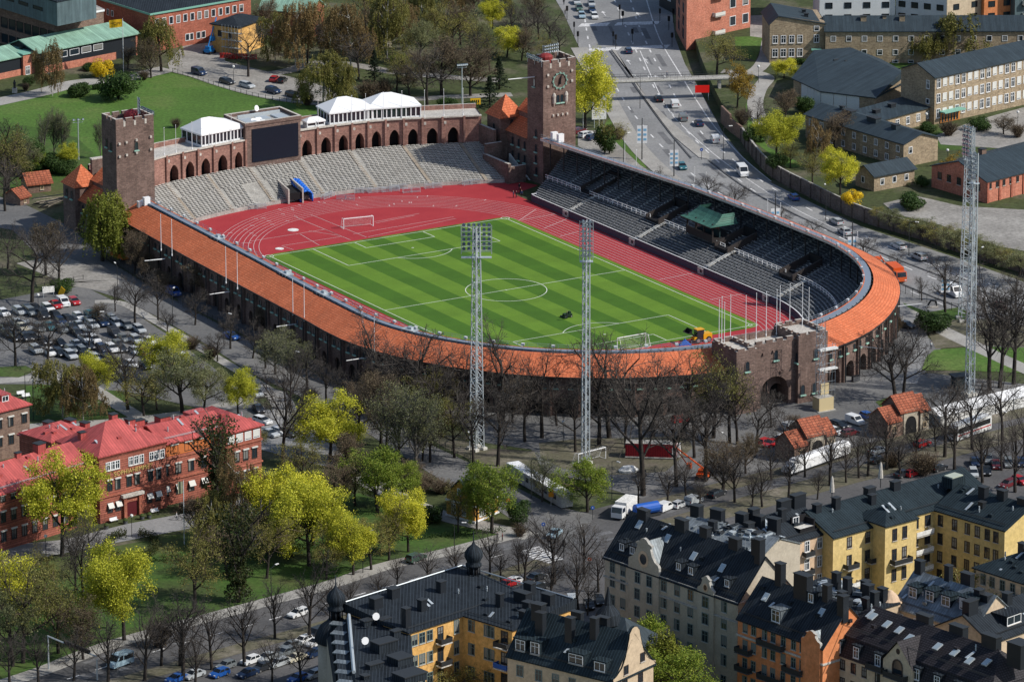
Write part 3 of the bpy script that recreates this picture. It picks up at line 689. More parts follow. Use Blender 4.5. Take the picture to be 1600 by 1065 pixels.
# arcade
PA = Path(T1); zA0, zA1 = 6.0, 12.7
am = MB()
arcs = [(-44.5, -40.6)] + []
cent = [S(x, y, 6.2)[0] for x, y in ((268, 279), (293, 274), (316, 269), (340, 263), (369, 256))]
bnd = [-47.5] + [cent[0] - 2.6] + [(a + b) / 2 for a, b in zip(cent, cent[1:])] + [-8.2]
def bays(b):
 for a, c in zip(b, b[1:]):
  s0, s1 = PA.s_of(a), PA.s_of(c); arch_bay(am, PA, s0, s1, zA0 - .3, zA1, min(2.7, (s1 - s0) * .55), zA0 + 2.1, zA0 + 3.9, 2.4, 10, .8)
  p = PA.at(s1, -.2); am.cbox((p[0], p[1], (zA0 + zA1) / 2), (.5, .5, zA1 - zA0), PA.ang(s1)); q = PA.at((s0 + s1) / 2, -.12)
  e = PA.at(s0 + (s1 - s0) * .12, -.2); am.cbox((e[0], e[1], zA0 + 5.2), (.55, .5, .6), PA.ang(s0), 2)
bays(bnd)
c2 = [S(x, y, 6.2)[0] for x, y in ((477.5, 240), (508, 237), (535, 233.5), (562.5, 231.5), (591, 230), (619, 227), (647.5, 226), (676, 224), (705, 221))]
bnd2 = [6.6] + [(a + b) / 2 for a, b in zip(c2, c2[1:])] + [c2[-1] + 2.6]
bays(bnd2); sE = PA.s_of(bnd2[-1])
am.poly([(*PA.at(sE), zA0 - .3), (*PA.at(PA.len), zA0 - .3), (*PA.at(PA.len), zA1), (*PA.at(sE), zA1)])
# deck, parapet cap, outer wall down to the lawn
ss = [PA.len * k / 40 for k in range(41)]
deck0 = [(*PA.at(s, .4), zA1 - .25) for s in ss]; deck1 = [(*PA.at(s, 8.0), zA1 - .25) for s in ss]; am.strip(deck0, deck1, 3)
cap0 = [(*PA.at(s, -.35), zA1 + .02) for s in ss]; cap1 = [(*PA.at(s, .45), zA1 + .02) for s in ss]; am.strip(cap0, cap1, 2)
am.strip([(*PA.at(s, -.35), zA1 - .3) for s in ss], cap0, 2); am.strip(cap1, deck0, 2)
b0 = [(*PA.at(s, 8.0), 0) for s in ss]; b1 = [(*PA.at(s, 8.0), zA1 + .9) for s in ss]; am.strip(b0, b1, 0); b2 = [(*PA.at(s, 7.5), zA1 + .9) for s in ss]; am.strip(b1, b2, 2); am.strip(b2, [(*PA.at(s, 7.5), zA1 - .25) for s in ss], 0)
pE, pE2 = PA.at(PA.len), PA.at(PA.len, 8.0); am.poly([(*pE, 0), (*pE2, 0), (*pE2, zA1), (*pE, zA1)])
am.build('arcade', [brick('lit arcade brick', (.25, .125, .1), (.36, .19, .15), (.2, .13, .11), .9, .3, .04), M['black'], M['stone'], mottled('roof deck', (.4, .38, .35), (.52, .5, .46), .4)], st)  # arcade brick is a lighter copy, sunlight put into its colour
sb = MB(); v0 = 105.5
sb.box(-8.3, v0, 5.5, 6.7, v0 + 10.2, 15.9, 0, 2)
for x0, y0, x1, y1 in ((-8.5, v0 - .2, 6.9, v0 + .5), (-8.5, v0 + 9.6, 6.9, v0 + 10.4), (-8.5, v0 + .5, -7.9, v0 + 9.6), (6.3, v0 + .5, 6.9, v0 + 9.6)): sb.box(x0, y0, 15.902, x1, y1, 16.7, 0, 1)
for k in range(3): sb.box(-7 + k * 4.4, v0 + 2 + k % 2, 15.9, -4 + k * 4.4, v0 + 6, 16.3, 3)
sb.box(-6.5, v0 + 7, 15.9, 5, v0 + 7.3, 16.8, 3)
sbo = sb.build('scoreboard_block', [M['brick'], M['stone'], M['concrete'], M['steel']], st)
x0 = S(390, 245, 7)[0]
m = MB(); m.box(-6.6, v0 - .16, 6.9, 6.0, v0 - .002, 15.0, 0); m.build('scoreboard_screen', plain('dark scoreboard screen', (.008, .014, .025), .25), sbo)
m = MB(); m.lathe((0, 0, 0), [(.25, 0), (.7, .15), (.75, .22)], 14); d = m.build('satellite_dish', M['white'], sbo); d.location = (-.4, v0 + 9, 17.4); d.rotation_euler = (R(75), 0, R(20))
# ---- towers
def tower(name, u0, u1, v0, v1, h):
 t = MB(); t.box(u0, v0, 0, u1, v1, h - 1.5, 0, 1)
 w = .55
 for (x0, y0, x1, y1) in ((u0, v0, u1, v0 + w), (u0, v1 - w, u1, v1), (u0, v0 + w, u0 + w, v1 - w), (u1 - w, v0 + w, u1, v1 - w)):
  t.box(x0, y0, h - 1.502, x1, y1, h - .75, 0, 2); L = max(x1 - x0, y1 - y0); n = 4 if L > 8 else 3
  for k in range(n):
   f0, f1 = (k + .0 + .06) / n, (k + .94 - .14) / n
   if k == 0: f0 = 0
   if k == n - 1: f1 = 1.0
   if x1 - x0 > y1 - y0: t.box(lerp(x0, x1, f0), y0, h - .752, lerp(x0, x1, f1), y1, h, 0, 2)
   else: t.box(x0, lerp(y0, y1, f0), h - .752, x1, lerp(y0, y1, f1), h, 0, 2)
 for f in (.2, .48, .76): t.box(lerp(u0, u1, f), v0 - .06, h - 1.9, lerp(u0, u1, f) + .5, v0 - .001, h - .76, 2)
 return t
ct = tower('clock_tower', 55.0, 64.1, 73.4, 80.6, 30.4)
for x, z in ((56.2, 27.0), (62.9, 27.3), (56.2, 24.2), (62.9, 24.8)): ct.cbox((x, 73.25, z), (.5, .4, .5), 0, 2)
for k in range(4): ct.cbox((57.7 + k * 1.3, 73.25, 16.9), (.4, .4, .5), 0, 2)
for x in (57.9, 61.3): ct.lathe((x, 73.2, 19.2), [(.1, 0), (.42, .8), (.42, 2.2), (.5, 2.4), (.3, 3.0), (.1, 3.2)], 8, 2)
ctw = ct.build('clock_tower', [M['brick'], M['concrete'], M['stone']], st)
m = MB(); cz = 25.2; cu = 59.6
for k in range(24):
 a, b = 2 * math.pi * k / 24, 2 * math.pi * (k + 1) / 24
 m.poly([(cu + 1.7 * math.cos(a), 73.22, cz + 1.7 * math.sin(a)), (cu + 1.7 * math.cos(b), 73.22, cz + 1.7 * math.sin(b)), (cu + 1.92 * math.cos(b), 73.22, cz + 1.92 * math.sin(b)), (cu + 1.92 * math.cos(a), 73.22, cz + 1.92 * math.sin(a))])
 m.tube((cu + 1.92 * math.cos(a), 73.22, cz + 1.92 * math.sin(a)), (cu + 1.92 * math.cos(a), 73.39, cz + 1.92 * math.sin(a)), .06, n=4)
for k in range(12):
 a = 2 * math.pi * k / 12; m.cbox((cu + 1.95 * math.cos(a), 73.2, cz + 1.95 * math.sin(a)), (.42, .2, .42), 0)
ck = m.build('clock', plain('dull verdigris', (.2, .33, .28), .6), ctw)
m = MB(); m.tube((cu - .3, 73.15, cz - .9), (cu + .45, 73.15, cz + 1.45), .17, .09, 5); m.tube((cu - .1, 73.1, cz - .8), (cu + .15, 73.1, cz + .95), .26, .12, 5); m.build('clock_hands', M['black'], ck)
w2 = arch_window(.85, 1.9).build('window', [M['brick'], M['glass'], M['copper']], ctw); w2.location = (59.05, 73.38, 19.9); inst('window', w2.data, ctw, (60.15, 73.38, 19.9))
for v, z in ((77.5, 23.5), (76.6, 11.3), (76.6, 7.6), (76.6, 4.9), (76.4, 2.0)): inst('window', w2.data, ctw, (54.98, v, z), R(-90))
def lamp_rack(parent, c, rows, cols, w, ang=0, tilt=.35, dz=.75):
 m = MB(); T = Matrix.Translation(c) @ Matrix.Rotation(ang, 4, 'Z')
 def bx(cx, cy, cz, sx, sy, sz, mm): m.box(cx - sx / 2, cy - sy / 2, cz - sz / 2, cx + sx / 2, cy + sy / 2, cz + sz / 2, mm, None, T)
 for r in range(rows):
  bx(0, 0, r * dz, w, .1, .1, 0)
  for k in range(cols): bx(-w / 2 + (k + .5) * w / cols, -.18, r * dz + .1, w / cols * .62, .34, .42, 2); bx(-w / 2 + (k + .5) * w / cols, -.37, r * dz + .1, w / cols * .5, .03, .34, 1)
 for x in (-w / 2, 0, w / 2): bx(x, .1, rows * dz / 2 - .8, .1, .1, rows * dz + 1.0, 0)
 return m.build('lamp_rack', [M['steel'], M['lampglass'], M['lamp']], parent)
lamp_rack(ctw, (60.5, 79.0, 31.0), 3, 8, 4.6, R(8)); lamp_rack(ctw, (54.7, 77.0, 30.3), 2, 8, 6.4, R(-90), dz=.6)
m = MB(); m.lathe((58.5, 78, 28.9), [(1.7, 0), (1.7, 1.5), (1.3, 1.9), (.6, 2.2)], 10); m.build('roof_hatch', plain('dark red sheet', (.22, .03, .03), .5), ctw)
m = MB(); m.tube((54.9, 77.2, 25.9), (47.8, 77.6, 26.1), .13, .1, 5); m.build('flag_staff', M['white'], ctw)
lt = tower('corner_tower', -57.8, -48.0, 77.0, 84.0, 30.4)
for x in (-57.0, -55.2, -52.6, -48.9):
 for z in (24.6, 21.6): lt.cbox((x, 76.85, z + (x + 57) * .08), (.5, .4, .5), 0, 2)
ltw = lt.build('corner_tower', [M['brick'], M['concrete'], M['stone']], st)
w3 = inst('window', w2.data, ltw, (-52.6, 76.98, 22.6)); inst('window', w2.data, ltw, (-57.82, 79.5, 22.6), R(-90)); inst('window', w2.data, ltw, (-57.82, 81.6, 23.0), R(-90))
lamp_rack(ltw, (-50.6, 79.5, 30.6), 5, 4, 2.4, R(65)); lamp_rack(ltw, (-47.8, 80.5, 30.0), 2, 8, 6.0, R(90), dz=.6)
m = MB(); m.lathe((-51.5, 81.2, 28.9), [(1.8, 0), (1.8, 1.3), (1.6, 1.7), (.3, 2.3)], 10); m.build('roof_hatch', plain('dark red sheet b', (.25, .03, .035), .5), ltw)
# ---- tower houses
def pyramid(m, u0, u1, v0, v1, z, h, ov=.5, mi=1):
 u0 -= ov; u1 += ov; v0 -= ov; v1 += ov; c = ((u0 + u1) / 2, (v0 + v1) / 2, z + h); q = [(u0, v0, z), (u1, v0, z), (u1, v1, z), (u0, v1, z)]
 for k in range(4): m.poly([q[k], q[(k + 1) % 4], c], mi)
 m.poly(q[::-1], mi)
def tower_house(s):
 # s=+1 beside the clock tower, -1 the mirror image on the far side; stands north of its tower
 m = MB(); X = (lambda u: u) if s > 0 else (lambda u: -u - 2.9)
 def B(u0, v0, z0, u1, v1, z1, mi=0): m.box(min(X(u0), X(u1)), v0, z0, max(X(u0), X(u1)), v1, z1, mi)
 B(55.3, 80.6, 0, 62.5, 90.4, 10.2)
 a = [(X(54.7), 80.6, 10.0), (X(54.7), 90.5, 10.0), (X(58.6), 90.5, 13.2), (X(58.6), 80.6, 13.2)]; m.poly(a, 1)
 B(58.6, 80.6, 10.0, 63.0, 90.4, 15.0)
 m.poly([(X(58.2), 80.6, 14.6), (X(58.2), 90.6, 14.6), (X(60.8), 90.6, 17.2), (X(60.8), 80.6, 17.2)], 1); m.poly([(X(63.4), 80.6, 14.6), (X(63.4), 90.6, 14.6), (X(60.8), 90.6, 17.2), (X(60.8), 80.6, 17.2)], 1)
 B(60.0, 84.5, 14.0, 64.5, 86.0, 18.4); B(59.9, 84.4, 18.4, 64.6, 86.1, 18.7, 2)
 B(53.4, 90.4, 0, 60.0, 96.6, 13.2); pyramid(m, min(X(53.4), X(60)), max(X(53.4), X(60)), 90.4, 96.6, 13.0, 5.0)
 o = m.build('tower_house', [M['brick'], M['tile'], M['stone']], st)
 f = R(-90)
 uu = X(55.3) - .02 if s > 0 else X(55.3) - 7.22
 uu = (55.28 if s > 0 else X(62.5) - .02)
 for v in (82.3, 85.0, 87.8):
  for z in (7.0, 3.6): inst('window', w2.data, o, (uu, v, z), f)
 inst('window', w2.data, o, ((53.38 if s > 0 else X(60) - .02), 93.4, 9.4), f)
 if s > 0: inst('window', w2.data, o, (56.5, 90.38, 10.6))
 return o
def tower_house_left():
 m = MB()
 m.box(-58.2, 84.0, 0, -49, 95.0, 7.6)
 m.poly([(-58.8, 84.0, 7.4), (-58.8, 95.2, 7.4), (-54.8, 95.2, 10.6), (-54.8, 84.0, 10.6)], 1)
 m.box(-54.8, 84.0, 7.6, -49, 95.0, 12.0); m.poly([(-55.2, 84.0, 11.7), (-55.2, 95.2, 11.7), (-52, 95.2, 14.4), (-52, 84.0, 14.4)], 1); m.poly([(-48.6, 84.0, 11.7), (-48.6, 95.2, 11.7), (-52, 95.2, 14.4), (-52, 84.0, 14.4)], 1)
 m.box(-54, 96.5, 10, -49.5, 97.5, 16.0); m.box(-54.1, 96.4, 16.0, -49.4, 97.6, 16.3, 2)
 m.box(-59.4, 95.0, 0, -53.0, 101.0, 10.6); pyramid(m, -59.4, -53.0, 95.0, 101.0, 10.4, 4.6)
 m.box(-53, 95, 0, -49, 101, 12)
 o = m.build('tower_house', [M['brick'], M['tile'], M['stone']], st)
 for v in (86, 88.6, 91.2, 93.4):
  for z in (4.6, 1.4): inst('window', w2.data, o, (-58.22, v, z), R(-90))
 for v in (96.6, 99.2): inst('window', w2.data, o, (-59.42, v, 7.4), R(-90))
tower_house(1); tower_house_left()
# link walls and steps by the clock tower
m = MB(); m.box(48.8, 89.6, 0, 53.4, 90.4, 7.4, 0, 2); m.box(48.4, 78.6, 0, 49.2, 90.4, 5.0, 0, 2); m.box(49.2, 78.6, 0, 53.4, 79.4, 4.2, 0, 2); m.box(51.4, 90.4, 0, 52.2, 97.5, 10.4, 0, 2)
m.box(51.9, 80.0, 0, 55.0, 90.0, .6, 0, 1)
m.poly([(54.6, 79.0, .05), (54.6, 88.5, .05), (54.6, 88.5, 4.6)], 1); m.poly([(54.95, 79.0, .05), (54.95, 88.5, 4.6), (54.6, 88.5, 4.6), (54.6, 79.0, .05)], 1)
m.build('retaining_wall', [M['brick'], M['palec'], M['stone']], st)
# ---- main stand
i0 = 40; rng = range(i0, len(stn)); WS = [WAL[i] for i in rng]; OS = [away(OUT[i], IN[i], .8) for i in rng]
def trow(f, z, d=0): return [(*lerp2(a, b, f), z) for a, b in zip(WS, OS)]
NB = 26
zr = lambda k: 1.15 + k * .27 + max(0, k - 9) * .03
mb = MB(); prev = [(*a, 1.15) for a in WS]
for k in range(NB):
 t1 = trow((k + 1) / NB, zr(k)); mb.strip(prev, t1); prev = [(p[0], p[1], zr(k + 1)) for p in t1]; mb.strip(t1, prev)
mb.strip(prev, [(p[0], p[1], 8.7) for p in prev]); mb.build('stand_steps', M['steps'], st)
mb = MB(); mb.strip([(*a, 0) for a in WS], [(*a, 1.75) for a in WS], 0); WI = [(*away(a, b, .25), 1.75) for a, b in zip(WS, OS)]; mb.strip([(*a, 1.75) for a in WS], WI, 1); mb.strip(WI, [(p[0], p[1], 1.1) for p in WI])
a, b = WS[-1], OS[-1]; mb.box(a[0], a[1] - .2, 0, b[0] - 12, a[1] + .3, 1.9, 0, 1)
sw = mb.build('stand_wall', [plain('slate purple boards', (.075, .07, .1), .6), M['white']], st)
bm_ = mottled('worn grey bench', (.15, .16, .17), (.24, .25, .26), 1.5)
arange = [(v, 0) for v in (46, 19.5, -8, -37)]
PWS = Path(WS); total = PWS.len
def near_aisle(p):
 ang = math.atan2(p[1] + 38, p[0])
 for v in (46.5, 17.5, -11.5, -40.5):
  if p[1] > -36 and abs(p[1] - v) < .75: return True
 return False
tun = [(46.5, 52.5), (17.5, 23.5), (-11.5, -5.5), (-38, -32)]
for k in range(NB):
 ph = Path([lerp2(a, b, (k + .5) / NB) for a, b in zip(WS, OS)]); m = MB(); n = int(ph.len / 2.6); run = None
 for q in range(n):
  s0, s1 = q * ph.len / n, (q + 1) * ph.len / n; c = ph.at((s0 + s1) / 2)
  if near_aisle(c): continue
  if 10 <= k <= 18 and any(a + .6 < c[1] < b - .4 for a, b in tun) and c[0] > 40: continue
  if 9 <= k <= 16 and -6 < c[1] < 8: continue
  gap = .12 if q % 3 else .5
  m.cbox((c[0], c[1], zr(k) + .36), (s1 - s0 - gap, .34, .07), ph.ang((s0 + s1) / 2)); m.cbox((c[0], c[1], zr(k) + .18), (.1, .25, .3), ph.ang((s0 + s1) / 2))
 m.build('bench_row', bm_, st, uv=False)
for v in (46.5, 17.5, -11.5, -40.5):   # pale stair flights through the lower tier
 m = MB()
 for k in range(20):
  c = lerp2((44.9, v), (lerp(44.8, 68, 1), v), (k + .5) / (NB * 2)); m.cbox((c[0], v, 1.15 + k * .155 + .06), (.48, 1.2, .16))
 m.build('stair_flight', M['palec'], st)
m = MB()   # edged steps in the upper tier
for k in range(27):
 v = 58 - k * 4.6
 if v < -45: break
 for q in range(10, NB):
  f = (q + .2) / NB; i = min(range(len(WS)), key=lambda j: abs(WS[j][1] - v) + (50 if WS[j][0] < 20 else 0)); u = lerp(44.8, interp(UOR, v) - .8, f); m.cbox((u, v, zr(q) + .05), (.16, .7, .12))
m.build('step_edging', M['palec'], st)
# white railing between the tiers
m = MB(); RF = 9.6 / NB; pr = Path([lerp2(a, b, RF) for a, b in zip(WS, OS)]); n = int(pr.len / 1.9); zb = zr(9) + .3
for q in range(n):
 s = (q + .5) * pr.len / n; c = pr.at(s); c2 = pr.at(s + pr.len / n)
 if near_aisle(c) or (-4.5 < c[1] < 6.5 and c[0] > 40) or (any(a + .4 < c[1] < b - 2.6 for a, b in tun) and c[0] > 40): continue
 m.tube((*c, zb), (*c, zb + 1.15), .08, n=4)
 for h in (.55, 1.1): m.tube((*c, zb + h), (*c2, zb + h), .075, n=4, cap=False)
m.build('tier_railing', M['white'], st)
M['timber'] = plain('dark timber board', (.045, .038, .036), .8)
for a, b in tun:   # dark entrance tunnels from the back of the stand
 m = MB()
 for v in (a + .4, b - .4): m.poly([(52, v - .2, 3.6), (60, v - .2, 3.6), (60, v - .2, 7.6), (52, v - .2, 5.0)]); m.poly([(52, v + .2, 3.6), (60, v + .2, 3.6), (60, v + .2, 7.6), (52, v + .2, 5.0)]); m.poly([(52, v - .2, 5.0), (52, v + .2, 5.0), (60, v + .2, 7.6), (60, v - .2, 7.6)]); m.poly([(52, v - .2, 3.6), (52, v + .2, 3.6), (52, v + .2, 5.0), (52, v - .2, 5.0)])
 m.box(59.8, a + .6, 3.5, 60.2, b - .6, 8, 1); m.box(52, a + .6, 3.6, 59.8, b - .6, 4.3, 1)
 m.build('entrance_tunnel', [M['timber'], M['black']], st)
for k in range(27):   # roof posts along the front of the canopy
 s = PI.len - 3 - k * 5.2; p = PI.at(s, -.4)
 if p[1] < -85: break
 if k == 0: m = MB(); m.tube((0, 0, 0), (0, 0, 6.2), .17, n=6); m.cbox((0, 0, 5.9), (.5, .5, .5)); pm = m.build('roof_post', M['darksteel'], st); pm.location = (*p, 5.6)
 else: inst('roof_post', pm.data, st, (*p, 5.6))
# royal box
m = MB(); ru, rv0, rv1 = 52.2, -4.6, 6.4
m.box(ru, rv0, 4.6, ru + 8, rv1, 5.4, 0); m.box(ru, rv0, 5.4, ru + .2, rv1, 6.3, 0)
for v in (rv0 + .2, (rv0 + rv1) / 2 - 1.7, (rv0 + rv1) / 2 + 1.7, rv1 - .2): m.box(ru + .1, v - .14, 5.4, ru + .38, v + .14, 9.0, 0)
m.box(ru + 2.2, rv0 + .4, 5.4, ru + 2.5, rv1 - .4, 8.8, 1)
rb = m.build('royal_box', [plain('dark stained oak', (.03, .026, .026), .7), plain('smoked box glazing', (.03, .05, .055), .2, 0, .5)], st)
m = MB(); prof = [(-1.0, 8.5), (0.2, 8.75), (1.4, 9.25), (2.4, 9.9), (3.2, 10.7)]; x0, x1 = rv0 - 1.0, rv1 + 1.0
rows = []
for (d, z) in prof:
 i = (d + 1.0) * .42; rows.append([(ru + d, lerp(x0 + i, x1 - i, k / 8), z) for k in range(9)])
for a, b in zip(rows, rows[1:]): m.strip(a, b)
for e in (0, 8):
 L = [r[e] for r in rows]
 m.strip(L, [(ru + 6.5, p[1], p[2]) for p in L])
m.strip([(p[0], p[1], p[2] - .28) for p in rows[0]], rows[0], 1)
m.build('box_canopy', [M['verdigris'], M['darksteel']], rb)
m = MB()
for v in (46.5, 17.5, -11.5, -38): m.box(44.45, v - 1.1, .05, 44.78, v + 1.1, 1.5, 0); m.box(44.42, v - .75, .5, 44.449, v + .1, 1.15, 1)
m.build('stair_gate', [M['stone'], M['darksteel']], st)
# back wall of the main stand
m = MB(); idx = [i for i in range(62, len(stn))]
print('stations', len(stn), 'outer bays', nb)
# ================================================================ BUILDINGS
M['roofdark'] = seam('dark standing-seam roof', (.017, .022, .028), 2.6, .6, .14, .75, 0, .35, 0, .12)
M['roofblue'] = seam('blue-black seamed roof', (.016, .025, .031), 2.6, .6, .14, .75, 0, .35, 0, .12)
M['roofgrey'] = seam('bare grey sheet roof', (.2, .23, .25), .5, .6, .12, .4, .3, .45)
M['roofbrown'] = brick('dark brown roof tile', (.028, .025, .03), (.042, .038, .045), (.012, .011, .013), .6, .45, .08, .7, .2, .2, .3, 0)
M['roofslate'] = seam('school slate-grey roof', (.03, .045, .056), .75, .9, .1, .6, 0, .15)
M['roofred'] = seam('red painted sheet roof', (.42, .085, .078), .62, .65, .13, .5, 0, .22, 0, .35)
M['roofgreen'] = seam('pale copper-green roof', (.24, .4, .31), .7, .55, .13, .55, 0, .15)
M['stonewall'] = mottled('grey rendered stone', (.38, .335, .265), (.48, .43, .345), .25, .85, None, 2.5, .13)
M['beige'] = mottled('beige render', (.5, .39, .27), (.56, .44, .31), .2, .85, None, 1.2, .18)
M['orangewall'] = mottled('orange render', (.62, .22, .085), (.7, .27, .12), .25, .85, None, 1.2, .2)
M['creamwall'] = mottled('cream render', (.52, .42, .3), (.58, .48, .35), .2, .85, None, 1.2, .18)
M['yellowwall'] = mottled('yellow render', (.58, .43, .17), (.66, .5, .22), .25, .85, None, 1.2, .2)
M['amberwall'] = mottled('amber render', (.6, .34, .105), (.7, .42, .15), .3, .85, None, 1.2, .24)
M['pinkwall'] = mottled('pale pink render', (.56, .4, .27), (.62, .46, .32), .25, .85, None, 1.2, .18)
M['whitewall'] = mottled('white render', (.58, .62, .64), (.66, .69, .7), .2, .85, None, 2.0, .05)
M['schoolbrick'] = brick('yellow-brown school brick', (.27, .2, .125), (.4, .31, .2), (.3, .25, .19), .8, .3, .04, .85, .25)
M['redbrick'] = brick('bright red brick', (.33, .085, .05), (.44, .13, .08), (.3, .15, .11), .8, .3, .04, .85, .22)
M['hosbrick'] = brick('hospital red brick', (.29, .09, .06), (.38, .13, .09), (.14, .055, .045), 9.0, .45, .05, .85, .22)
M['oldbrick'] = brick('brown old brick', (.17, .1, .08), (.25, .16, .12), (.2, .16, .13), .8, .3, .04, .85, .25)
M['salmon'] = brick('salmon brick', (.46, .15, .09), (.54, .2, .13), (.4, .2, .15), .9, .3, .04, .85, .2)
M['darkcladding'] = plain('dark cladding', (.02, .024, .03), .4)
M['greyclad'] = seam('grey-teal cladding', (.1, .145, .16), .8, 1.2, .05, .5, 0, .12)
M['yellowwood'] = mottled('ochre boarding', (.5, .25, .05), (.6, .32, .08), .6)
M['greenroofdark'] = plain('sea-green flashing', (.2, .42, .34), .5)
M['railing'] = plain('iron balcony railing', (.03, .033, .036), .6)
M['blind'] = plain('pale window blind', (.62, .62, .58), .7)
M['curtain'] = plain('curtain behind glass', (.2, .2, .19), .35)
WR = random.Random(8)
M['frametan'] = plain('tan frame', (.5, .38, .24), .7)
M['framegreen'] = plain('grey-green frame', (.16, .21, .2), .6)
M['framedark'] = plain('dark brown frame', (.05, .035, .03), .6)
WC = {}
def win_mesh(w, h, style, v=0):
 key = (w, h, style, v)
 if key in WC: return WC[key]
 m = MB(); fr, gl = 0, 1; t = .1
 m.poly([(-w / 2, -.015, 0), (w / 2, -.015, 0), (w / 2, -.015, h), (-w / 2, -.015, h)], 1)
 def b(x0, x1, z0, z1, d=.09, mi=0): m.box(x0, -d, z0, x1, -.012, z1, mi)
 b(-w / 2 - t, -w / 2 + .03, -t, h + t); b(w / 2 - .03, w / 2 + t, -t, h + t); b(-w / 2 + .03, w / 2 - .03, h - .03, h + t); b(-w / 2 + .03, w / 2 - .03, -t, .03)
 if style in ('white', 'green', 'dark', 'tan'):
  b(-.05, .05, .03, h - .03, .06)
  if h > 1.5: b(-w / 2 + .03, w / 2 - .03, h * .66 - .04, h * .66 + .04, .055)
  m.box(-w / 2 - .16, -.2, -t - .1, w / 2 + .16, -.012, -t - .003, 2)
 if v and style not in ('blind', 'strip'):
  x0, x1, y0 = ((-w / 2 + .05, w / 2 - .05, h * .5), (-w / 2 + .05, -w * .12, .05), (-w / 2 + .05, w / 2 - .05, h * .15))[v - 1]
  m.poly([(x0, -.02, y0), (x1, -.02, y0), (x1, -.02, h - .04), (x0, -.02, h - .04)], 3)
 if style == 'blind': m.poly([(-w / 2 + .04, -.05, h * .12), (w / 2 - .04, -.05, h * .12), (w / 2 - .04, -.05, h - .03), (-w / 2 + .04, -.05, h - .03)], 2)
 if style == 'awn':
  b(-.05, .05, .03, h - .03, .06); b(-w / 2 + .03, w / 2 - .03, h * .6 - .04, h * .6 + .04, .055)
  m.poly([(-w / 2 - .1, -.12, h + .12), (w / 2 + .1, -.12, h + .12), (w / 2 + .1, -.75, h * .55), (-w / 2 - .1, -.75, h * .55)], 2)
 if style == 'cap':
  b(-.05, .05, .03, h - .03, .06); m.box(-w / 2 - .15, -.3, h + .05, w / 2 + .15, -.01, h + .32, 2)
 fm = {'white': M['white'], 'green': M['framegreen'], 'dark': M['framedark'], 'plain': M['white'], 'blind': M['white'], 'awn': M['framedark'], 'cap': M['framedark'], 'tan': M['frametan'], 'strip': M['darkcladding']}[style]
 me = m.build('window', [fm, M['glass'], M['blind'] if style in ('blind', 'awn', 'cap') else M['stone'], M['curtain']])
 WC[key] = me.data; bpy.data.objects.remove(me); return WC[key]
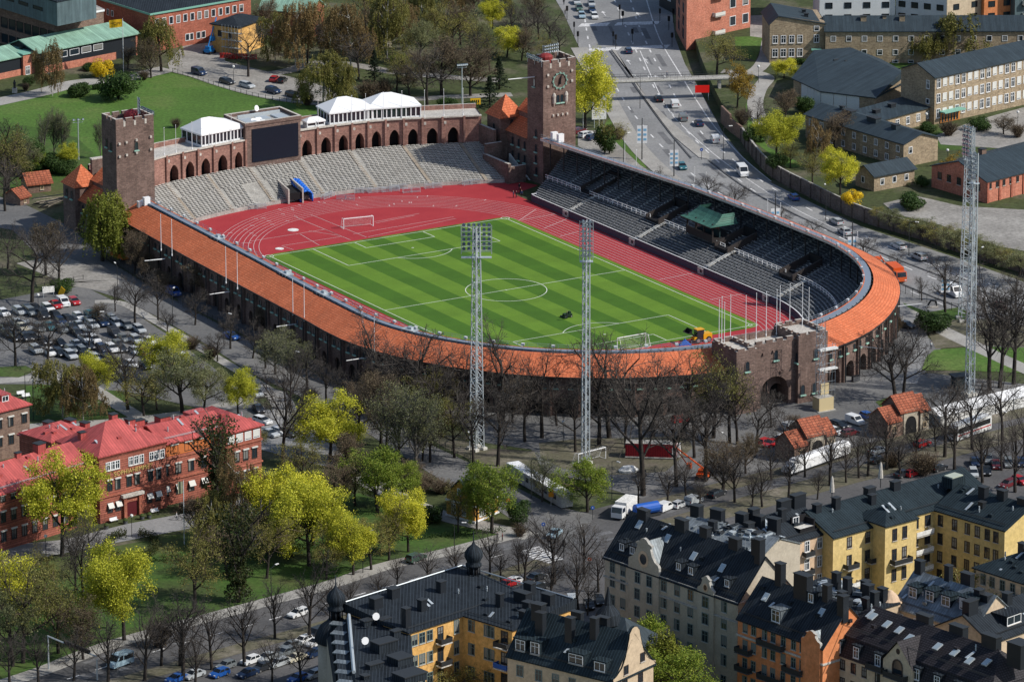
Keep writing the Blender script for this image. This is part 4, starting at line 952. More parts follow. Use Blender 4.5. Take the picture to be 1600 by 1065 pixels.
class House:
 def __init__(s, name, label, cat, origin, group=None, zb=0.0):
  s.o = (origin[0], origin[1]); s.zb = zb; s.root = empty(name, (origin[0], origin[1], zb), 0, label, cat, group); s.walls = []
 def loc(s, p): return (p[0] - s.o[0], p[1] - s.o[1])
 def volume(s, pts, h, wall, roof=None, roofmat=None, r=2.5, ov=.45, wins=(), z0=0.0, chim=(), chmat=None, trim=None, sky=(), rf=.5, name='wall', band=None, dorm=()):
  L = [s.loc(p) for p in pts]; n = len(L); mb = MB(); mb.prism(L, z0 - (.0 if z0 == 0 else 0), h)
  mid = lambda a, b, t=.5: lerp2(a, b, t)
  rid = None
  if roof == 'gable' and n == 4:
   a, b = mid(L[0], L[3], rf), mid(L[1], L[2], rf); rid = (a, b)
   mb.poly([(*L[3], h), (*L[0], h), (*a, h + r)]); mb.poly([(*L[1], h), (*L[2], h), (*b, h + r)])
  if roof == 'gabley' and n == 4:
   a, b = mid(L[0], L[1], rf), mid(L[3], L[2], rf); rid = (a, b)
   mb.poly([(*L[0], h), (*L[1], h), (*a, h + r)]); mb.poly([(*L[2], h), (*L[3], h), (*b, h + r)])
  w = mb.build(name, wall, s.root); s.walls.append(w)
  # cornice bands
  if band:
   bmat, zs = band; q = MB(); c = (sum(p[0] for p in L) / n, sum(p[1] for p in L) / n)
   O = grow(L, .22)
   for z in zs: q.prism(O, z, z + .35)
   q.build('cornice', bmat, s.root)
  ro = None
  if roof:
   q = MB(); O = grow(L, ov); th = .22
   if roof == 'flat':
    q.prism(O, h, h + .3)
    I = grow(L, -.15); q.poly([(*p, h + .303) for p in I], 0)
   elif roof == 'gable':
    A, B = away2(rid[0], rid[1], -ov), away2(rid[1], rid[0], -ov); e = r * ov / max(.1, dist(L[0], rid[0])); f = r * ov / max(.1, dist(L[3], rid[0]))
    q.poly([(*O[0], h - e + .05), (*O[1], h - e + .05), (*B, h + r + .05), (*A, h + r + .05)]); q.poly([(*O[2], h - f + .05), (*O[3], h - f + .05), (*A, h + r + .05), (*B, h + r + .05)])
    q.poly([(*O[0], h - e - .2), (*O[1], h - e - .2), (*O[1], h - e + .05), (*O[0], h - e + .05)]); q.poly([(*O[1], h - e - .2), (*B, h + r - .2), (*B, h + r + .05), (*O[1], h - e + .05)]); q.poly([(*O[2], h - f - .2), (*B, h + r - .2), (*B, h + r + .05), (*O[2], h - f + .05)])
    q.poly([(*O[0], h - e - .2), (*A, h + r - .2), (*A, h + r + .05), (*O[0], h - e + .05)]); q.poly([(*O[3], h - f - .2), (*A, h + r - .2), (*A, h + r + .05), (*O[3], h - f + .05)])
    for aa, bb, c, d in ((O[0], O[1], B, A),): q.poly([(*aa, h - e - .2), (*bb, h - e - .2), (*c, h + r - .2), (*d, h + r - .2)])
   elif roof == 'gabley':
    A, B = away2(rid[0], rid[1], -ov), away2(rid[1], rid[0], -ov); e = r * ov / max(.1, dist(L[0], rid[0]))
    q.poly([(*O[1], h - e + .05), (*O[2], h - e + .05), (*B, h + r + .05), (*A, h + r + .05)]); q.poly([(*O[3], h - e + .05), (*O[0], h - e + .05), (*A, h + r + .05), (*B, h + r + .05)])
    q.poly([(*O[0], h - e - .2), (*A, h + r - .2), (*A, h + r + .05), (*O[0], h - e + .05)]); q.poly([(*O[1], h - e - .2), (*A, h + r - .2), (*A, h + r + .05), (*O[1], h - e + .05)])
    q.poly([(*O[1], h - e - .2), (*O[2], h - e - .2), (*O[2], h - e + .05), (*O[1], h - e + .05)])
    q.poly([(*O[0], h - e - .2), (*O[3], h - e - .2), (*O[3], h - e + .05), (*O[0], h - e + .05)])
   elif roof == 'hip':
    wx, wy = dist(L[0], L[1]), dist(L[1], L[2])
    if wx >= wy: m0, m1 = mid(O[0], O[3]), mid(O[1], O[2]); i = min(.5, wy / 2 / wx); A, B = mid(m0, m1, i), mid(m0, m1, 1 - i); F4 = [(O[0], O[1], B, A), (O[2], O[3], A, B), (O[1], O[2], B), (O[3], O[0], A)]
    else: m0, m1 = mid(O[0], O[1]), mid(O[3], O[2]); i = min(.5, wx / 2 / wy); A, B = mid(m0, m1, i), mid(m0, m1, 1 - i); F4 = [(O[1], O[2], B, A), (O[3], O[0], A, B), (O[0], O[1], A), (O[2], O[3], B)]
    for f in F4: q.poly([(*p, h + .05 if k < 2 else h + r) for k, p in enumerate(f)])
    q.prism(O, h - .2, h + .05)
   elif roof == 'shed':
    q.poly([(*O[0], h + .05), (*O[1], h + .05), (*O[2], h + r), (*O[3], h + r)]); q.poly([(*O[0], h - .2), (*O[1], h - .2), (*O[1], h + .05), (*O[0], h + .05)]); q.poly([(*O[1], h - .2), (*O[2], h - .2), (*O[2], h + r), (*O[1], h + .05)]); q.poly([(*O[3], h - .2), (*O[0], h - .2), (*O[0], h + .05), (*O[3], h + r)]); q.poly([(*O[2], h - .2), (*O[3], h - .2), (*O[3], h + r), (*O[2], h + r)])
   elif roof == 'mansard':
    I = grow(L, -1.3); r1 = min(3.6, r * .6); A, B = mid(I[0], I[3]), mid(I[1], I[2]); A, B = away2(A, B, 4.0), away2(B, A, 4.0)
    for k in range(4): q.poly([(*O[k], h), (*O[(k + 1) % 4], h), (*I[(k + 1) % 4], h + r1), (*I[k], h + r1)])
    I2 = grow(L, -1.0)
    for f in ((I2[0], I2[1], B, A), (I2[2], I2[3], A, B), (I2[1], I2[2], B), (I2[3], I2[0], A)): q.poly([(*p, h + r1 + .02 if k < 2 else h + r) for k, p in enumerate(f)])
   mats = [roofmat]
   ro = q.build('roof', mats, s.root); s.roof = ro
   if trim:
    t = MB(); O2 = grow(L, ov + .1)
    for k in range(n):
     a, b = O2[k], O2[(k + 1) % n]; c, d = O[k], O[(k + 1) % n]
     t.poly([(*a, h - .15), (*b, h - .15), (*b, h + .36), (*a, h + .36)]); t.poly([(*a, h + .36), (*b, h + .36), (*away2(d, c, .3), h + .36), (*away2(c, d, .3), h + .36)])
    t.build('eaves_trim', trim, s.root)
  def on(fx, fy, dz=0):   # fractional position on a quad footprint and the roof height there
   p = lerp2(lerp2(L[0], L[1], fx), lerp2(L[3], L[2], fx), fy)
   if roof == 'gable': z = h + r * (fy / rf if fy < rf else (1 - fy) / (1 - rf))
   elif roof == 'gabley': z = h + r * (fx / rf if fx < rf else (1 - fx) / (1 - rf))
   elif roof == 'shed': z = h + r * fy
   elif roof == 'hip': z = h + r * min(1, 2 * min(fy, 1 - fy), 2.0 * min(fx, 1 - fx) * max(1, dist(L[0], L[1]) / dist(L[1], L[2])))
   elif roof == 'mansard': z = h + r * .6 + r * .4 * min(1, 2 * min(fy, 1 - fy))
   else: z = h + .3
   return (p[0], p[1], z + dz)
  s.on = on; a0 = math.atan2(L[1][1] - L[0][1], L[1][0] - L[0][0]); s.a0 = a0
  for c in chim:
   fx, fy, sx, sy, hh = c[:5]; hh *= .85; p = on(fx, fy); q = MB(); q.cbox((0, 0, hh / 2 - .9), (sx, sy, hh + 1.8), a0); q.cbox((0, 0, hh + .08), (sx + .24, sy + .24, .16), a0, 1)
   q.build('chimney', [chmat or M['darkcladding'], M['darksteel']], ro or s.root, True if False else False, True, p)
  if ro and (h >= 15 or roofmat is M['roofred']) and roof in ('gable', 'hip', 'shed', 'mansard'):
   for k in range(7):   # vents, hatches and pipes scattered over the slope
    c = on(WR.uniform(.06, .94), WR.uniform(.12, .46)); q = MB()
    if k % 3 == 0: q.cbox((0, 0, .15), (.9, .7, .6), a0, 0)
    elif k % 3 == 1: q.tube((0, 0, -.3), (0, 0, WR.uniform(.6, 1.3)), .13, n=6, m=1); q.tube((0, 0, .5), (0, 0, .62), .2, n=6, m=1)
    else: q.cbox((0, 0, .12), (.5, 2.2, .12), a0, 1, None, WR.uniform(.3, .5))
    q.build('roof_vent', [roofmat, M['steel']], ro, False, True, c)
   if roof != 'hip':
    q = MB(); c0, c1 = on(.02, .05, .3), on(.98, .05, .3); q.tube(c0, c1, .05, n=4); q.tube((c0[0], c0[1], c0[2] + .2), (c1[0], c1[1], c1[2] + .2), .05, n=4); q.build('snow_guard', M['darksteel'] if roofmat is not M['roofred'] else M['steel'], ro)
  for fx, fy in sky:
   # skylights lie in the front slope
   p = Vector(on(fx, fy)); e = Vector(on(fx, fy + .02)) - Vector(on(fx, fy - .02)); up = e.normalized(); rt = Vector((math.cos(a0), math.sin(a0), 0)); nn = rt.cross(up).normalized(); q = MB()
   def sq(w_, h_, d, mi): q.poly([tuple(rt * (-w_) + up * (-h_) + nn * d), tuple(rt * w_ + up * (-h_) + nn * d), tuple(rt * w_ + up * h_ + nn * d), tuple(rt * (-w_) + up * h_ + nn * d)], mi)
   sq(.62, .85, .16, 0); sq(.47, .68, .175, 1)
   for sx, sy in ((1, 0), (-1, 0), (0, 1), (0, -1)):
    if sx: q.poly([tuple(rt * .62 * sx + up * -.85 + nn * -.1), tuple(rt * .62 * sx + up * .85 + nn * -.1), tuple(rt * .62 * sx + up * .85 + nn * .16), tuple(rt * .62 * sx + up * -.85 + nn * .16)], 0)
    else: q.poly([tuple(rt * -.62 + up * .85 * sy + nn * -.1), tuple(rt * .62 + up * .85 * sy + nn * -.1), tuple(rt * .62 + up * .85 * sy + nn * .16), tuple(rt * -.62 + up * .85 * sy + nn * .16)], 0)
   q.build('skylight', [M['steel'], M['skyglass']], ro, False, True, tuple(p))
  for (fx, fy, w_, hh, style, rm) in dorm:
   p = on(fx, fy); T = Matrix.Rotation(a0, 4, 'Z'); q = MB(); dd = 3.2
   q.box(-w_ / 2, 0, -1.2, w_ / 2, dd, hh, 0, None, T); q.box(-w_ / 2 - .25, -.3, hh, w_ / 2 + .25, dd + .3, hh + .16, 1, None, T)
   d_ = q.build('dormer', [rm, rm], ro, False, True, p); ww = win_mesh(round(w_ - .5, 2), round(hh - .55, 2), style)
   inst('window', ww, d_, tuple(T @ Vector((0, -.01, .25))), a0)
  for wsp in wins:
   e, cols, zs, ww, wh, st_ = wsp[:6]; a, b = L[e], L[(e + 1) % n]; ang = math.atan2(b[1] - a[1], b[0] - a[0]); me = None
   fr = [(k + .5) / cols for k in range(cols)] if isinstance(cols, int) else cols
   if len(wsp) > 6: fr = [wsp[6] + (wsp[7] - wsp[6]) * f for f in fr]
   for z in zs:
    for f in fr: p = lerp2(a, b, f); inst('window', win_mesh(ww, wh, st_, WR.choice((0, 0, 0, 1, 2, 3))), w, (p[0], p[1], z), ang)
  return s
 def balcony(s, pts, e, f, z, w, d, mat, slab=None, h=1.0):
  L = [s.loc(p) for p in pts]; n = len(L); a, b = L[e], L[(e + 1) % n]; ang = math.atan2(b[1] - a[1], b[0] - a[0]); p = lerp2(a, b, f); q = MB()
  q.box(-w / 2, -d, -.18, w / 2, 0, 0, 1); q.box(-w / 2, -d, .12, w / 2, -d + .05, h, 0); q.box(-w / 2, -d + .05, .12, -w / 2 + .05, 0, h, 0); q.box(w / 2 - .05, -d + .05, .12, w / 2, 0, h, 0)
  o = q.build('balcony', [mat, slab or M['concrete']], s.root, False, True, (p[0], p[1], z)); o.rotation_euler = (0, 0, ang); return o
def dist(a, b): return math.hypot(a[0] - b[0], a[1] - b[1])
def away2(p, q, d):
 L = dist(p, q) or 1; return (p[0] + (q[0] - p[0]) * d / L, p[1] + (q[1] - p[1]) * d / L)
def grow(L, d):
 n = len(L); ar = sum(L[i][0] * L[(i + 1) % n][1] - L[(i + 1) % n][0] * L[i][1] for i in range(n)); sg = 1 if ar > 0 else -1; out = []
 for i in range(n):
  p, c, q = L[i - 1], L[i], L[(i + 1) % n]
  d1 = ((c[1] - p[1]), -(c[0] - p[0])); l1 = math.hypot(*d1); d2 = ((q[1] - c[1]), -(q[0] - c[0])); l2 = math.hypot(*d2)
  n1 = (d1[0] / l1 * sg, d1[1] / l1 * sg); n2 = (d2[0] / l2 * sg, d2[1] / l2 * sg); k = 1 + n1[0] * n2[0] + n1[1] * n2[1]; k = max(k, .4)
  out.append((c[0] + (n1[0] + n2[0]) / k * d, c[1] + (n1[1] + n2[1]) / k * d))
 return out
def quad(A, B, d, z, ext=0):   # front edge from two survey points at height z, depth d away from the viewer
 a, b = P(*A, z), P(*B, z); b = away2(a, b, dist(a, b) + ext); L = dist(a, b); nx, ny = -(b[1] - a[1]) / L, (b[0] - a[0]) / L
 return [a, b, (b[0] + nx * d, b[1] + ny * d), (a[0] + nx * d, a[1] + ny * d)]
M['skyglass'] = plain('skylight glass', (.4, .48, .52), .12, .3, .6)
def text_part(s, size, mat, parent, loc, rot, depth=.04, align='CENTER'):
 cu = bpy.data.curves.new('lettering', 'FONT'); cu.body = s; cu.size = size; cu.extrude = depth; cu.align_x = align
 t = bpy.data.objects.new('lettering', cu); col.objects.link(t); dg = bpy.context.evaluated_depsgraph_get(); me = bpy.data.meshes.new_from_object(t.evaluated_get(dg)); bpy.data.objects.remove(t)
 me.materials.clear(); me.materials.append(mat); o = bpy.data.objects.new('lettering', me); col.objects.link(o); o.parent = parent; o.location = loc; o.rotation_euler = rot; return o
def pts_px(L, z): return [P(x, y, z) for x, y in L]

# ---- apartment houses in the foreground
q = quad((945, 868), (1153, 940), 13.5, 19); H = House('apartment_house', 'grey stone apartment house with curved front gable, round windows and steep dark roof', 'apartment house', q[0])
col6 = [.055, .135, .24, .335, .43, .53, .63, .745, .9]
H.volume(q, 19, M['stonewall'], 'gable', M['roofdark'], 7.2, .35, [(0, [.06, .14], [2, 6, 10, 13.6, 16.4], 1.15, 1.9, 'green'), (0, [.245, .345, .45, .55, .65, .765, .9], [2, 6, 9.6, 13, 16.2], 1.25, 2.0, 'green')],
  chim=((.1, .48, 2.4, 1.2, 1.8), (.38, .5, 2.6, 1.2, 2.0), (.55, .52, 2.0, 1.2, 2.2), (.78, .5, 2.4, 1.2, 1.8), (.93, .52, 1.6, 1.4, 3.4), (.98, .45, 1.4, 1.4, 4.6)), sky=((.1, .4), (.33, .36), (.56, .28), (.78, .26)), band=(M['concrete'], (14.9, 18.6)),
  dorm=((.09, .1, 1.5, 1.7, 'white', M['roofdark']), (.17, .1, 1.5, 1.7, 'white', M['roofdark']), (.52, .1, 1.5, 1.7, 'white', M['roofdark']), (.61, .1, 1.5, 1.7, 'white', M['roofdark']), (.88, .1, 1.5, 1.7, 'white', M['roofdark'])))
def curved_gable(Hs, pts, f0, f1, z0, z1, mat, disc=True, back=3.5, mi=None):
 L = [Hs.loc(p) for p in pts]; a, b = L[0], L[1]; ang = math.atan2(b[1] - a[1], b[0] - a[0]); w = dist(a, b) * (f1 - f0); c = lerp2(a, b, (f0 + f1) / 2); hh = z1 - z0
 pr = [(-.5, 0), (-.5, .3), (-.47, .36), (-.36, .42), (-.27, .56), (-.22, .72), (-.2, .78), (-.26, .8), (-.26, .84), (-.16, .88), (-.08, .97), (0, 1), ]
 pr = pr + [(-x, z) for x, z in pr[-2::-1]]; pr = [(x * w, z * hh) for x, z in pr]; m = MB(); d0 = -.32
 m.poly([(x, d0, z) for x, z in pr], 0); m.poly([(x, .25, z) for x, z in pr[::-1]], 0)
 for (x, z), (x2, z2) in zip(pr, pr[1:]): m.poly([(x, d0, z), (x, .25, z), (x2, .25, z2), (x2, d0, z2)], 1)
 m.box(-w / 2, d0, -19 if z0 > 18 else -z0, w / 2, -.01, 0, 0)
 if disc:
  for k in range(20):
   t0, t1 = 2 * math.pi * k / 20, 2 * math.pi * (k + 1) / 20; r0, r1 = w * .11, w * .17; zc = hh * .42
   m.poly([(r0 * math.cos(t0), d0 - .12, zc + r0 * 1.15 * math.sin(t0)), (r0 * math.cos(t1), d0 - .12, zc + r0 * 1.15 * math.sin(t1)), (r1 * math.cos(t1), d0 - .06, zc + r1 * 1.15 * math.sin(t1)), (r1 * math.cos(t0), d0 - .06, zc + r1 * 1.15 * math.sin(t0))], 2)
  m.poly([(w * .11 * math.cos(2 * math.pi * k / 20), d0 - .05, hh * .42 + w * .127 * math.sin(2 * math.pi * k / 20)) for k in range(20)], 3)
 # little roof running back from the gable
 m.poly([(-w * .45, .25, .2), (-w * .02, .25, hh * .9), (-w * .02, back + 2, hh * .9), (-w * .45, back, .2)], 4); m.poly([(w * .02, .25, hh * .9), (w * .45, .25, .2), (w * .45, back, .2), (w * .02, back + 2, hh * .9)], 4)
 o = m.build('gable', [mat, M['concrete'], M['pinkwall'], M['glass'], M['roofgrey']], Hs.root, False, True, (c[0], c[1], z0)); o.rotation_euler = (0, 0, ang); return o
gb = curved_gable(H, q, .19, .42, 18.2, 25.2, M['stonewall'])
for x in (-1.3, 1.3): inst('window', win_mesh(1.25, 2.0, 'green'), gb, (x * 1.2, -.33, -2.0))
for z in (-5.2, -8.6, -12):
 for x in (-1.5, 1.5): inst('window', win_mesh(1.25, 2.0, 'green'), gb, (x * 1.1, -.33, z))
gb = curved_gable(H, q, .71, .83, 18.2, 22.0, M['stonewall'])
for z in (-2.2, -5.4, -8.8): inst('window', win_mesh(1.5, 2.0, 'green'), gb, (0, -.33, z))

q = quad((793, 1022), (957, 1062), 12.5, 17); H = House('apartment_house', 'beige apartment house with dark steep roof and white-framed dormers, its end gable swept in curves', 'apartment house', q[0])
H.volume(q, 17, M['beige'], 'gable', M['roofblue'], 7.0, .3, [(0, [.12, .3, .46, .62, .8], [13.6, 10, 6.4], 1.3, 1.9, 'green'), (1, [.3, .68], [14.2, 10.6], 1.3, 1.7, 'dark')],
  chim=((.12, .45, 2.2, 1.6, 2.6), (.2, .3, 1.6, 1.2, 4.2), (.48, .3, 1.5, 1.2, 4.6), (.68, .38, 1.3, 1.1, 4.0), (.45, .55, 2.2, 1.0, 2.2), (.7, .55, 2.2, 1.0, 2.4)), dorm=((.1, .06, 2.4, 2.4, 'white', M['roofblue']), (.24, .06, 2.2, 2.6, 'white', M['roofblue']), (.63, .06, 3.4, 2.2, 'white', M['roofblue']), (.86, .05, 2.6, 2.0, 'white', M['roofblue'])))
# swept parapet on the end gable
L = [H.loc(p) for p in q]; a, b = L[1], L[2]; ang = math.atan2(b[1] - a[1], b[0] - a[0]); w = dist(a, b); m = MB()
pr = [(-.52, -.6), (-.52, .25), (-.44, .5), (-.3, 1.6), (-.22, 3.2), (-.17, 5.0), (-.13, 6.6), (-.12, 7.3), (-.06, 8.1), (0, 8.3)]; pr = pr + [(-x, z) for x, z in pr[-2::-1]]; pr = [(x * w, z) for x, z in pr]
m.poly([(x, -.3, z) for x, z in pr], 0); m.poly([(x, .2, z) for x, z in pr[::-1]], 0)
for (x, z), (x2, z2) in zip(pr, pr[1:]): m.poly([(x, -.36, z), (x, .26, z), (x2, .26, z2), (x2, -.36, z2)], 1)
m.box(-w * .53, -.42, -.75, w * .53, -.3, -.4, 1)
gb = m.build('gable', [M['beige'], M['roofblue']], H.root, False, True, ((a[0] + b[0]) / 2, (a[1] + b[1]) / 2, 17)); gb.rotation_euler = (0, 0, ang)
for x in (-2.6, 2.4): inst('window', win_mesh(1.2, 1.5, 'dark'), gb, (x, -.31, 1.2 if x > 0 else .2))

q = quad((1153, 964), (1286, 1011), 12.5, 17.5); H = House('apartment_house', 'bright orange apartment house with black balconies and steep blackened roof', 'apartment house', q[0])
H.volume(q, 17.5, M['orangewall'], 'gable', M['roofdark'], 6.4, .3, [(0, [.09, .19, .32, .42, .54, .66, .76, .9], [15.2, 11.8, 8.4, 5], 1.05, 1.8, 'green')],
  chim=((.2, .5, 1.6, 1.3, 4.2), (.5, .45, 3.4, 1.6, 4.6), (.75, .5, 1.4, 1.2, 3.0), (.92, .5, 1.3, 1.2, 2.6), (.98, .42, 1.6, 1.4, 3.6)), sky=((.15, .3), (.78, .34)), band=(M['stone'], (14.1,)), dorm=((.4, .08, 2.4, 2.6, 'white', M['roofgrey']), (.62, .4, 1.6, 2.0, 'white', M['roofdark'])))
for f, z, w in ((.1, 11.4, 3.6), (.42, 14.4, 6.4), (.68, 11.0, 4.6), (.42, 8, 6), (.1, 8, 3.6)): H.balcony(q, 0, f, z, w, 1.3, M['railing'], M['darkc'])
curved_gable(H, q, .76, .98, 17.2, 20.0, M['orangewall'], False)

q = quad((1286, 1014), (1550, 1109), 14, 15); H = House('apartment_house', 'cream apartment house with black mansard, brown tiled upper roof and arched gable window', 'apartment house', q[0])
H.volume(q, 15, M['creamwall'], 'mansard', M['roofbrown'], 8.2, .3, [(0, [.055, .12, .185, .25, .33, .39, .6, .68, .76, .84, .92], [12.6, 9.2, 5.8], 1.05, 1.8, 'dark')],
  chim=((.12, .55, 1.2, 1.2, 3.0), (.42, .55, 3.2, 1.2, 1.8), (.62, .55, 3.4, 1.4, 2.0), (.82, .52, 3.6, 1.4, 2.4), (.99, .5, 3.4, 3.0, 3.0)), sky=((.18, .34), (.28, .3), (.36, .28), (.44, .22), (.6, .24), (.7, .24), (.8, .2), (.88, .26)))
L = [H.loc(p) for p in q]; a0 = H.a0
for f in (.09, .2, .33, .56, .68, .8):
 p = lerp2(L[0], L[1], f); m = MB(); T = Matrix.Rotation(a0, 4, 'Z'); m.box(-.85, .0, 0, .85, 1.8, 2.6, 0, None, T); m.box(-1.05, -.2, 2.6, 1.05, 2.0, 2.78, 0, None, T)
 d_ = m.build('dormer', M['roofdark'], H.root, False, True, (p[0], p[1], 15.3)); inst('window', win_mesh(1.2, 1.9, 'white'), d_, tuple(T @ Vector((0, -.01, .4))), a0)
p = lerp2(L[0], L[1], .46); m = MB(); w = 7.4
pr = [(-w / 2, -12), (-w / 2, 2.6), (0, 6.6), (w / 2, 2.6), (w / 2, -12)]; m.poly([(x, -.5, z) for x, z in pr], 0)
for (x, z), (x2, z2) in zip(pr, pr[1:]): m.poly([(x, -.5, z), (x, .5, z), (x2, .5, z2), (x2, -.5, z2)], 0)
m.poly([(-w / 2 - .4, -.8, 2.3), (0, -.8, 6.8), (0, 6.5, 6.8), (-w / 2 - .4, 6.5, 2.3)], 1); m.poly([(0, -.8, 6.8), (w / 2 + .4, -.8, 2.3), (w / 2 + .4, 6.5, 2.3), (0, 6.5, 6.8)], 1)
m.poly([(.5 * math.cos(k * .45), -.53, 4.9 + .55 * math.sin(k * .45)) for k in range(14)], 2)
gb = m.build('gable', [M['creamwall'], M['roofbrown'], M['framedark']], H.root, False, True, (p[0], p[1], 15)); gb.rotation_euler = (0, 0, a0)
o = inst('window', arch_window(2.2, 3.0, False, None, .12).build('window', [M['framedark'], M['glass'], M['stone']]).data, gb, (0, -.5, .2)); bpy.data.objects.remove(bpy.data.objects[[x.name for x in bpy.data.objects if x.name.startswith('window') and x.parent is None][0]])
H.balcony(q, 0, .46, 15.0, 5.2, 1.7, M['railing'], M['darkc']); H.balcony(q, 0, .33, 15.0, 4.2, 1.2, M['railing'], M['darkc'])

q = quad((1181, 862), (1292, 830), 14, 18); H = House('apartment_house', 'pale pink apartment house with roof terraces cut into its dark roof', 'apartment house', q[0])
H.volume(q, 18, M['pinkwall'], 'gable', M['roofdark'], 3.6, .35, [(0, [.2, .5, .56, .72, .9], [15.2, 11.6, 8, 4.4], 1.1, 2.0, 'white'), (0, [.38], [11.4, 8], 1.3, 2.0, 'white')], chim=((.12, .3, 1.6, 1.3, 2.4), (.3, .46, 1.8, 1.4, 2.8), (.42, .2, 1.2, 1.1, 2.4), (.62, .35, 1.3, 1.1, 2.6), (.75, .5, 2.6, 1.4, 2.2), (.95, .5, 3.0, 1.4, 2.6)), sky=((.3, .3), (.38, .34)))
for f in (.1, .78):
 p = H.on(f, .16); m = MB(); T = Matrix.Rotation(H.a0, 4, 'Z'); m.box(-1.9, -1.2, -.7, 1.9, 1.6, .35, 0, 1, T); m.box(-1.9, 1.2, .35, 1.9, 1.6, 2.0, 0, None, T); m.box(1.6, -1.2, .35, 1.9, 1.2, 1.6, 0, None, T); d_ = m.build('roof_terrace', [M['black'], M['palec']], H.root, False, True, p); inst('window', win_mesh(1.4, 1.5, 'white'), d_, tuple(T @ Vector((-.8, 1.19, .38))), H.a0)
for f, z in ((.2, 10.8), (.72, 14.4), (.72, 10.8)): H.balcony(q, 0, f, z, 2.4, 1.1, M['railing'])
H.balcony(q, 0, .3, 11.0, 2.2, 1.2, M['blue'])

# yellow courtyard block: two wings meeting in an inner corner
Ia = P(1459, 794, 18); H = House('apartment_block', 'yellow apartment block round a courtyard corner, blue-black roof and balconies', 'apartment block', Ia)
q = quad((1302, 838), (1459, 794), 15, 18, 15); kx = dist(P(1302, 838, 18), P(1459, 794, 18)) / dist(q[0], q[1])
H.volume(q, 18, M['yellowwall'], 'gable', M['roofblue'], 3.2, .4, [(0, [f * kx for f in (.16, .34, .46, .56, .66)], [15, 11.4, 7.8, 4.2], 1.1, 2.0, 'dark'), (0, [.82 * kx, .94 * kx], [15, 11.4, 7.8], 1.3, 2.0, 'dark')], chim=((.05, .45, 1.4, 1.2, 1.6), (.16, .42, 1.3, 1.2, 2.4), (.36, .34, 1.3, 1.1, 2.0), (.4, .5, 2.0, 1.4, 1.4), (.55, .46, 1.8, 1.2, 1.8)))
for f, z, w, mt in ((.16, 11.0, 3, M['railing']), (.16, 7.2, 4.2, M['offwhite']), (.4, 11.0, 3.6, M['railing'])): H.balcony(q, 0, f * kx, z, w, 1.4, mt)
q3 = quad((1371, 817), (1420, 804), 6, 18.9); a, b = q3[0], q3[1]; L_ = dist(a, b); nx, ny = (b[1] - a[1]) / L_, -(b[0] - a[0]) / L_
q3 = [(a[0] + nx * 2.2, a[1] + ny * 2.2), (b[0] + nx * 2.2, b[1] + ny * 2.2), q3[2], q3[3]]
H.volume(q3, 18.9, M['yellowwall'], 'hip', M['roofblue'], 2.4, .4, [(0, [.3, .62], [15.6, 11.6, 7.6], 1.0, 2.2, 'dark')])
for z in (6.6, 10.2, 13.8): H.balcony(q, 0, .86 * kx, z, 4.6, 1.7, M['offwhite'])
H.balcony(q3, 0, .46, 11.0, 4.6, 1.4, M['railing'])
q = quad((1459, 794), (1570, 827), 15, 18)
H.volume(q, 18, M['yellowwall'], 'gable', M['roofblue'], 3.2, .4, [(0, [.1, .3, .48, .62, .76, .88], [15, 11.4, 7.8, 4.2], 1.1, 2.0, 'dark')], chim=((.4, .4, 1.6, 1.3, 2.4), (.62, .46, 1.8, 1.2, 2.0), (.5, .24, 1.2, 1.0, 1.2), (.9, .48, 2.2, 1.2, 1.2)))
p = H.on(-.1, .5); m = MB(); T = Matrix.Rotation(H.a0 + R(90), 4, 'Z'); m.box(-1.8, -1.4, -.8, 1.8, 1.4, 1.2, 0, None, T); m.box(-1.5, -1.1, 1.2, 1.5, 1.1, 1.4, 1, None, T); m.build('roof_lantern', [M['roofblue'], plain('lantern glass', (.42, .45, .36), .2)], H.root, False, True, p)
for k, (x, y, w) in enumerate(((1300, 772, 'left'), (1376, 750, 'right'))):
 m = MB(); m.tube((0, 0, -1.5), (0, 0, 1), .08, n=5, m=1); m.lathe((0, 0, 0), [(.3, .3), (.5, .5), (.48, 1.2), (.25, 3.2), (.05, 3.7)], 8, 0); o = m.build('closed_parasol', [M['stone'], M['darksteel']], None, False, True, (*P(x, y, 20.4), 20.4)); tag(o, 'closed cream parasol on the roof terrace behind the yellow block, ' + w + ' one', 'parasol', 'closed parasols on the roof terrace')

# amber courtyard block with onion turrets
Ib = P(723, 960, 18); H = House('apartment_block', 'amber courtyard apartment block with dark sheet roof and two black onion-domed turrets', 'apartment block', Ib)
q = quad((639, 987), (723, 960), 16.5, 18, 16); qa = q; kx = dist(P(639, 987, 18), P(723, 960, 18)) / dist(q[0], q[1])
H.volume(q, 18, M['amberwall'], 'shed', M['roofdark'], 1.6, .4, [(0, [.1 * kx, .24 * kx, .38 * kx], [15.2, 11.2, 7.2, 3.2], 1.35, 1.9, 'green'), (0, [.58 * kx], [14.6, 10.6, 6.6], 1.3, 2.5, 'dark'), (0, [.88 * kx], [15, 11, 7], 1.1, 2.4, 'green')], chim=((.04, .12, 1.2, 1.2, 4.2), (.1, .7, 2.2, 1.4, 2.2), (.3, .35, 1.4, 1.2, 2.4), (.3, .8, 2.0, 1.4, 2.0), (.6, .6, 1.4, 1.2, 2.4)))
for z in (14.2, 10.0, 5.8): H.balcony(q, 0, .6 * kx, z, 2.8, 1.5, M['railing'], M['palec'])
q = quad((723, 960), (800, 983), 16.5, 18); q2w = q
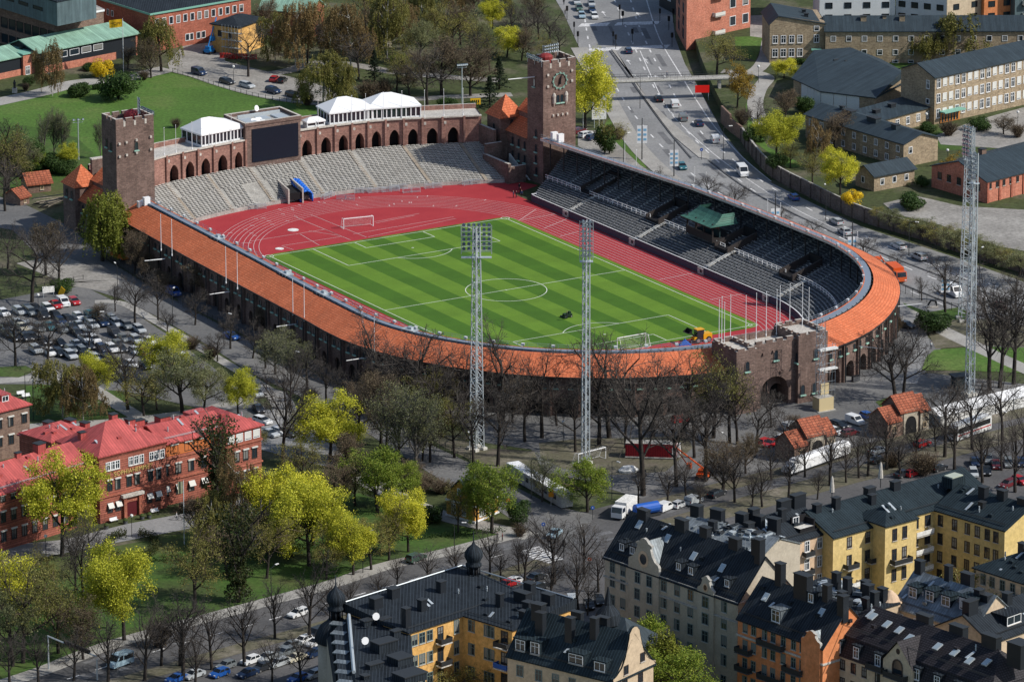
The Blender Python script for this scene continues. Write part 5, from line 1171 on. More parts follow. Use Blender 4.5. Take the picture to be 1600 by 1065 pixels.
H.volume(q, 18, M['amberwall'], 'shed', M['roofdark'], 1.6, .4, [(0, [.18, .5, .58], [15.4, 11, 6.6], 1.4, 2.0, 'green'), (0, [.85], [15, 11, 7], 1.5, 2.2, 'dark')], chim=((.25, .4, 1.2, 1.0, 2.8), (.4, .65, 3.0, 1.6, 2.0), (.3, .85, 1.8, 1.4, 2.4), (.7, .5, 1.6, 1.4, 1.8), (.85, .3, 1.4, 1.1, 1.6), (.8, .75, 2.2, 1.4, 2.2)))
for z in (14.4, 10.4): H.balcony(q, 0, .86, z, 3.2, 1.5, M['railing'] if z > 12 else M['blue'], M['palec'])
fp = pts_px([(640, 992), (548, 962), (524, 985), (536, 1140), (655, 1150)], 17.2)
H.volume(fp[::-1], 17.2, M['stonewall'], 'flat', M['roofdark'], 0, .2)
for x, y, sx, sy, hh in ((600, 1015, 4.2, 2.6, 3.2), (625, 1035, 3.4, 3.2, 2.4), (585, 1042, 3.0, 1.4, 1.6), (618, 995, 1.6, 1.2, 2.4), (575, 975, 2.6, 1.4, 1.8), (640, 1060, 5.0, 3.6, 2.2), (600, 975, 2.4, 1.2, 2.2), (570, 1060, 1.2, 1.2, 1.4)):
 c = H.loc(P(x, y, 17.5)); hh *= .6; m = MB(); m.cbox((c[0], c[1], 17.3 + hh / 2), (sx, sy, hh), R(40)); m.cbox((c[0], c[1], 17.4 + hh), (sx + .3, sy + .3, .2), R(40), 1); m.build('roof_structure', [M['roofdark'], M['darksteel']], H.root)
fa = [H.loc(p) for p in pts_px([(547, 964), (560, 1120)], 17.8)]; fb_ = [H.loc(p) for p in pts_px([(510, 992), (530, 1130)], 14)]; m = MB()
m.poly([(*fb_[0], 14), (*fb_[1], 14), (*fa[1], 18), (*fa[0], 18)], 0)
for k in range(9):
 f = (k + .6) / 9.5; a, b = lerp2(fa[0], fa[1], f), lerp2(fb_[0], fb_[1], f); c = lerp2(a, b, .55); m.cbox((c[0], c[1], 16.3), (2.2, 1.5, 2.2), R(-20)); m.cbox((c[0], c[1], 17.5), (2.6, 1.9, .2), R(-20), 1)
m.build('mansard', [M['roofdark'], M['roofgrey']], H.root)
m = MB(); m.prism([fb_[0], fb_[1], away2(fb_[1], fa[1], 2), away2(fb_[0], fa[0], 2)], 0, 14); m.build('street_wall', M['stonewall'], H.root)
fr = [H.loc(p) for p in pts_px([(545, 961), (553, 1050)], 18.2)]; m = MB(); m.tube((*fr[0], 18.3), (*fr[1], 18.3), .35, n=6); a, b, c = H.loc(qa[3]), H.loc(qa[2]), H.loc(q2w[2]); m.tube((*a, 19.75), (*b, 19.75), .13, n=5); m.tube((*b, 19.75), (*c, 19.75), .13, n=5); m.build('ridge_flashing', M['steel'], H.root)
def onion(px, py, z, k):
 p = H.loc(P(px, py, z)); m = MB()
 m.lathe((p[0], p[1], z - 16), [(3.4, 0), (3.4, 13.2)], 12, 1)
 m.lathe((p[0], p[1], z - 3), [(3.9, 0), (4.0, .3), (3.6, 1.6), (2.8, 2.9), (1.7, 3.7), (1.5, 4.0)], 16, 0)
 for q_ in range(8):
  t = 2 * math.pi * q_ / 8; m.tube((p[0] + 1.15 * math.cos(t), p[1] + 1.15 * math.sin(t), z + .9), (p[0] + 1.15 * math.cos(t), p[1] + 1.15 * math.sin(t), z + 2.9), .16, n=4)
 m.lathe((p[0], p[1], z + .9), [(.75, 0), (.75, 2.0)], 8, 2); m.lathe((p[0], p[1], z + 2.8), [(1.5, 0), (1.55, .35), (1.2, .7), (1.35, 1.1), (1.75, 1.9), (1.7, 2.6), (1.1, 3.5), (.4, 4.1), (.14, 4.7), (.07, 6.6)], 14, 0)
 m.build('onion_turret', [M['roofdark'], M['stonewall'], M['black']], H.root, True)
onion(525, 975, 15.5, 0); onion(740, 906, 18.0, 1)
dm = MB(); dm.lathe((0, 0, 0), [(.1, 0), (.5, .08), (.7, .22), (.66, .2)], 16); dm.tube((0, 0, -.1), (0, 0, -1.6), .07, n=5); dd = None
for (x, y) in ((587, 962), (570, 1000)):
 p = H.loc(P(x, y, 20)); o = dm.build('satellite_dish', M['white'], H.root, False, True, (*p, 20.0)) if dd is None else inst('satellite_dish', dd, H.root, (*p, 20.0)); dd = o.data; o.rotation_euler = (R(80), 0, R(25))

q = quad((1525, 886), (1625, 918), 13, 16); H = House('apartment_house', 'off-white apartment house with hipped dark roof at the photo edge, iron balconies', 'apartment house', q[0])
H.volume(q, 16, M['creamwall'], 'hip', M['roofblue'], 3.4, .6, [(0, [.12, .26, .42, .58, .75, .9], [13.2, 9.8, 6.4], 1.1, 1.9, 'green')], chim=((.35, .5, 1.4, 1.2, 2.0), (.55, .5, 2.4, 1.4, 1.8)))
for f, z in ((.12, 9), (.58, 12.4), (.12, 5.4), (.58, 9)): H.balcony(q, 0, f, z, 2.8, 1.3, M['railing'])
q = quad((1548, 1002), (1650, 965), 13, 15); H = House('apartment_house', 'low dark-roofed apartment house between the cream mansard house and the right edge', 'apartment house', q[0])
H.volume(q, 15, M['beige'], 'gable', M['roofdark'], 3.6, .4, [(0, 4, [12, 8.5], 1.1, 1.8, 'green')], chim=((.1, .5, 2.6, 1.6, 2.6), (.35, .5, 1.6, 1.6, 2.6), (.62, .45, 1.4, 1.4, 2.2)), dorm=((.45, .12, 4.2, 2.0, 'white', M['roofdark']),))
q = quad((1535, 1100), (1640, 1062), 12, 15); H = House('apartment_house', 'beige gabled house end in the lower right corner', 'apartment house', q[0]); H.volume(q, 15, M['beige'], 'gabley', M['roofdark'], 5, .4, [(0, 3, [12], 1.1, 1.8, 'dark')])
q = quad((1395, 945), (1520, 985), 12, 15.5); H = House('apartment_house', 'house with pale sheet-metal roof, small dormers and glazed lantern behind the cream mansard', 'apartment house', q[0])
H.volume(q, 15.5, M['beige'], 'gable', M['roofgrey'], 5.4, .3, [(0, 5, [12.6, 9], 1.1, 1.7, 'white')], chim=((.05, .5, 1.6, 1.2, 2.4), (.4, .52, 1.2, 1.1, 3.4), (.62, .55, 2.4, 1.2, 3.2), (.85, .4, 1.4, 1.4, 2)), dorm=((.16, .16, 2.2, 2.2, 'white', M['roofblue']), (.36, .18, 2.2, 2.2, 'white', M['roofblue']), (.56, .18, 2.4, 2.2, 'white', M['roofblue']), (.8, .2, 3.4, 2.6, 'blind', M['roofblue'])))
m = MB(); p = H.loc(P(1391, 933, 17)); m.lathe((p[0], p[1], 12), [(2.1, 0), (2.1, 4.2), (2.4, 4.3), (2.2, 4.7), (.3, 6.4)], 16, 0); m.build('round_turret', [M['pinkwall'], M['roofgrey']], H.root)
q = quad((1215, 945), (1330, 985), 12, 14); H = House('apartment_house', 'low house with flat cluttered roof and tall black chimneys behind the orange house', 'apartment house', q[0])
H.volume(q, 16.4, M['beige'], 'flat', M['roofdark'], 0, .3, chim=((.35, .7, 1.4, 1.2, 4.0), (.5, .7, 1.4, 1.2, 3.6), (.62, .9, 1.6, 1.2, 3.0), (.75, .75, 1.8, 1.4, 3.4), (.88, .85, 1.6, 1.2, 3.0), (.95, .4, 1.4, 1.2, 2.6), (.7, .35, 2.4, 1.4, 1.2)))
rr = random.Random(5); m = MB()
for k in range(26): p = H.on(rr.uniform(.1, .95), rr.uniform(.3, .95)); m.cbox((p[0], p[1], p[2] + .4), (rr.uniform(.8, 3.2), rr.uniform(.4, 1.4), rr.uniform(.15, .8)), rr.uniform(0, 3), rr.randint(0, 1), None, rr.uniform(-.3, .3))
m.build('roof_plant', [M['roofgrey'], M['steel']], H.root)
q = quad((1040, 838), (1182, 872), 14, 19); H = House('apartment_house', 'apartment house with battered bare-metal roof under repair behind the grey stone house', 'apartment house', q[0])
H.volume(q, 18.4, M['stonewall'], 'gable', M['roofgrey'], 2.8, .2, chim=((.05, .6, 2.0, 1.6, 3.0), (.28, .6, 2.6, 1.4, 3.2), (.5, .7, 2.0, 1.6, 3.6), (.62, .85, 1.8, 1.4, 4.0), (.76, .9, 2.2, 1.4, 4.2), (.35, .35, 1.4, 1.2, 2.2)), sky=((.7, .4), (.76, .4), (.82, .4)))
m = MB()
for k in range(60): p = H.on(rr.uniform(.02, .98), rr.uniform(.15, .95)); m.cbox((p[0], p[1], p[2] + .15), (rr.uniform(.5, 3.0), rr.uniform(.3, 1.8), rr.uniform(.08, .5)), H.a0 + rr.choice((0, 1.57)), rr.choice((0, 0, 1, 2)), None, rr.uniform(-.25, .25))
for k in range(10): p = H.on(.1 + k * .09, .12); m.tube((p[0], p[1], p[2] - 1), (p[0], p[1], p[2] + 2.4), .06, n=4, m=1)
m.build('roof_works', [M['roofgrey'], M['steel'], M['darksteel']], H.root)
q = quad((905, 1000), (985, 1020), 10, 12); H = House('apartment_house', 'small house with pointed greenish roof and black turret between the beige and grey houses', 'apartment house', q[0])
H.volume(q, 12, M['stonewall'], 'hip', M['roofslate'], 4.4, .5, [(0, 3, [9], 1.0, 1.6, 'dark')]); m = MB(); p = H.loc(P(950, 965, 16)); m.lathe((p[0], p[1], 8), [(2.2, 0), (2.2, 7), (2.6, 7.2), (2.2, 9), (.8, 10.6), (.1, 14)], 12); m.build('turret', M['roofdark'], H.root)

# ---- the red hospital on the left
q = quad((154.6, 713), (259, 688), 13.5, 14); H = House('hospital', 'red brick hospital with red sheet roofs, pale window awnings and lettered central block', 'hospital', q[0])
H.volume(q, 14, M['hosbrick'], 'hip', M['roofred'], 4.4, .55, [(0, [.13, .2, .27, .47, .55, .63, .78, .86, .94], [10.7], .95, 1.6, 'white'), (0, [.15, .27, .44, .56, .76, .88], [6.4], 1.15, 2.1, 'cap'), (0, [.15, .27, .74, .87], [1.9], 1.15, 1.9, 'awn'), (3, 3, [2, 6.4, 10.4], 1.1, 1.9, 'dark')], chim=((.55, .55, 1.4, 1.2, 1.5), (.72, .42, 1.6, 1.6, 1.2), (.82, .5, 1.6, 1.6, 1.4), (.12, .62, 1.3, 1.1, 1.6)), chmat=M['roofred'], band=(M['redbrick'], (5.2, 13.4)))
cb = H.walls[0]; L = [H.loc(p) for p in q]; p = lerp2(L[0], L[1], .5); a0 = H.a0
text_part('SOPHIAHEMMET', 1.3, plain('gilt letters', (.75, .55, .2), .4, .3), cb, (p[0] + .12 * math.sin(a0), p[1] - .12 * math.cos(a0), 9.2), (R(90), 0, a0), .04)
m = MB(); T = Matrix.Translation((*lerp2(L[0], L[1], .47), 0)) @ Matrix.Rotation(a0, 4, 'Z'); m.box(-2.2, -.6, 0, -1.5, 0, 4.4, 0, None, T); m.box(1.5, -.6, 0, 2.2, 0, 4.4, 0, None, T); m.box(-2.6, -.9, 4.4, 2.6, 0, 5.0, 1, None, T); m.box(-1.5, -.25, 3.2, 1.5, 0, 4.4, 0, None, T); m.box(-1.3, -.12, .3, 1.3, -.002, 3.2, 2, None, T)
m.build('portal', [M['redbrick'], M['stone'], plain('dark red door', (.1, .015, .02), .5)], H.root)
q = quad((256, 692), (355, 669), 13, 13.2); H.volume(q, 13.2, M['hosbrick'], 'gable', M['roofred'], 2.4, .5, [(0, [.16, .38, .58, .8], [10.6], 1.7, 1.7, 'cap'), (0, [.02, .22, .42, .62, .82], [6.2], 1.3, 2.1, 'cap'), (0, [.02, .22, .42, .62, .82], [2.0], 1.3, 2.0, 'awn')], chim=((.35, .62, 2.4, 2.2, 1.3), (.05, .7, 1.4, 1.2, 1.6), (.2, .85, 1.0, 1.0, .8)), chmat=M['roofred'], band=(M['redbrick'], (5.2, 9.6)), rf=.4)
m = MB(); L = [H.loc(p) for p in q]; T = Matrix.Translation((*L[0], 0)) @ Matrix.Rotation(H.a0, 4, 'Z'); w = dist(L[0], L[1]); m.box(0, -.06, 10.2, w, -.001, 12.9, 0, None, T); m.build('attic_wall', plain('orange boarded attic', (.55, .17, .055), .7), H.root)
q = quad((353, 677), (408, 663), 14.5, 13.2); H.volume(q, 13.2, M['hosbrick'], 'hip', M['roofred'], 2.6, .5, [(0, [.14, .38, .62, .86], [10.8], 1.5, 1.6, 'blind'), (0, [.3, .55, .8], [6.6, 2.2], 1.2, 2.1, 'cap')], band=(M['redbrick'], (5.4, 10.0)))
m = MB(); p = H.on(.1, .75); m.cbox((p[0], p[1], p[2] + .7), (4.6, 2.2, 1.8), H.a0, 0); m.cbox((p[0], p[1] - 1.0, p[2] + .8), (3.6, .6, .9), H.a0, 1); m.build('roof_hatch', [M['roofred'], M['skyglass']], H.root)
q = quad((-70, 790), (141, 728), 12.5, 12); H.volume(q, 12, M['hosbrick'], 'gable', M['roofred'], 3.6, .5, [(0, 13, [10], 1.2, 1.2, 'cap'), (0, 13, [5.8, 1.8], 1.2, 2.1, 'cap')], chim=((.78, .5, 2.0, 1.6, 1.8), (.62, .5, 1.2, .8, 1.0)), chmat=M['roofred'], band=(M['redbrick'], (4.9, 9.0)))
q = quad((30, 680), (80, 694), 11, 10.5); H.volume(q, 10.5, M['hosbrick'], 'flat', M['roofred'], 0, .4, chim=((.3, .5, 1.6, 1.6, 2.2), (.5, .9, 2.0, 1.6, 2.0), (.9, .95, 1.6, 1.4, 2.0)), chmat=M['roofred'])
q = quad((80, 690), (142, 672), 9, 11.4); H.volume(q, 11.4, M['hosbrick'], 'hip', M['roofred'], 2, .4)
q = quad((-60, 657), (45.6, 631), 14, 10.5); H2 = House('hospital_wing', 'separate brown brick hospital wing with crimson hipped roof on the left edge', 'hospital', q[0]); H2.volume(q, 10.5, M['oldbrick'], 'hip', M['roofred'], 4.2, .5, [(0, [.3, .55, .72, .92], [6.8, 3.0], 1.2, 1.9, 'cap')], chim=((.8, .6, 1.6, 1.4, 1.6),), chmat=M['roofred'], dorm=((.72, .12, 2.0, 1.6, 'white', M['roofred']),))
# ---- ochre villa, gate lodges, sheds
q = [P(698, 806), P(742, 818), P(778, 802), P(734, 791)]; H = House('villa', 'small ochre wooden villa with slate roof and white trim by the road bend', 'villa', q[0])
H.volume(q, 5.0, M['yellowwood'], 'gabley', M['roofslate'], 3.6, .5, [(0, [.25, .62], [1.1], .9, 1.9, 'white'), (0, [.45], [5.2], .8, 1.2, 'white'), (1, [.25, .6], [1.1], .9, 1.9, 'white')], chim=((.5, .5, .8, .8, 1.4),), band=(M['white'], (.2, 3.4)))
a, b = q[1], q[2]; q2 = quad((746, 816), (764, 809), 4, 0); H.volume(q2, 4.6, M['yellowwood'], 'gabley', M['roofslate'], 3.0, .4, [(0, [.5], [1.0], 1.1, 2.2, 'white')])
def lodge(dx, dy, label):
 o = P(1407 + dx, 680 + dy); H = House('gate_lodge', label, 'gate lodge', o, 'gate lodges in front of the stadium')
 q = quad((1407 + dx, 680 + dy), (1438 + dx, 673.5 + dy), 6.5, 0); H.volume(q, 5.2, M['oldbrick'], 'gable', M['tileold'], 2.7, .35)
 L = [H.loc(p) for p in q]; pa = Path([lerp2(L[0], L[1], .14), lerp2(L[0], L[1], .86)]); pa = Path([(p[0] + .12 * math.sin(H.a0), p[1] - .12 * math.cos(H.a0)) for p in pa.p]); m = MB(); arch_bay(m, pa, 0, pa.len, 0, 5.2, 2.9, 2.2, 3.8, .1); m.build('archway', [M['stonewall'], M['black']], H.root)
 q = quad((1387 + dx, 686 + dy), (1407 + dx, 681 + dy), 6, 0); H.volume(q, 3.7, M['oldbrick'], 'gable', M['tileold'], 2.4, .3, [(0, [.5], [1.2], .8, 1.3, 'tan')])
 q = quad((1438 + dx, 674.5 + dy), (1451 + dx, 671.5 + dy), 6, 0); H.volume(q, 4.7, M['stonewall'], 'gable', M['tileold'], 2.6, .3, [(0, [.5], [.9, 3.1], .7, 1.1, 'tan')])
lodge(0, 0, 'orange-tiled gate lodge with a clear arched gateway, standing beside the long white canopy row')
lodge(-146, 38, 'orange-tiled gate lodge half hidden by bare trees behind the white tarpaulin trailer')
q = quad((44, 303), (80, 299), 5, 0); H = House('shed', 'larger dark timber shed with orange tiled roof left of the corner tower', 'shed', q[0], 'sheds left of the stadium'); H.volume(q, 2.6, M['oldbrick'], 'gable', M['tileold'], 2.0, .5, [(0, [.6], [.8], .7, .9, 'tan')])
q = quad((32, 322), (46, 318), 5, 0); H = House('shed', 'smaller lean-to shed with orange tiled roof nearer the road', 'shed', q[0], 'sheds left of the stadium'); H.volume(q, 2.2, M['oldbrick'], 'gable', M['tileold'], 1.6, .5, [(0, [.5], [.6], .6, .8, 'tan')])
# ---- far left: institute buildings
fp = [P(-60, -10, 10.5), P(86, 31, 10.5), P(162, 17, 10.5), P(60, -35, 10.5)]; H = House('institute_building', 'dark brick institute with teal glass bands and grey metal upper storey', 'institute', fp[1])
H.volume(fp, 10.5, M['oldbrick'], 'flat', M['concrete'], 0, .1, [(0, [(k + .5) / 12 for k in range(12)], [4.6], 2.6, 2.6, 'strip'), (0, [(k + .5) / 12 for k in range(12)], [.6], 2.6, 2.2, 'strip')], trim=M['white'])
fp2 = [P(-60, -42, 17), P(89, 4.5, 17), P(150, -8, 17), P(60, -60, 17)]; H.volume(fp2, 17, M['greyclad'], 'flat', M['roofdark'], 0, .1, [(0, [.35, .5, .65, .8], [13.6], 4.2, .8, 'strip')], z0=10.8)
m = MB();
for k in range(5): p = H.loc(P(105 + k * 7.2, 24.5 - k * 1.4, 10.9)); m.cbox((p[0], p[1], 11.6), (.9, .8, 1.3), 0, 0); m.tube((p[0], p[1], 12.2), (p[0], p[1], 14.6), .14, n=5)
m.build('roof_vent', M['white'], H.root)
q = quad((60, 81), (214, 51), 12, 6); H = House('institute_hall', 'long low hall with pale green copper roof and dark glazed side', 'hall', q[0])
H.volume(q, 6, M['darkcladding'], 'gable', M['roofgreen'], 1.9, .7, [(0, [.24, .36, .48, .6], [3.4], 2.9, 1.5, 'plain')], rf=.62)
m = MB(); L = [H.loc(p) for p in q]; T = Matrix.Rotation(H.a0, 4, 'Z'); w = dist(L[0], L[1]); m.box(0, -.12, 0, w * .78, -.002, 1.9, 0, None, T); m.box(w - .5, -.12, 0, w, -.002, 5.8, 0, None, T); m.build('plinth', M['salmon'], H.root)
q = quad((36, 86), (63, 81), 9, 5.4); H = House('institute_link', 'salmon brick link building with flat sea-green roof between the two halls', 'link building', q[0]); H.volume(q, 5.4, M['salmon'], 'flat', M['greenroofdark'], 0, .3, [(0, [.25], [.1], 1.2, 2.1, 'white')], chim=((.5, .5, .8, .8, .6), (.7, .3, .8, .8, .5)))
q = quad((-70, 108), (35, 86), 10, 5.2); H = House('institute_hall', 'second hall with striped grey-green roof and black glazing on the left edge', 'hall', q[0]); H.volume(q, 5.2, M['darkcladding'], 'gable', M['roofgreen'], 1.6, .6, rf=.6); m = MB(); T = Matrix.Rotation(H.a0, 4, 'Z'); m.box(0, -.12, 0, dist(q[0], q[1]), -.002, 1.6, 0, None, T); m.build('plinth', M['salmon'], H.root)
fp = [P(150, -3, 10), P(235, 23, 10), P(392, -4, 10), P(320, -45, 10)]; H = House('brick_office', 'red brick office with row of white windows and sea-green eaves', 'office building', fp[1])
H.volume(fp, 10, M['redbrick'], 'flat', M['roofdark'], 0, .3, [(1, [(k + .9) / 14.3 for k in range(13)], [6.6], 1.1, 1.9, 'plain'), (1, [.36, .4, .47, .52, .7], [1.4], 1.1, 1.7, 'plain'), (0, [.22, .3], [6.4], .9, 1.5, 'plain')], trim=M['greenroofdark'], chim=((.3, .5, 1, 1, .9), (.6, .4, 2.4, 1.2, .7)))
q = quad((331, 37), (372, 43), 12, 7.5); H = House('workshop', 'tan plastered workshop under scaffolding with dark roof', 'workshop', q[0]); H.volume(q, 7.5, M['amberwall'], 'hip', M['roofdark'], 1.6, .5, [(0, [.3, .7], [4.5], 1, 1.4, 'dark')]); m = MB()
L = [H.loc(p) for p in q]
for k in range(7):
 p = lerp2(L[0], L[1], .35 + k * .12); p = (p[0] + .3, p[1] - 1.3); m.tube((*p, 0), (*p, 8), .05, n=4)
for z in (2, 4, 6): p0 = lerp2(L[0], L[1], .35); p1 = lerp2(L[0], L[1], 1.07); m.cbox(((p0[0] + p1[0]) / 2 + .3, (p0[1] + p1[1]) / 2 - 1.0, z), (dist(p0, p1), 1.0, .1), H.a0)
m.build('scaffold', M['steel'], H.root)
fp = quad((405, 14), (487, 20), 10, 7); H = House('brick_annexe', 'red brick annexe with green copper roof half hidden by brown trees', 'annexe', fp[0]); H.volume(fp, 7, M['redbrick'], 'gable', M['roofgreen'], 2.6, .4, [(0, [.15, .2], [3.4], 1.1, 2.4, 'plain'), (1, [.4, .6], [1.2], 1.3, 1.3, 'plain')])
q = quad((586, 78), (612, 74), 7, 0); H = House('hut', 'little dark-roofed hut among the trees behind the arcade', 'hut', q[0]); H.volume(q, 3.2, M['stonewall'], 'gable', M['roofdark'], 1.8, .5, [(0, [.5], [1], .9, 1.2, 'white')])
# ---- top right
fp = [P(1056, 48), P(1072.5, 80), P(1172, 58), P(1150, 30)]; H = House('brick_apartments', 'tall orange-red brick flats with stacked glazed balconies beside the road crossing', 'apartment building', fp[1])
H.volume(fp, 21, M['salmon'], 'flat', M['roofdark'], 0, .1, [(1, [.72, .92], [4.2, 9, 13.8], 2.0, 2.4, 'plain'), (0, [.3, .7], [2, 5.4, 8.8, 12.2, 15.6], 2.4, 2.4, 'strip')])
for z in (3, 7.8, 12.6, 17.4): H.balcony(fp, 1, .48, z, 3.6, 1.2, M['blind'])
m = MB(); a, b = H.loc(fp[1]), H.loc(fp[2]); c = lerp2(a, b, .24); m.tube((c[0], c[1] - .2, 13.6), (c[0] - .05, c[1] + .3, 13.6), .75, n=14); m.build('porthole', M['glass'], H.root)
fp = [P(1030, 10), P(1056, 24), P(1075, 12), P(1050, 0)]; H = House('dark_pavilion', 'black clad pavilion beside the road crossing', 'pavilion', fp[1]); H.volume(fp, 12, M['darkcladding'], 'flat', M['roofdark'], 0, .1, [(0, [.6], [3], 2, 1, 'blind')])
wb = [P(1285, 30, ZP), P(1398, 46, ZP), P(1500, 34, ZP), P(1390, 18, ZP)]
for k, (xa, ya, xb, yb, mt, lab, cat) in enumerate(((1280, 46, 1398, 44, 'whitewall', 'white apartment tower with dark triple windows, left of the two behind the school', 'apartment tower'), (1399, 42, 1478, 50, 'whitewall', 'white apartment tower with a pale vertical pipe, right of the two behind the school', 'apartment tower'), (1479, 50, 1536, 41, 'creamwall', 'cream-white apartment tower catching the sun beside the orange block', 'apartment tower'), (1537, 44, 1584, 40, 'orangewall', 'orange-brown apartment tower behind the school roof', 'apartment tower'), (1585, 44, 1650, 38, 'greyclad', 'grey balconied apartment tower in the top right corner', 'apartment tower'))):
 q = quad((xa, ya), (xb, yb), 14, ZP); H = House('apartment_tower', lab, cat, q[0], None, ZP); H.volume(q, 30, M[mt], 'flat', M['roofdark'], 0, .1, [(0, 4 if xb - xa > 70 else 2, [2.4, 5.6, 8.8, 12, 15.2], 1.7, 1.4, 'strip')])
 if cat and k == 4:
  for z in (3, 6.2, 9.4, 12.6): H.balcony(q, 0, .5, z, 8, 1.2, M['blind'])
q = quad((1203, 37), (1289, 35), 14, ZP + 10.4); H = House('school_head_building', 'yellow-brick school head building with eight tall white windows and sloping dark roof', 'school', q[0], None, ZP)
H.volume(q, 10.4, M['schoolbrick'], 'gabley', M['roofslate'], 2.0, .35, [(0, [.1, .25, .4, .55, .85], [5.2], 1.2, 1.9, 'white'), (0, [.1, .25, .4, .55], [1.6], 1.3, 2.0, 'white'), (0, [.85], [8.2], 1.2, 1.2, 'plain')], rf=.15, chim=((.7, .3, 1, 1, .8), (.7, .6, .9, .9, .8)))
m = MB(); L = [H.loc(p) for p in q]; c = lerp2(L[0], L[1], .85); m.box(c[0] - 1.3, c[1] - 1.4, 3.3, c[0] + 1.3, c[1], 3.6, 0); m.box(c[0] - .7, c[1] - .08, 0, c[0] + .7, c[1] - .002, 2.4, 1); m.build('porch', [M['greenroofdark'], M['salmon']], H.root)
q = quad((1290, 48), (1680, 47), 11, ZP + 8.6); H = House('school_long_wing', 'long yellow-brick school wing with square white windows in level rows', 'school', q[0], None, ZP)
H.volume(q, 8.6, M['schoolbrick'], 'gable', M['roofslate'], 2.6, .4, [(0, [(k + .5) / 16 for k in range(16)], [5.8, 2.2], 1.2, 1.3, 'plain'), (0, [(k + .5) / 16 for k in range(1, 16)], [.1], 1.3, .6, 'plain')], chim=((.155, .35, 1.4, 1.2, 1.2), (.31, .35, 1.4, 1.2, 1.4), (.24, .42, .9, .9, .6)), chmat=M['schoolbrick'])
z = ZP + 5.2; E = [P(1240, 122, z), P(1283, 142, z), P(1367, 152, z), P(1415, 126, z), P(1375, 104, z), P(1282, 94, z)]; H = House('school_hall', 'school assembly hall with broad slate roof and tall white panelled wall', 'school hall', E[1], None, ZP); L = [H.loc(p) for p in E]
H.volume(E, 5.2, M['schoolbrick']); m = MB(); O = grow(L, .5); zz = [5.15, 5.15, 5.15, 6.6, 8.6, 8.4]
rA, rB = lerp2(O[5], O[0], .05), lerp2(O[3], O[4], .75)
m.poly([(*O[0], 5.2), (*O[1], 5.2), (*O[2], 5.2), (*lerp2(O[2], O[3], .8), 8.2), (*lerp2(O[5], O[4], .5), 9.2), (*lerp2(O[0], O[5], .8), 8.6)]); m.poly([(*lerp2(O[2], O[3], .8), 8.2), (*O[3], 7.0), (*O[4], 7.0), (*O[5], 7.2), (*lerp2(O[0], O[5], .8), 8.6), (*lerp2(O[5], O[4], .5), 9.2)])
m.poly([(*O[2], 5.0), (*O[3], 6.8), (*lerp2(O[2], O[3], .8), 8.2)]); m.prism(O, 4.95, 5.15); ro = m.build('roof', M['roofslate'], H.root); m = MB()
for a, b, n in ((L[0], L[1], 3), (L[1], L[2], 3)):
 an = math.atan2(b[1] - a[1], b[0] - a[0]); w = dist(a, b); f0, f1 = (.3, 1) if a == L[0] else (0, .72)
 for k in range(n): c = lerp2(a, b, f0 + (f1 - f0) * (k + .5) / n); m.cbox((c[0], c[1], 2.5), (w * (f1 - f0) / n - .15, .3, 4.6), an)
m.build('white_panel', M['whitewall'], H.root); m = MB()
for fx in (.45, .7): c = lerp2(lerp2(O[0], O[1], .9), lerp2(O[5], O[4], fx), .7); m.cbox((c[0], c[1], 8.1), (3.2, .5, .4), R(40))
m.build('roof_vent', M['darksteel'], ro)
q = quad((1461, 120), (1720, 64), 12, ZP + 12.2); H = House('school_main_building', 'three-storey yellow-brick school with dense rows of white windows, small balconies and orange doors', 'school', q[0], None, ZP)
cl = [(k + .6) / 27 for k in range(27)]
H.volume(q, 12.2, M['schoolbrick'], 'gable', M['roofslate'], 2.4, .5, [(0, [c for i, c in enumerate(cl) if i % 4 in (0, 3)], [9.2, 5.4, 1.6], 1.15, 2.2, 'white'), (0, [c for i, c in enumerate(cl) if i % 4 in (1, 2)], [9.4, 5.6, 1.8], 1.15, 1.9, 'blind'), (3, [.8], [8.8], 1.0, 2.0, 'white'), (3, [.8], [5.0], 1.0, 1.1, 'plain')])
m = MB(); L = [H.loc(p) for p in q]; T = Matrix.Translation((*lerp2(L[0], L[1], .09), 0)) @ Matrix.Rotation(H.a0, 4, 'Z'); m.box(-3.6, -2.2, 2.9, 3.6, 0, 3.2, 0, None, T); m.box(-3.3, -.3, .1, 3.3, -.002, 2.7, 1, None, T)
for k in range(6): m.box(-2.9 + k * 1.0, -.34, .3, -2.3 + k * 1.0, -.301, 2.3, 2, None, T)
m.build('porch', [M['greenroofdark'], plain('orange doors', (.5, .2, .05), .5), M['glass']], H.root)
q = quad((1259, 178), (1412, 224), 11, ZP + 6); H = House('school_low_block', 'two-storey brown school block with dark ridged roof and lit yellow gable end', 'school', q[0], None, ZP)
H.volume(q, 6, M['schoolbrick'], 'gable', M['roofslate'], 1.8, .5, [(0, [(k + .5) / 9 for k in range(9)], [3.6, .8], 1.1, 1.4, 'white'), (1, [.2], [3.2], 1.0, 1.5, 'plain')], chim=((.3, .42, 3.4, 1.6, 1.0), (.55, .42, 3.4, 1.6, 1.0), (.78, .4, 1.8, 1.4, 1.0), (.2, .5, 1.2, .8, .8)), chmat=M['roofslate'])
q = quad((1345, 196), (1459, 165), 9, ZP + 4.2); H = House('school_link', 'single-storey school link with flat slate roof below the main building', 'school', q[0], None, ZP); H.volume(q, 4.2, M['schoolbrick'], 'shed', M['roofslate'], .7, .5, [(0, 7, [1.4], 1.2, 1.7, 'white')], chim=((.4, .5, 1.8, 1.2, .9), (.65, .6, 1.8, 1.2, .9)), chmat=M['darkcladding'])
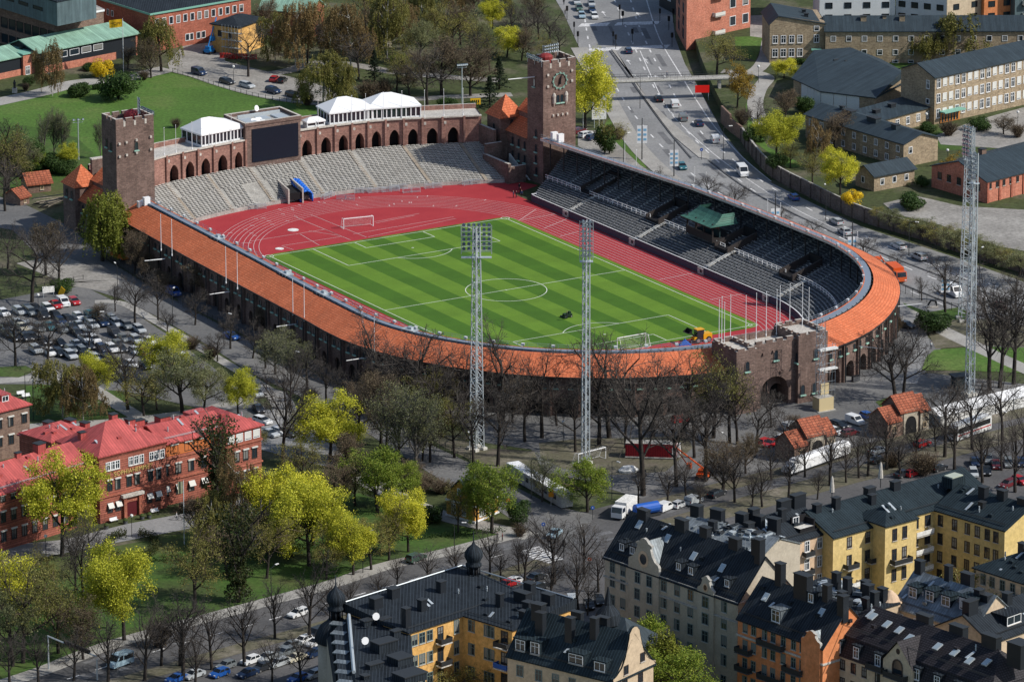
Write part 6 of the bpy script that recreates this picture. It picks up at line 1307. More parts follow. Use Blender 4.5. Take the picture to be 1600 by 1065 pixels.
q = quad((1366, 274), (1429, 262), 7, ZP + 4); H = House('cottage', 'small yellow-brick cottage with grey roof above the retaining wall', 'cottage', q[0], None, ZP); H.volume(q, 4, M['schoolbrick'], 'gable', M['roofslate'], 1.8, .5, [(0, [.2, .5, .8], [1.4], 1.0, 1.4, 'plain'), (3, [.4], [1.4], 1.0, 1.4, 'plain')])
fp = [P(1456, 258, ZP + 5.4), P(1542, 283, ZP + 5.4), P(1690, 245, ZP + 5.4), P(1600, 222, ZP + 5.4)]; H = House('brick_depot', 'red brick depot with arched bays and dark roof behind the gravel yard', 'depot', fp[1], None, ZP)
H.volume(fp, 5.4, M['salmon'], 'gabley', M['roofslate'], 3.0, .4, [(0, [.15, .32, .5, .68, .85], [2.6], 1.2, 1.6, 'dark'), (1, [(k + .5) / 14 for k in range(14)], [3.4], .7, 1.2, 'dark')], chim=((.4, .3, 1.4, 1.4, 1.6),), chmat=M['oldbrick'])
m = MB(); L = [H.loc(p) for p in fp]
for k in range(8): c = lerp2(L[1], L[2], k / 8 + .01); m.cbox((c[0], c[1], 2.6), (.6, .5, 5.2), math.atan2(L[2][1] - L[1][1], L[2][0] - L[1][0]))
m.build('pilaster', M['redbrick'], H.root)
# ================================================================ THINGS
ORD = ['first', 'second', 'third', 'fourth', 'fifth', 'sixth', 'seventh', 'eighth', 'ninth', 'tenth', 'eleventh', 'twelfth', 'thirteenth', 'fourteenth', 'fifteenth', 'sixteenth', 'seventeenth', 'eighteenth', 'nineteenth', 'twentieth']
def ordw(k):
 if k < 20: return ORD[k]
 t = ['', '', 'twenty', 'thirty', 'forty', 'fifty', 'sixty', 'seventy', 'eighty', 'ninety'][(k + 1) // 10]; u = (k + 1) % 10
 return t + '-' + ORD[u - 1] if u else t[:-1] + 'ieth'
def head(x, y, hx, hy):
 a, b = P(x, y), P(x + hx, y + hy); return math.atan2(b[1] - a[1], b[0] - a[0])
# ---- vehicles: built pointing along +x, wheels on the ground
def wheel_obj(parent, x, y, r=.31):
 m = MB(); n = 14
 for s, rr, w, mi in ((0, r, .11, 0), (0, r * .62, .12, 1)): m.tube((0, -w, 0), (0, w, 0), rr, rr, n, mi)
 o = m.build('wheel', [M['tyre'], M['hub']], parent, uv=False); o.location = (x, y, r); return o
def car_proto(kind):
 e = empty('parked_car', (0, -5000, 0)); kids = []
 if kind in ('hatch', 'sedan', 'wagon', 'suv'):
  L = {'hatch': 4.0, 'sedan': 4.6, 'wagon': 4.7, 'suv': 4.6}[kind]; W = 1.74 if kind != 'suv' else 1.86; zs = 0 if kind != 'suv' else .2; h = L / 2
  pr = [(-h, .35), (-h - .0, .75), (-h + .06, .95), (-h + (.75 if kind == 'sedan' else .12), 1.0), (h - 1.15, .98), (h - .25, .82), (h, .66), (h, .35), (h - .2, .24), (-h + .2, .24)]
  m = MB(); pr = [(x, z + zs) for x, z in pr]
  for k in range(len(pr)):
   (x, z), (x2, z2) = pr[k], pr[(k + 1) % len(pr)]
   i = .0; m.poly([(x, -W / 2, z), (x, W / 2, z), (x2, W / 2, z2), (x2, -W / 2, z2)])
  m.poly([(x, -W / 2, z) for x, z in pr]); m.poly([(x, W / 2, z) for x, z in pr[::-1]])
  rx0, rx1 = {'hatch': (-h + .35, h - 1.75), 'sedan': (-h + 1.25, h - 1.95), 'wagon': (-h + .45, h - 1.95), 'suv': (-h + .4, h - 1.85)}[kind]; zr = 1.44 + zs * 1.3; w2 = W / 2 - .2
  m.poly([(rx0, -w2, zr), (rx1, -w2, zr), (rx1, w2, zr), (rx0, w2, zr)]); m.poly([(rx0, -w2, zr - .05), (rx1, -w2, zr - .05), (rx1, -w2, zr), (rx0, -w2, zr)]); m.poly([(rx0, w2, zr - .05), (rx1, w2, zr - .05), (rx1, w2, zr), (rx0, w2, zr)])
  bx0, bx1, zb = (-h + .1 if kind != 'sedan' else -h + .75), h - 1.1, .98 + zs; wb = W / 2 - .03
  for s in (-1, 1):
   for (tx, bx) in ((rx0, bx0), (rx1, bx1), ((rx0 + rx1) / 2, (rx0 + rx1) / 2 + .1)):
    m.poly([(tx - .06, s * (w2 + .012), zr), (tx + .06, s * (w2 + .012), zr), (bx + .06, s * (wb + .012), zb), (bx - .06, s * (wb + .012), zb)])
  b = m.build('body', M['paint'], e, uv=False); b['painted'] = 1; kids.append(b)
  m = MB(); A = [(bx0, -wb, zb), (bx1, -wb, zb), (bx1, wb, zb), (bx0, wb, zb)]; B = [(rx0, -w2, zr - .05), (rx1, -w2, zr - .05), (rx1, w2, zr - .05), (rx0, w2, zr - .05)]
  for k in range(4): m.poly([A[k], A[(k + 1) % 4], B[(k + 1) % 4], B[k]])
  kids.append(m.build('window', M['carglass'], e, uv=False))
  for s in (-1, 1):
   m = MB(); m.box(h - .12, s * (W / 2 - .3) - .2, .62 + zs, h + .015, s * (W / 2 - .3) + .2, .78 + zs); kids.append(m.build('headlight', M['headlamp'], e, uv=False))
   m = MB(); m.box(-h - .015, s * (W / 2 - .22) - .14, .68 + zs, -h + .12, s * (W / 2 - .22) + .14, .9 + zs); kids.append(m.build('taillight', M['taillamp'], e, uv=False))
  for x in (-h + .78, h - .82):
   for s in (-1, 1): kids.append(wheel_obj(e, x, s * (W / 2 - .1), .31 + zs * .3))
 else:
  L, W, Hh = {'van': (4.4, 1.8, 1.85), 'bigvan': (5.4, 2.0, 2.5), 'truck': (7.5, 2.4, 3.2), 'coach': (11.5, 2.5, 3.4)}[kind]; h = L / 2
  if kind == 'van': pr = [(-h, .3), (-h, 1.5), (-h + .12, Hh), (h - 1.7, Hh), (h - .95, 1.12), (h - .1, .9), (h, .3)]; g0, g1 = h - 1.66, h - .98
  elif kind == 'bigvan': pr = [(-h, .35), (-h, Hh - .1), (-h + .1, Hh), (h - 1.5, Hh), (h - .75, 1.35), (h - .1, 1.1), (h, .35)]; g0, g1 = h - 1.46, h - .78
  elif kind == 'truck': pr = [(h - 1.9, .5), (h - 1.9, 2.7), (h - .3, 2.7), (h, 1.5), (h, .5)]
  else: pr = [(-h, .35), (-h, Hh), (h - .25, Hh), (h, 1.3), (h, .35)]
  m = MB()
  for k in range(len(pr)):
   (x, z), (x2, z2) = pr[k], pr[(k + 1) % len(pr)]; m.poly([(x, -W / 2, z), (x, W / 2, z), (x2, W / 2, z2), (x2, -W / 2, z2)])
  m.poly([(x, -W / 2, z) for x, z in pr]); m.poly([(x, W / 2, z) for x, z in pr[::-1]])
  b = m.build('body', M['paint'], e, uv=False); b['painted'] = 1; kids.append(b)
  m = MB()
  if kind == 'van' or kind == 'bigvan':
   zz0, zz1 = pr[4][1], pr[3][1]; dx = pr[4][0] - pr[3][0]; f = lambda t: (pr[3][0] + dx * t + .02, zz1 + (zz0 - zz1) * t)
   a, c = f(.12), f(.95); m.poly([(a[0], -W / 2 + .12, a[1]), (a[0], W / 2 - .12, a[1]), (c[0], W / 2 - .08, c[1]), (c[0], -W / 2 + .08, c[1])])
   for s in (-1, 1): y = s * (W / 2 + .012); m.poly([(h - 2.5, y, zz1 - .18), (h - 1.68, y, zz1 - .18), (h - 1.15, y, zz0 + .05), (h - 2.5, y, zz0 + .05)])
   m.poly([(-h - .012, -W / 2 + .2, 1.15), (-h - .012, W / 2 - .2, 1.15), (-h + .03, W / 2 - .25, zz1 - .3), (-h + .03, -W / 2 + .25, zz1 - .3)])
   if kind == 'bigvan':
    for s in (-1, 1): y = s * (W / 2 + .012); m.poly([(-h + .3, y, 1.35), (h - 2.7, y, 1.35), (h - 2.7, y, 2.15), (-h + .3, y, 2.15)])
  elif kind == 'truck':
   m.poly([(h - .27, -W / 2 + .15, 2.6), (h - .27, W / 2 - .15, 2.6), (h + .01, W / 2 - .1, 1.55), (h + .01, -W / 2 + .1, 1.55)])
   for s in (-1, 1): y = s * (W / 2 + .012); m.poly([(h - 1.6, y, 2.5), (h - .45, y, 2.5), (h - .2, y, 1.6), (h - 1.6, y, 1.6)])
  else:
   for s in (-1, 1): y = s * (W / 2 + .015); m.poly([(-h + .4, y, 1.7), (h - .5, y, 1.7), (h - .6, y, 2.8), (-h + .4, y, 2.8)])
   m.poly([(h - .22, -W / 2 + .12, 3.1), (h - .22, W / 2 - .12, 3.1), (h + .01, W / 2 - .1, 1.4), (h + .01, -W / 2 + .1, 1.4)])
  kids.append(m.build('window', M['carglass'], e, uv=False))
  if kind == 'truck': m = MB(); m.box(-h, -W / 2 - .05, .9, h - 2.1, W / 2 + .05, Hh); m.box(-h, -.5, .45, h - .4, .5, .88, 1); kids.append(m.build('box_body', [M['offwhite'], M['darksteel']], e, uv=False))
  if kind == 'coach': m = MB(); m.box(-h + .2, -W / 2 - .03, 1.15, h - .3, W / 2 + .03, 1.4); kids.append(m.build('stripe', M['red'], e, uv=False))
  for s in (-1, 1): m = MB(); m.box(h - .1, s * (W / 2 - .3) - .2, .7, h + .02, s * (W / 2 - .3) + .2, .92); kids.append(m.build('headlight', M['headlamp'], e, uv=False)); m = MB(); m.box(-h - .02, s * (W / 2 - .15) - .1, .8, -h + .05, s * (W / 2 - .15) + .1, 1.2); kids.append(m.build('taillight', M['taillamp'], e, uv=False))
  r = {'van': .33, 'bigvan': .36, 'truck': .48, 'coach': .5}[kind]
  for x in (-h + L * .2, h - L * .19):
   for s in (-1, 1): kids.append(wheel_obj(e, x, s * (W / 2 - .12), r))
 return register(e, kids)
KIND_NAME = {'hatch': 'parked_car', 'sedan': 'parked_car', 'wagon': 'parked_car', 'suv': 'parked_car', 'van': 'delivery_van', 'bigvan': 'minibus', 'truck': 'lorry', 'coach': 'coach'}
PROTO = {}
def vehicle(kind, colr, x, y, hx, hy, label, cat, group=None, name=None, z=0.0):
 if kind not in PROTO: PROTO[kind] = car_proto(kind)
 p = P(x, y, z); o = copy_thing(PROTO[kind], (p[0], p[1], z + .07), head(x, y, hx, hy), None, (*colr, 1)); o.name = name or KIND_NAME[kind]
 return tag(o, label, cat, group)
CL = {'white': (.72, .73, .73), 'silver': (.42, .45, .47), 'grey': (.16, .18, .19), 'dark': (.022, .025, .03), 'black': (.008, .009, .01), 'red': (.42, .02, .025), 'blue': (.015, .09, .35), 'navy': (.012, .03, .08), 'teal': (.03, .14, .17), 'cream': (.62, .58, .45), 'maroon': (.12, .015, .02), 'lightblue': (.3, .42, .5), 'green': (.05, .1, .07)}
CN = {'white': 'white', 'silver': 'silver', 'grey': 'grey', 'dark': 'dark', 'black': 'black', 'red': 'red', 'blue': 'blue', 'navy': 'dark blue', 'teal': 'teal', 'cream': 'cream', 'maroon': 'maroon', 'lightblue': 'pale blue', 'green': 'dark green'}
TN = {'hatch': 'hatchback', 'sedan': 'saloon', 'wagon': 'estate car', 'suv': 'four-wheel drive', 'van': 'van', 'bigvan': 'minibus', 'truck': 'lorry', 'coach': 'coach'}
def fleet(rows, where, group, running=False):
 # rows: kind, colour, x, y, hx, hy; labels count same-looking cars of one place from the left
 rows = sorted(rows, key=lambda r: r[2]); cnt = {}
 for r in rows: cnt[(r[0], r[1])] = cnt.get((r[0], r[1]), 0) + 1
 seen = {}
 for kind, c, x, y, hx, hy in rows:
  k = seen.get((kind, c), 0); seen[(kind, c)] = k + 1
  lab = CN[c] + ' ' + TN[kind] + ' ' + where + ('' if cnt[(kind, c)] == 1 else ', ' + ordw(k) + ' such from the left')
  vehicle(kind, CL[c], x, y, hx, hy, lab, {'van': 'van', 'bigvan': 'minibus', 'truck': 'lorry', 'coach': 'coach'}.get(kind, 'car'), group)
fleet([('sedan', 'silver', 901, 6, 6, 14), ('sedan', 'green', 905, 16, 6, 14), ('hatch', 'lightblue', 909, 28, 6, 14), ('wagon', 'silver', 924, 9, 6, 14), ('sedan', 'navy', 925, 19, 6, 14), ('hatch', 'white', 929, 29, 6, 14)], 'queueing at the road crossing top', 'cars queueing at the crossing')
fleet([('hatch', 'navy', 982, 83, -6, -12), ('sedan', 'black', 1029, 158, -8, -12), ('van', 'white', 1054, 167, -8, -14), ('van', 'grey', 1067, 188, -9, -14), ('sedan', 'navy', 1092, 196, -9, -12), ('van', 'white', 1117, 222, -10, -14), ('hatch', 'blue', 1240, 312, -14, -10), ('bigvan', 'white', 1160, 274, 12, 14), ('wagon', 'silver', 1307, 350, -16, -9), ('sedan', 'silver', 1320, 366, -16, -9), ('wagon', 'white', 1404, 388, -18, -9), ('suv', 'silver', 1436, 406, -18, -8), ('wagon', 'cream', 1268, 370, 16, 9), ('sedan', 'maroon', 1562, 482, 18, 9), ('hatch', 'teal', 1066, 264, 9, 12)], 'on the wide road behind the stadium', 'traffic on the wide road')
fleet([('wagon', 'white', 917, 214, 12, -3), ('wagon', 'navy', 928, 218, 12, -3), ('hatch', 'maroon', 905, 208, 12, -3)], 'parked beside the clock tower', 'cars parked by the clock tower')
fleet([('van', 'navy', 311, 117, 14, 4), ('wagon', 'dark', 355, 131, 14, 4), ('wagon', 'silver', 386, 137, 14, 4), ('hatch', 'red', 429, 127, 8, -6), ('hatch', 'black', 441, 129, 8, -6), ('suv', 'navy', 427, 146, 14, 4), ('wagon', 'black', 458, 152, 14, 4)], 'by the lawn behind the arcade', 'cars along the lawn edge')
fleet([('van', 'blue', 271, 461, 12, 6), ('sedan', 'blue', 362, 529, 12, 5), ('hatch', 'teal', 514, 568, 12, 5), ('sedan', 'black', 531, 578, 12, 5), ('wagon', 'silver', 550, 589, 12, 4)], 'parked under the dark west wall', 'cars under the west wall')
D = (12, 8); rows = []
for i, (x, y) in enumerate(((6, 493), (75, 485), (123, 499), (147, 534), (286, 563))): rows.append((('hatch', 'wagon')[i % 2], 'white', x, y, *D))
for i, (x, y) in enumerate(((124, 512), (144, 511), (133, 533), (44, 513), (120, 542), (175, 502))): rows.append((('sedan', 'wagon')[i % 2], 'silver', x, y, *D))
for i, (x, y) in enumerate(((43, 486), (56, 486), (107, 503), (111, 515), (185, 542), (60, 516), (8, 516), (11, 525), (24, 531), (94, 540), (111, 550), (130, 552), (188, 571), (70, 537), (50, 530))): rows.append((('sedan', 'hatch', 'wagon')[i % 3], ('dark', 'black', 'grey')[(i // 2) % 3], x, y, *D))
rows += [('van', 'white', 99, 477, *D), ('hatch', 'red', 116, 475, *D), ('sedan', 'red', 87, 480, *D), ('sedan', 'teal', 142, 495, *D), ('hatch', 'navy', 95, 506, *D), ('van', 'dark', 179, 525, *D), ('sedan', 'cream', 34, 515, *D), ('sedan', 'teal', 77, 514, *D), ('hatch', 'red', 227, 556, *D), ('wagon', 'lightblue', 246, 556, *D), ('wagon', 'navy', 160, 548, *D)]
rc = random.Random(17)
for k in range(46):
 i, j = k % 12, k // 12; x, y = 8 + i * 19 + j * 16 + rc.uniform(-3, 3), 488 + j * 21 + i * 2.6 + rc.uniform(-2, 2)
 if x < 262 and all(abs(x - r[2]) > 9 or abs(y - r[3]) > 6 for r in rows): rows.append((rc.choice(('sedan', 'hatch', 'wagon', 'suv')), rc.choice(('silver', 'dark', 'grey', 'white', 'black', 'navy', 'silver')), x, y, *D))
fleet(rows, 'in the hospital car park', 'cars in the hospital car park')
fleet([('sedan', 'dark', 404, 643, 10, 10), ('wagon', 'white', 410, 661, 12, 4), ('sedan', 'silver', 422, 681, 12, 4), ('hatch', 'white', 437, 678, 12, 4), ('hatch', 'dark', 452, 681, 12, 4), ('sedan', 'silver', 402, 618, 10, 10)], 'between trees right of the hospital', 'cars right of the hospital')
vehicle('van', CL['black'], 297, 797, 14, -4, 'black van parked at the foot of the hospital wall', 'van')
vehicle('bigvan', CL['lightblue'], 188, 1040, -16, 6, 'pale silver van driving alone on the boulevard', 'van', None, 'delivery_van')
vehicle('wagon', CL['white'], 466, 962, -14, 5, 'white estate car driving on the boulevard past the onion turret', 'car')
vehicle('suv', CL['green'], 650, 877, 14, -5, 'grey-green pickup parked on the pale boulevard pavement', 'car')
fleet([('sedan', 'grey', 454, 1013, -14, 5), ('wagon', 'grey', 446, 1023, -14, 5), ('sedan', 'silver', 417, 1031, -14, 5), ('hatch', 'white', 391, 1036, -14, 5), ('hatch', 'dark', 409, 1047, -14, 5), ('wagon', 'silver', 435, 1040, -14, 5), ('sedan', 'cream', 462, 1032, -14, 5), ('sedan', 'navy', 492, 1024, -14, 5), ('hatch', 'white', 473, 1005, -14, 5), ('wagon', 'white', 494, 1008, -14, 5), ('van', 'dark', 494, 995, -14, 5), ('hatch', 'grey', 353, 1044, -14, 5), ('sedan', 'navy', 387, 1056, -14, 5), ('hatch', 'blue', 465, 1064, -14, 5), ('hatch', 'silver', 490, 1058, -14, 5), ('sedan', 'silver', 303, 1058, -14, 5), ('hatch', 'blue', 343, 1056, -14, 5), ('sedan', 'blue', 276, 1064, -14, 5)], 'parked along the boulevard, bottom', 'cars parked along the boulevard')
fleet([('sedan', 'lightblue', 866, 838, -12, 10), ('hatch', 'red', 797, 915, 12, -4), ('hatch', 'white', 806, 911, 12, -4), ('sedan', 'dark', 838, 906, 12, -4), ('wagon', 'dark', 841, 921, 12, -4), ('van', 'silver', 895, 946, 4, 12), ('sedan', 'black', 920, 949, 4, 10), ('hatch', 'black', 937, 943, 4, 10)], 'near the junction by the grey house', 'cars round the junction')
fleet([('wagon', 'red', 1066, 659, 14, -2), ('hatch', 'red', 1197, 694, 12, -4), ('wagon', 'silver', 1219, 690, -12, 5), ('sedan', 'red', 1205, 697, -12, 5), ('wagon', 'black', 1310, 668, 12, 4), ('van', 'white', 1336, 662, 12, 4), ('hatch', 'blue', 1356, 655, 12, 5), ('sedan', 'silver', 1372, 708, 12, -4), ('sedan', 'dark', 1372, 722, 12, -4), ('hatch', 'red', 1441, 697, 12, -4), ('hatch', 'white', 1305, 678, 12, 4), ('van', 'silver', 1237, 671, 12, -4), ('hatch', 'maroon', 1328, 680, 12, -3), ('sedan', 'dark', 1416, 512, 10, 3)], 'on the stadium forecourt', 'cars on the forecourt')
fleet([('hatch', 'dark', 1466, 735, 12, -4), ('hatch', 'red', 1426, 743, 12, -4), ('sedan', 'dark', 1412, 744, 12, -4), ('wagon', 'silver', 1521, 743, 3, 10), ('hatch', 'black', 1500, 743, 3, 10), ('sedan', 'black', 1541, 740, 3, 10), ('sedan', 'maroon', 1556, 730, 3, 10), ('wagon', 'grey', 1575, 727, 3, 10), ('sedan', 'navy', 1523, 726, 3, 10), ('hatch', 'navy', 1595, 727, 3, 10), ('wagon', 'maroon', 1575, 760, -10, 4), ('hatch', 'red', 1594, 755, 10, 4), ('sedan', 'grey', 1544, 721, 3, 10)], 'in the parking rows behind the yellow block', 'cars behind the yellow block')
fleet([('van', 'white', 1040, 797, 12, -5), ('hatch', 'white', 1062, 792, 12, -5), ('van', 'silver', 1084, 787, 12, -5), ('wagon', 'dark', 1120, 775, 12, -5)], 'kerbside behind the bare-metal roof', 'vans behind the bare-metal roof')
vehicle('coach', CL['white'], 1515, 680, -14, 5, 'white coach with red side stripe beside the canopy row', 'coach')
o = vehicle('truck', CL['orange'] if 'orange' in CL else (.62, .1, .02), 1400, 437, 12, 9, 'orange crane lorry parked behind the stand roof', 'lorry')
for c in [x for x in bpy.data.objects if x.parent == o and x.name.startswith('box_body')]: c.material_slots[0].link = 'OBJECT'; c.material_slots[0].material = M['orange']
o = vehicle('truck', CL['white'], 975, 805, -10, 7, 'white-cab lorry turning at the junction corner beside the blue tank', 'lorry')
o = vehicle('bigvan', (.62, .2, .03), 188, 404, 10, 4, 'orange works van under the big willow', 'van', None, 'works_van')
o = vehicle('bigvan', CL['white'], 1490, 462, 16, 8, 'pale caravan-like van seen behind the lattice mast foot', 'van', None, 'camper_van')
for k, pr in PROTO.items():     # the patterns themselves are not part of the scene
 for ch in KIDS[pr.name]: bpy.data.objects.remove(ch)
 bpy.data.objects.remove(pr)
# ---- small builders
def thing(name, label, cat, px=None, z=0.0, mb=None, mats=None, rz=0.0, group=None, xy=None, smooth=False):
 p = xy if xy is not None else P(px[0], px[1], z)
 o = mb.build(name, mats, None, smooth, True, (p[0], p[1], z)); o.rotation_euler = (0, 0, rz); return tag(o, label, cat, group)
m = MB(); p = P(1010, 803); m.tube((-2.6, 0, 1.7), (2.6, 0, 1.7), 1.15, 1.15, 14); m.lathe((-2.6, 0, 1.7), [(.2, -.2), (.2, .2)], 6); m.box(-2.8, -1.1, .2, 2.8, 1.1, .5, 1); thing('water_tank', 'blue cylindrical tank trailer beside the white-cab lorry', 'tank', (1010, 806), 0, m, [M['blue'], M['darksteel']], R(30))
# crane on the orange lorry
m = MB(); m.box(-2.2, -1, 1.0, 2.2, 1, 1.9, 0); m.tube((-1.8, 0, 2.2), (3.4, 0, 3.0), .28, .2, 6, 1); m.tube((3.4, 0, 3.0), (-.5, .3, 3.6), .18, .15, 6, 0); m.box(-2.6, -.7, 1.9, -.9, .7, 2.9, 0); m.lathe((1.5, -1.0, .5), [(.5, 0), (.5, .3)], 10, 2)
for x in (-1.6, 1.6):
 for y in (-.95, .95): m.tube((x, y - .15, .5), (x, y + .15, .5), .5, .5, 12, 2)
thing('telescopic_lift', 'folded orange telescopic lift behind the orange lorry', 'lift', (1374, 424), 0, m, [M['orange'], M['cream'] if 'cream' in M else M['palec'], M['tyre']], head(1374, 424, 12, 9))
def boom(name, label, px, c, rz, reach, up):
 m = MB(); m.box(-1.2, -1, .5, 1.2, 1, 1.3, 0)
 for x in (-1, 1):
  for y in (-1, 1): m.tube((x, y - .18, .45), (x, y + .18, .45), .45, .45, 10, 1)
 m.box(-.9, -.7, 1.3, .9, .7, 2.1, 0); m.tube((-.5, 0, 2.0), (reach, 0, up), .2, .15, 5, 0); m.tube((reach, 0, up), (reach * .55, 0, max(1.4, up * .45)), .13, .12, 5, 0); m.box(reach * .55 - .9, -.6, max(.6, up * .45 - .9), reach * .55, .6, max(1.7, up * .45 + .2), 0)
 thing(name, label, 'boom lift', px, 0, m, [c, M['tyre']], rz, 'boom lifts')
boom('boom_lift', 'orange boom lift reaching over the drive beside the red container', (1098, 748), M['orange'], R(165), 6.0, 6.5)
boom('boom_lift', 'blue boom lift working against the tan workshop, upper left', (327, 84), plain('lift blue', (.02, .2, .5), .4), R(60), 3.6, 9.0)
# ---- floodlight masts
def mast(px, H_, label, w0=1.5, w1=.75, rz=0, panel=(6.0, 7, 6), prz=0, side=False):
 p = P(*px); e = empty('floodlight_mast', p, rz, label, 'floodlight mast', 'tall lattice floodlight masts'); m = MB(); n = 16; W = lambda k: lerp(w0, w1, k / n); C = ((-1, -1), (1, -1), (1, 1), (-1, 1))
 for k in range(n):
  z0, z1 = .4 + (H_ - .4) * k / n, .4 + (H_ - .4) * (k + 1) / n
  for i in range(4):
   a, b = C[i], C[(i + 1) % 4]; m.tube((a[0] * W(k), a[1] * W(k), z0), (a[0] * W(k + 1), a[1] * W(k + 1), z1), .13, n=4, cap=False)
   for h in range(2):
    za, zb = lerp(z0, z1, h / 2), lerp(z0, z1, (h + 1) / 2); wa, wb = lerp(W(k), W(k + 1), h / 2), lerp(W(k), W(k + 1), (h + 1) / 2); s, t = (a, b) if h % 2 == 0 else (b, a)
    m.tube((s[0] * wa, s[1] * wa, za), (t[0] * wb, t[1] * wb, zb), .065, n=3, cap=False)
   m.tube((a[0] * W(k), a[1] * W(k), z0), (b[0] * W(k), b[1] * W(k), z0), .06, n=3, cap=False)
 m.build('lattice', M['steel'], e, uv=False)
 f = MB()
 for a in C: f.box(a[0] * w0 - .5, a[1] * w0 - .5, 0, a[0] * w0 + .5, a[1] * w0 + .5, .6)
 f.build('footing', M['palec'], e)
 Wd, rows, cols = panel; T = Matrix.Translation((0, 0, H_)) @ Matrix.Rotation(prz, 4, 'Z'); q = MB(); dz = 1.0
 for r in range(rows):
  z = -.2 - r * dz; q.box(-Wd / 2, -.9, z - .06, Wd / 2, -.78, z + .06, 0, None, T)
 for x in (-Wd / 2, -.7, .7, Wd / 2): q.box(x - .07, -.9, -rows * dz, x + .07, -.78, .1, 0, None, T)
 q.box(-Wd / 2, -.9, -rows * dz - .6, Wd / 2, .3, -rows * dz - .45, 0, None, T)
 for z in (-rows * dz + .5,): q.box(-Wd / 2, -.95, z - .04, Wd / 2, -.9, z + .04, 0, None, T)
 q.build('lamp_frame', M['steel'], e, uv=False); lm_ = None
 lq = MB(); lq.tube((0, .1, 0), (0, -.35, -.12), .3, .4, 8, 0); lq.tube((0, -.35, -.12), (0, -.4, -.135), .36, .36, 8, 1)
 for r in range(rows):
  for c in range(cols):
   loc = T @ Vector((-Wd / 2 + Wd * (c + .5) / cols, -1.0, .15 - r * dz))
   if lm_ is None: o = lq.build('floodlight', [M['lamp'], M['lampglass']], e, uv=False); lm_ = o.data; o.location = loc; o.rotation_euler = (0, 0, prz)
   else: inst('floodlight', lm_, e, loc, prz)
 return e
mast((745, 702), 47.5, 'lattice floodlight mast with wide lamp panel facing away, left of the pair in front', 1.05, .5, R(38), (6.2, 6, 6), R(142))
m2 = mast((915, 724), 51.5, 'lattice floodlight mast seen edge-on, right of the pair before the curved roof', 1.0 * .55, .48, R(38), (2.7, 8, 2), R(-38))
mast((1510, 500), 44, 'wide lattice floodlight mast standing beside the road on the right', 1.5, .75, R(10), (2.6, 7, 3), R(-60))
mast((1515, 617), 53, 'slender lattice floodlight mast overlapping the wide one, standing on the plaza', .7, .5, R(30), (2.2, 6, 2), R(-60))
def lamp_post(px, h, label, n=4, z=0.0, group='small floodlight poles'):
 e = empty('floodlight_pole', (*P(*px, z), z), R(20), label, 'floodlight pole', group); m = MB(); m.tube((0, 0, 0), (0, 0, h), .16, .12, 6); m.tube((-1.3, 0, h), (1.3, 0, h), .07, n=4); m.tube((-1.3, 0, h - .6), (1.3, 0, h - .6), .07, n=4); m.build('pole', M['steel'], e)
 for k in range(n): q = MB(); q.cbox((-1.2 + 2.4 * k / (n - 1), -.2, h + .15), (.5, .4, .45)); q.cbox((-1.2 + 2.4 * k / (n - 1), -.42, h + .15), (.42, .05, .38), 0, 1); q.build('floodlight', [M['lamp'], M['lampglass']], e)
lamp_post((722, 185), 13.6, 'small floodlight pole rising at the right end of the arcade roof', 6)
lamp_post((123, 250), 10, 'small floodlight pole on the lawn left of the corner tower', 3)
# ---- flagpoles
FPM = {}
def flagpole(x, y, z, h, label, group, r=.09):
 key = round(h, 1)
 if key not in FPM:
  m = MB(); m.tube((0, 0, 0), (0, 0, h), r, r * .6, 6); m.lathe((0, 0, h), [(.05, 0), (.12, .08), (.05, .18)], 6); m.lathe((0, 0, 0), [(.16, 0), (.16, .4), (.09, .45)], 6)
  o = m.build('flagpole', M['white'], None, False, False); FPM[key] = o.data
 else: o = inst('flagpole', FPM[key])
 o.location = (x, y, z); return tag(o, label, 'flagpole', group)
o1000 = lambda x, y: (1000 + x / 4.84, 440 + y / 4.84)
gps = ((597, 130), (617, 108), (637, 150), (683, 95), (799, 97), (878, 82), (953, 70), (1032, 55), (1057, 25), (1131, 12), (1226, 15), (1275, 38))
gb_ = (452, 455, 470, 440, 435, 425, 400, 390, 350, 345, 370, 362)
for k, (x, t) in enumerate(gps):
 bx, by = o1000(x, gb_[k]); px, py = P(bx, by, 13.5); tt = o1000(x, t)[1]; flagpole(px, py, 13.2, Hgt(bx, by, tt, 13.2), 'bare white flagpole on the gatehouse roof, ' + ordw(k) + ' from the left', 'flagpoles on the gatehouse')
for k, (x, t, b) in enumerate(((251.8, 336, 391.5), (268.8, 343.8, 399.6), (353.2, 386.4, 442.7), (371, 395.3, 451.8), (457.7, 437, 492.4), (475.5, 444.7, 501.8), (567, 487, 526), (585, 495, 554))):
 p = P(x, b, 8.2); flagpole(p[0], p[1], 8.2, Hgt(x, b, t, 8.2), 'bare white flagpole against the west tiled roof, ' + ordw(k) + ' from the left', 'flagpoles along the west roof')
for k, (x, t, b) in enumerate(((251, 197, 240), (274, 190, 238), (297.5, 186, 232), (323, 181, 224), (347.5, 176, 215), (490, 155, 195), (546, 150, 190), (573.5, 148, 190), (602.5, 145, 188), (631, 143, 186), (660.5, 141, 182), (689, 140, 180), (717.5, 139, 178))):
 s = PA.s_of(S(x, b, 12.7)[0]); u, v = PA.at(s, .2); X, Y = to_xy(u, v); flagpole(X, Y, 12.7, 6.6, 'bare white flagpole on the arcade front, ' + ordw(k) + ' from the left', 'flagpoles on the arcade', .07)
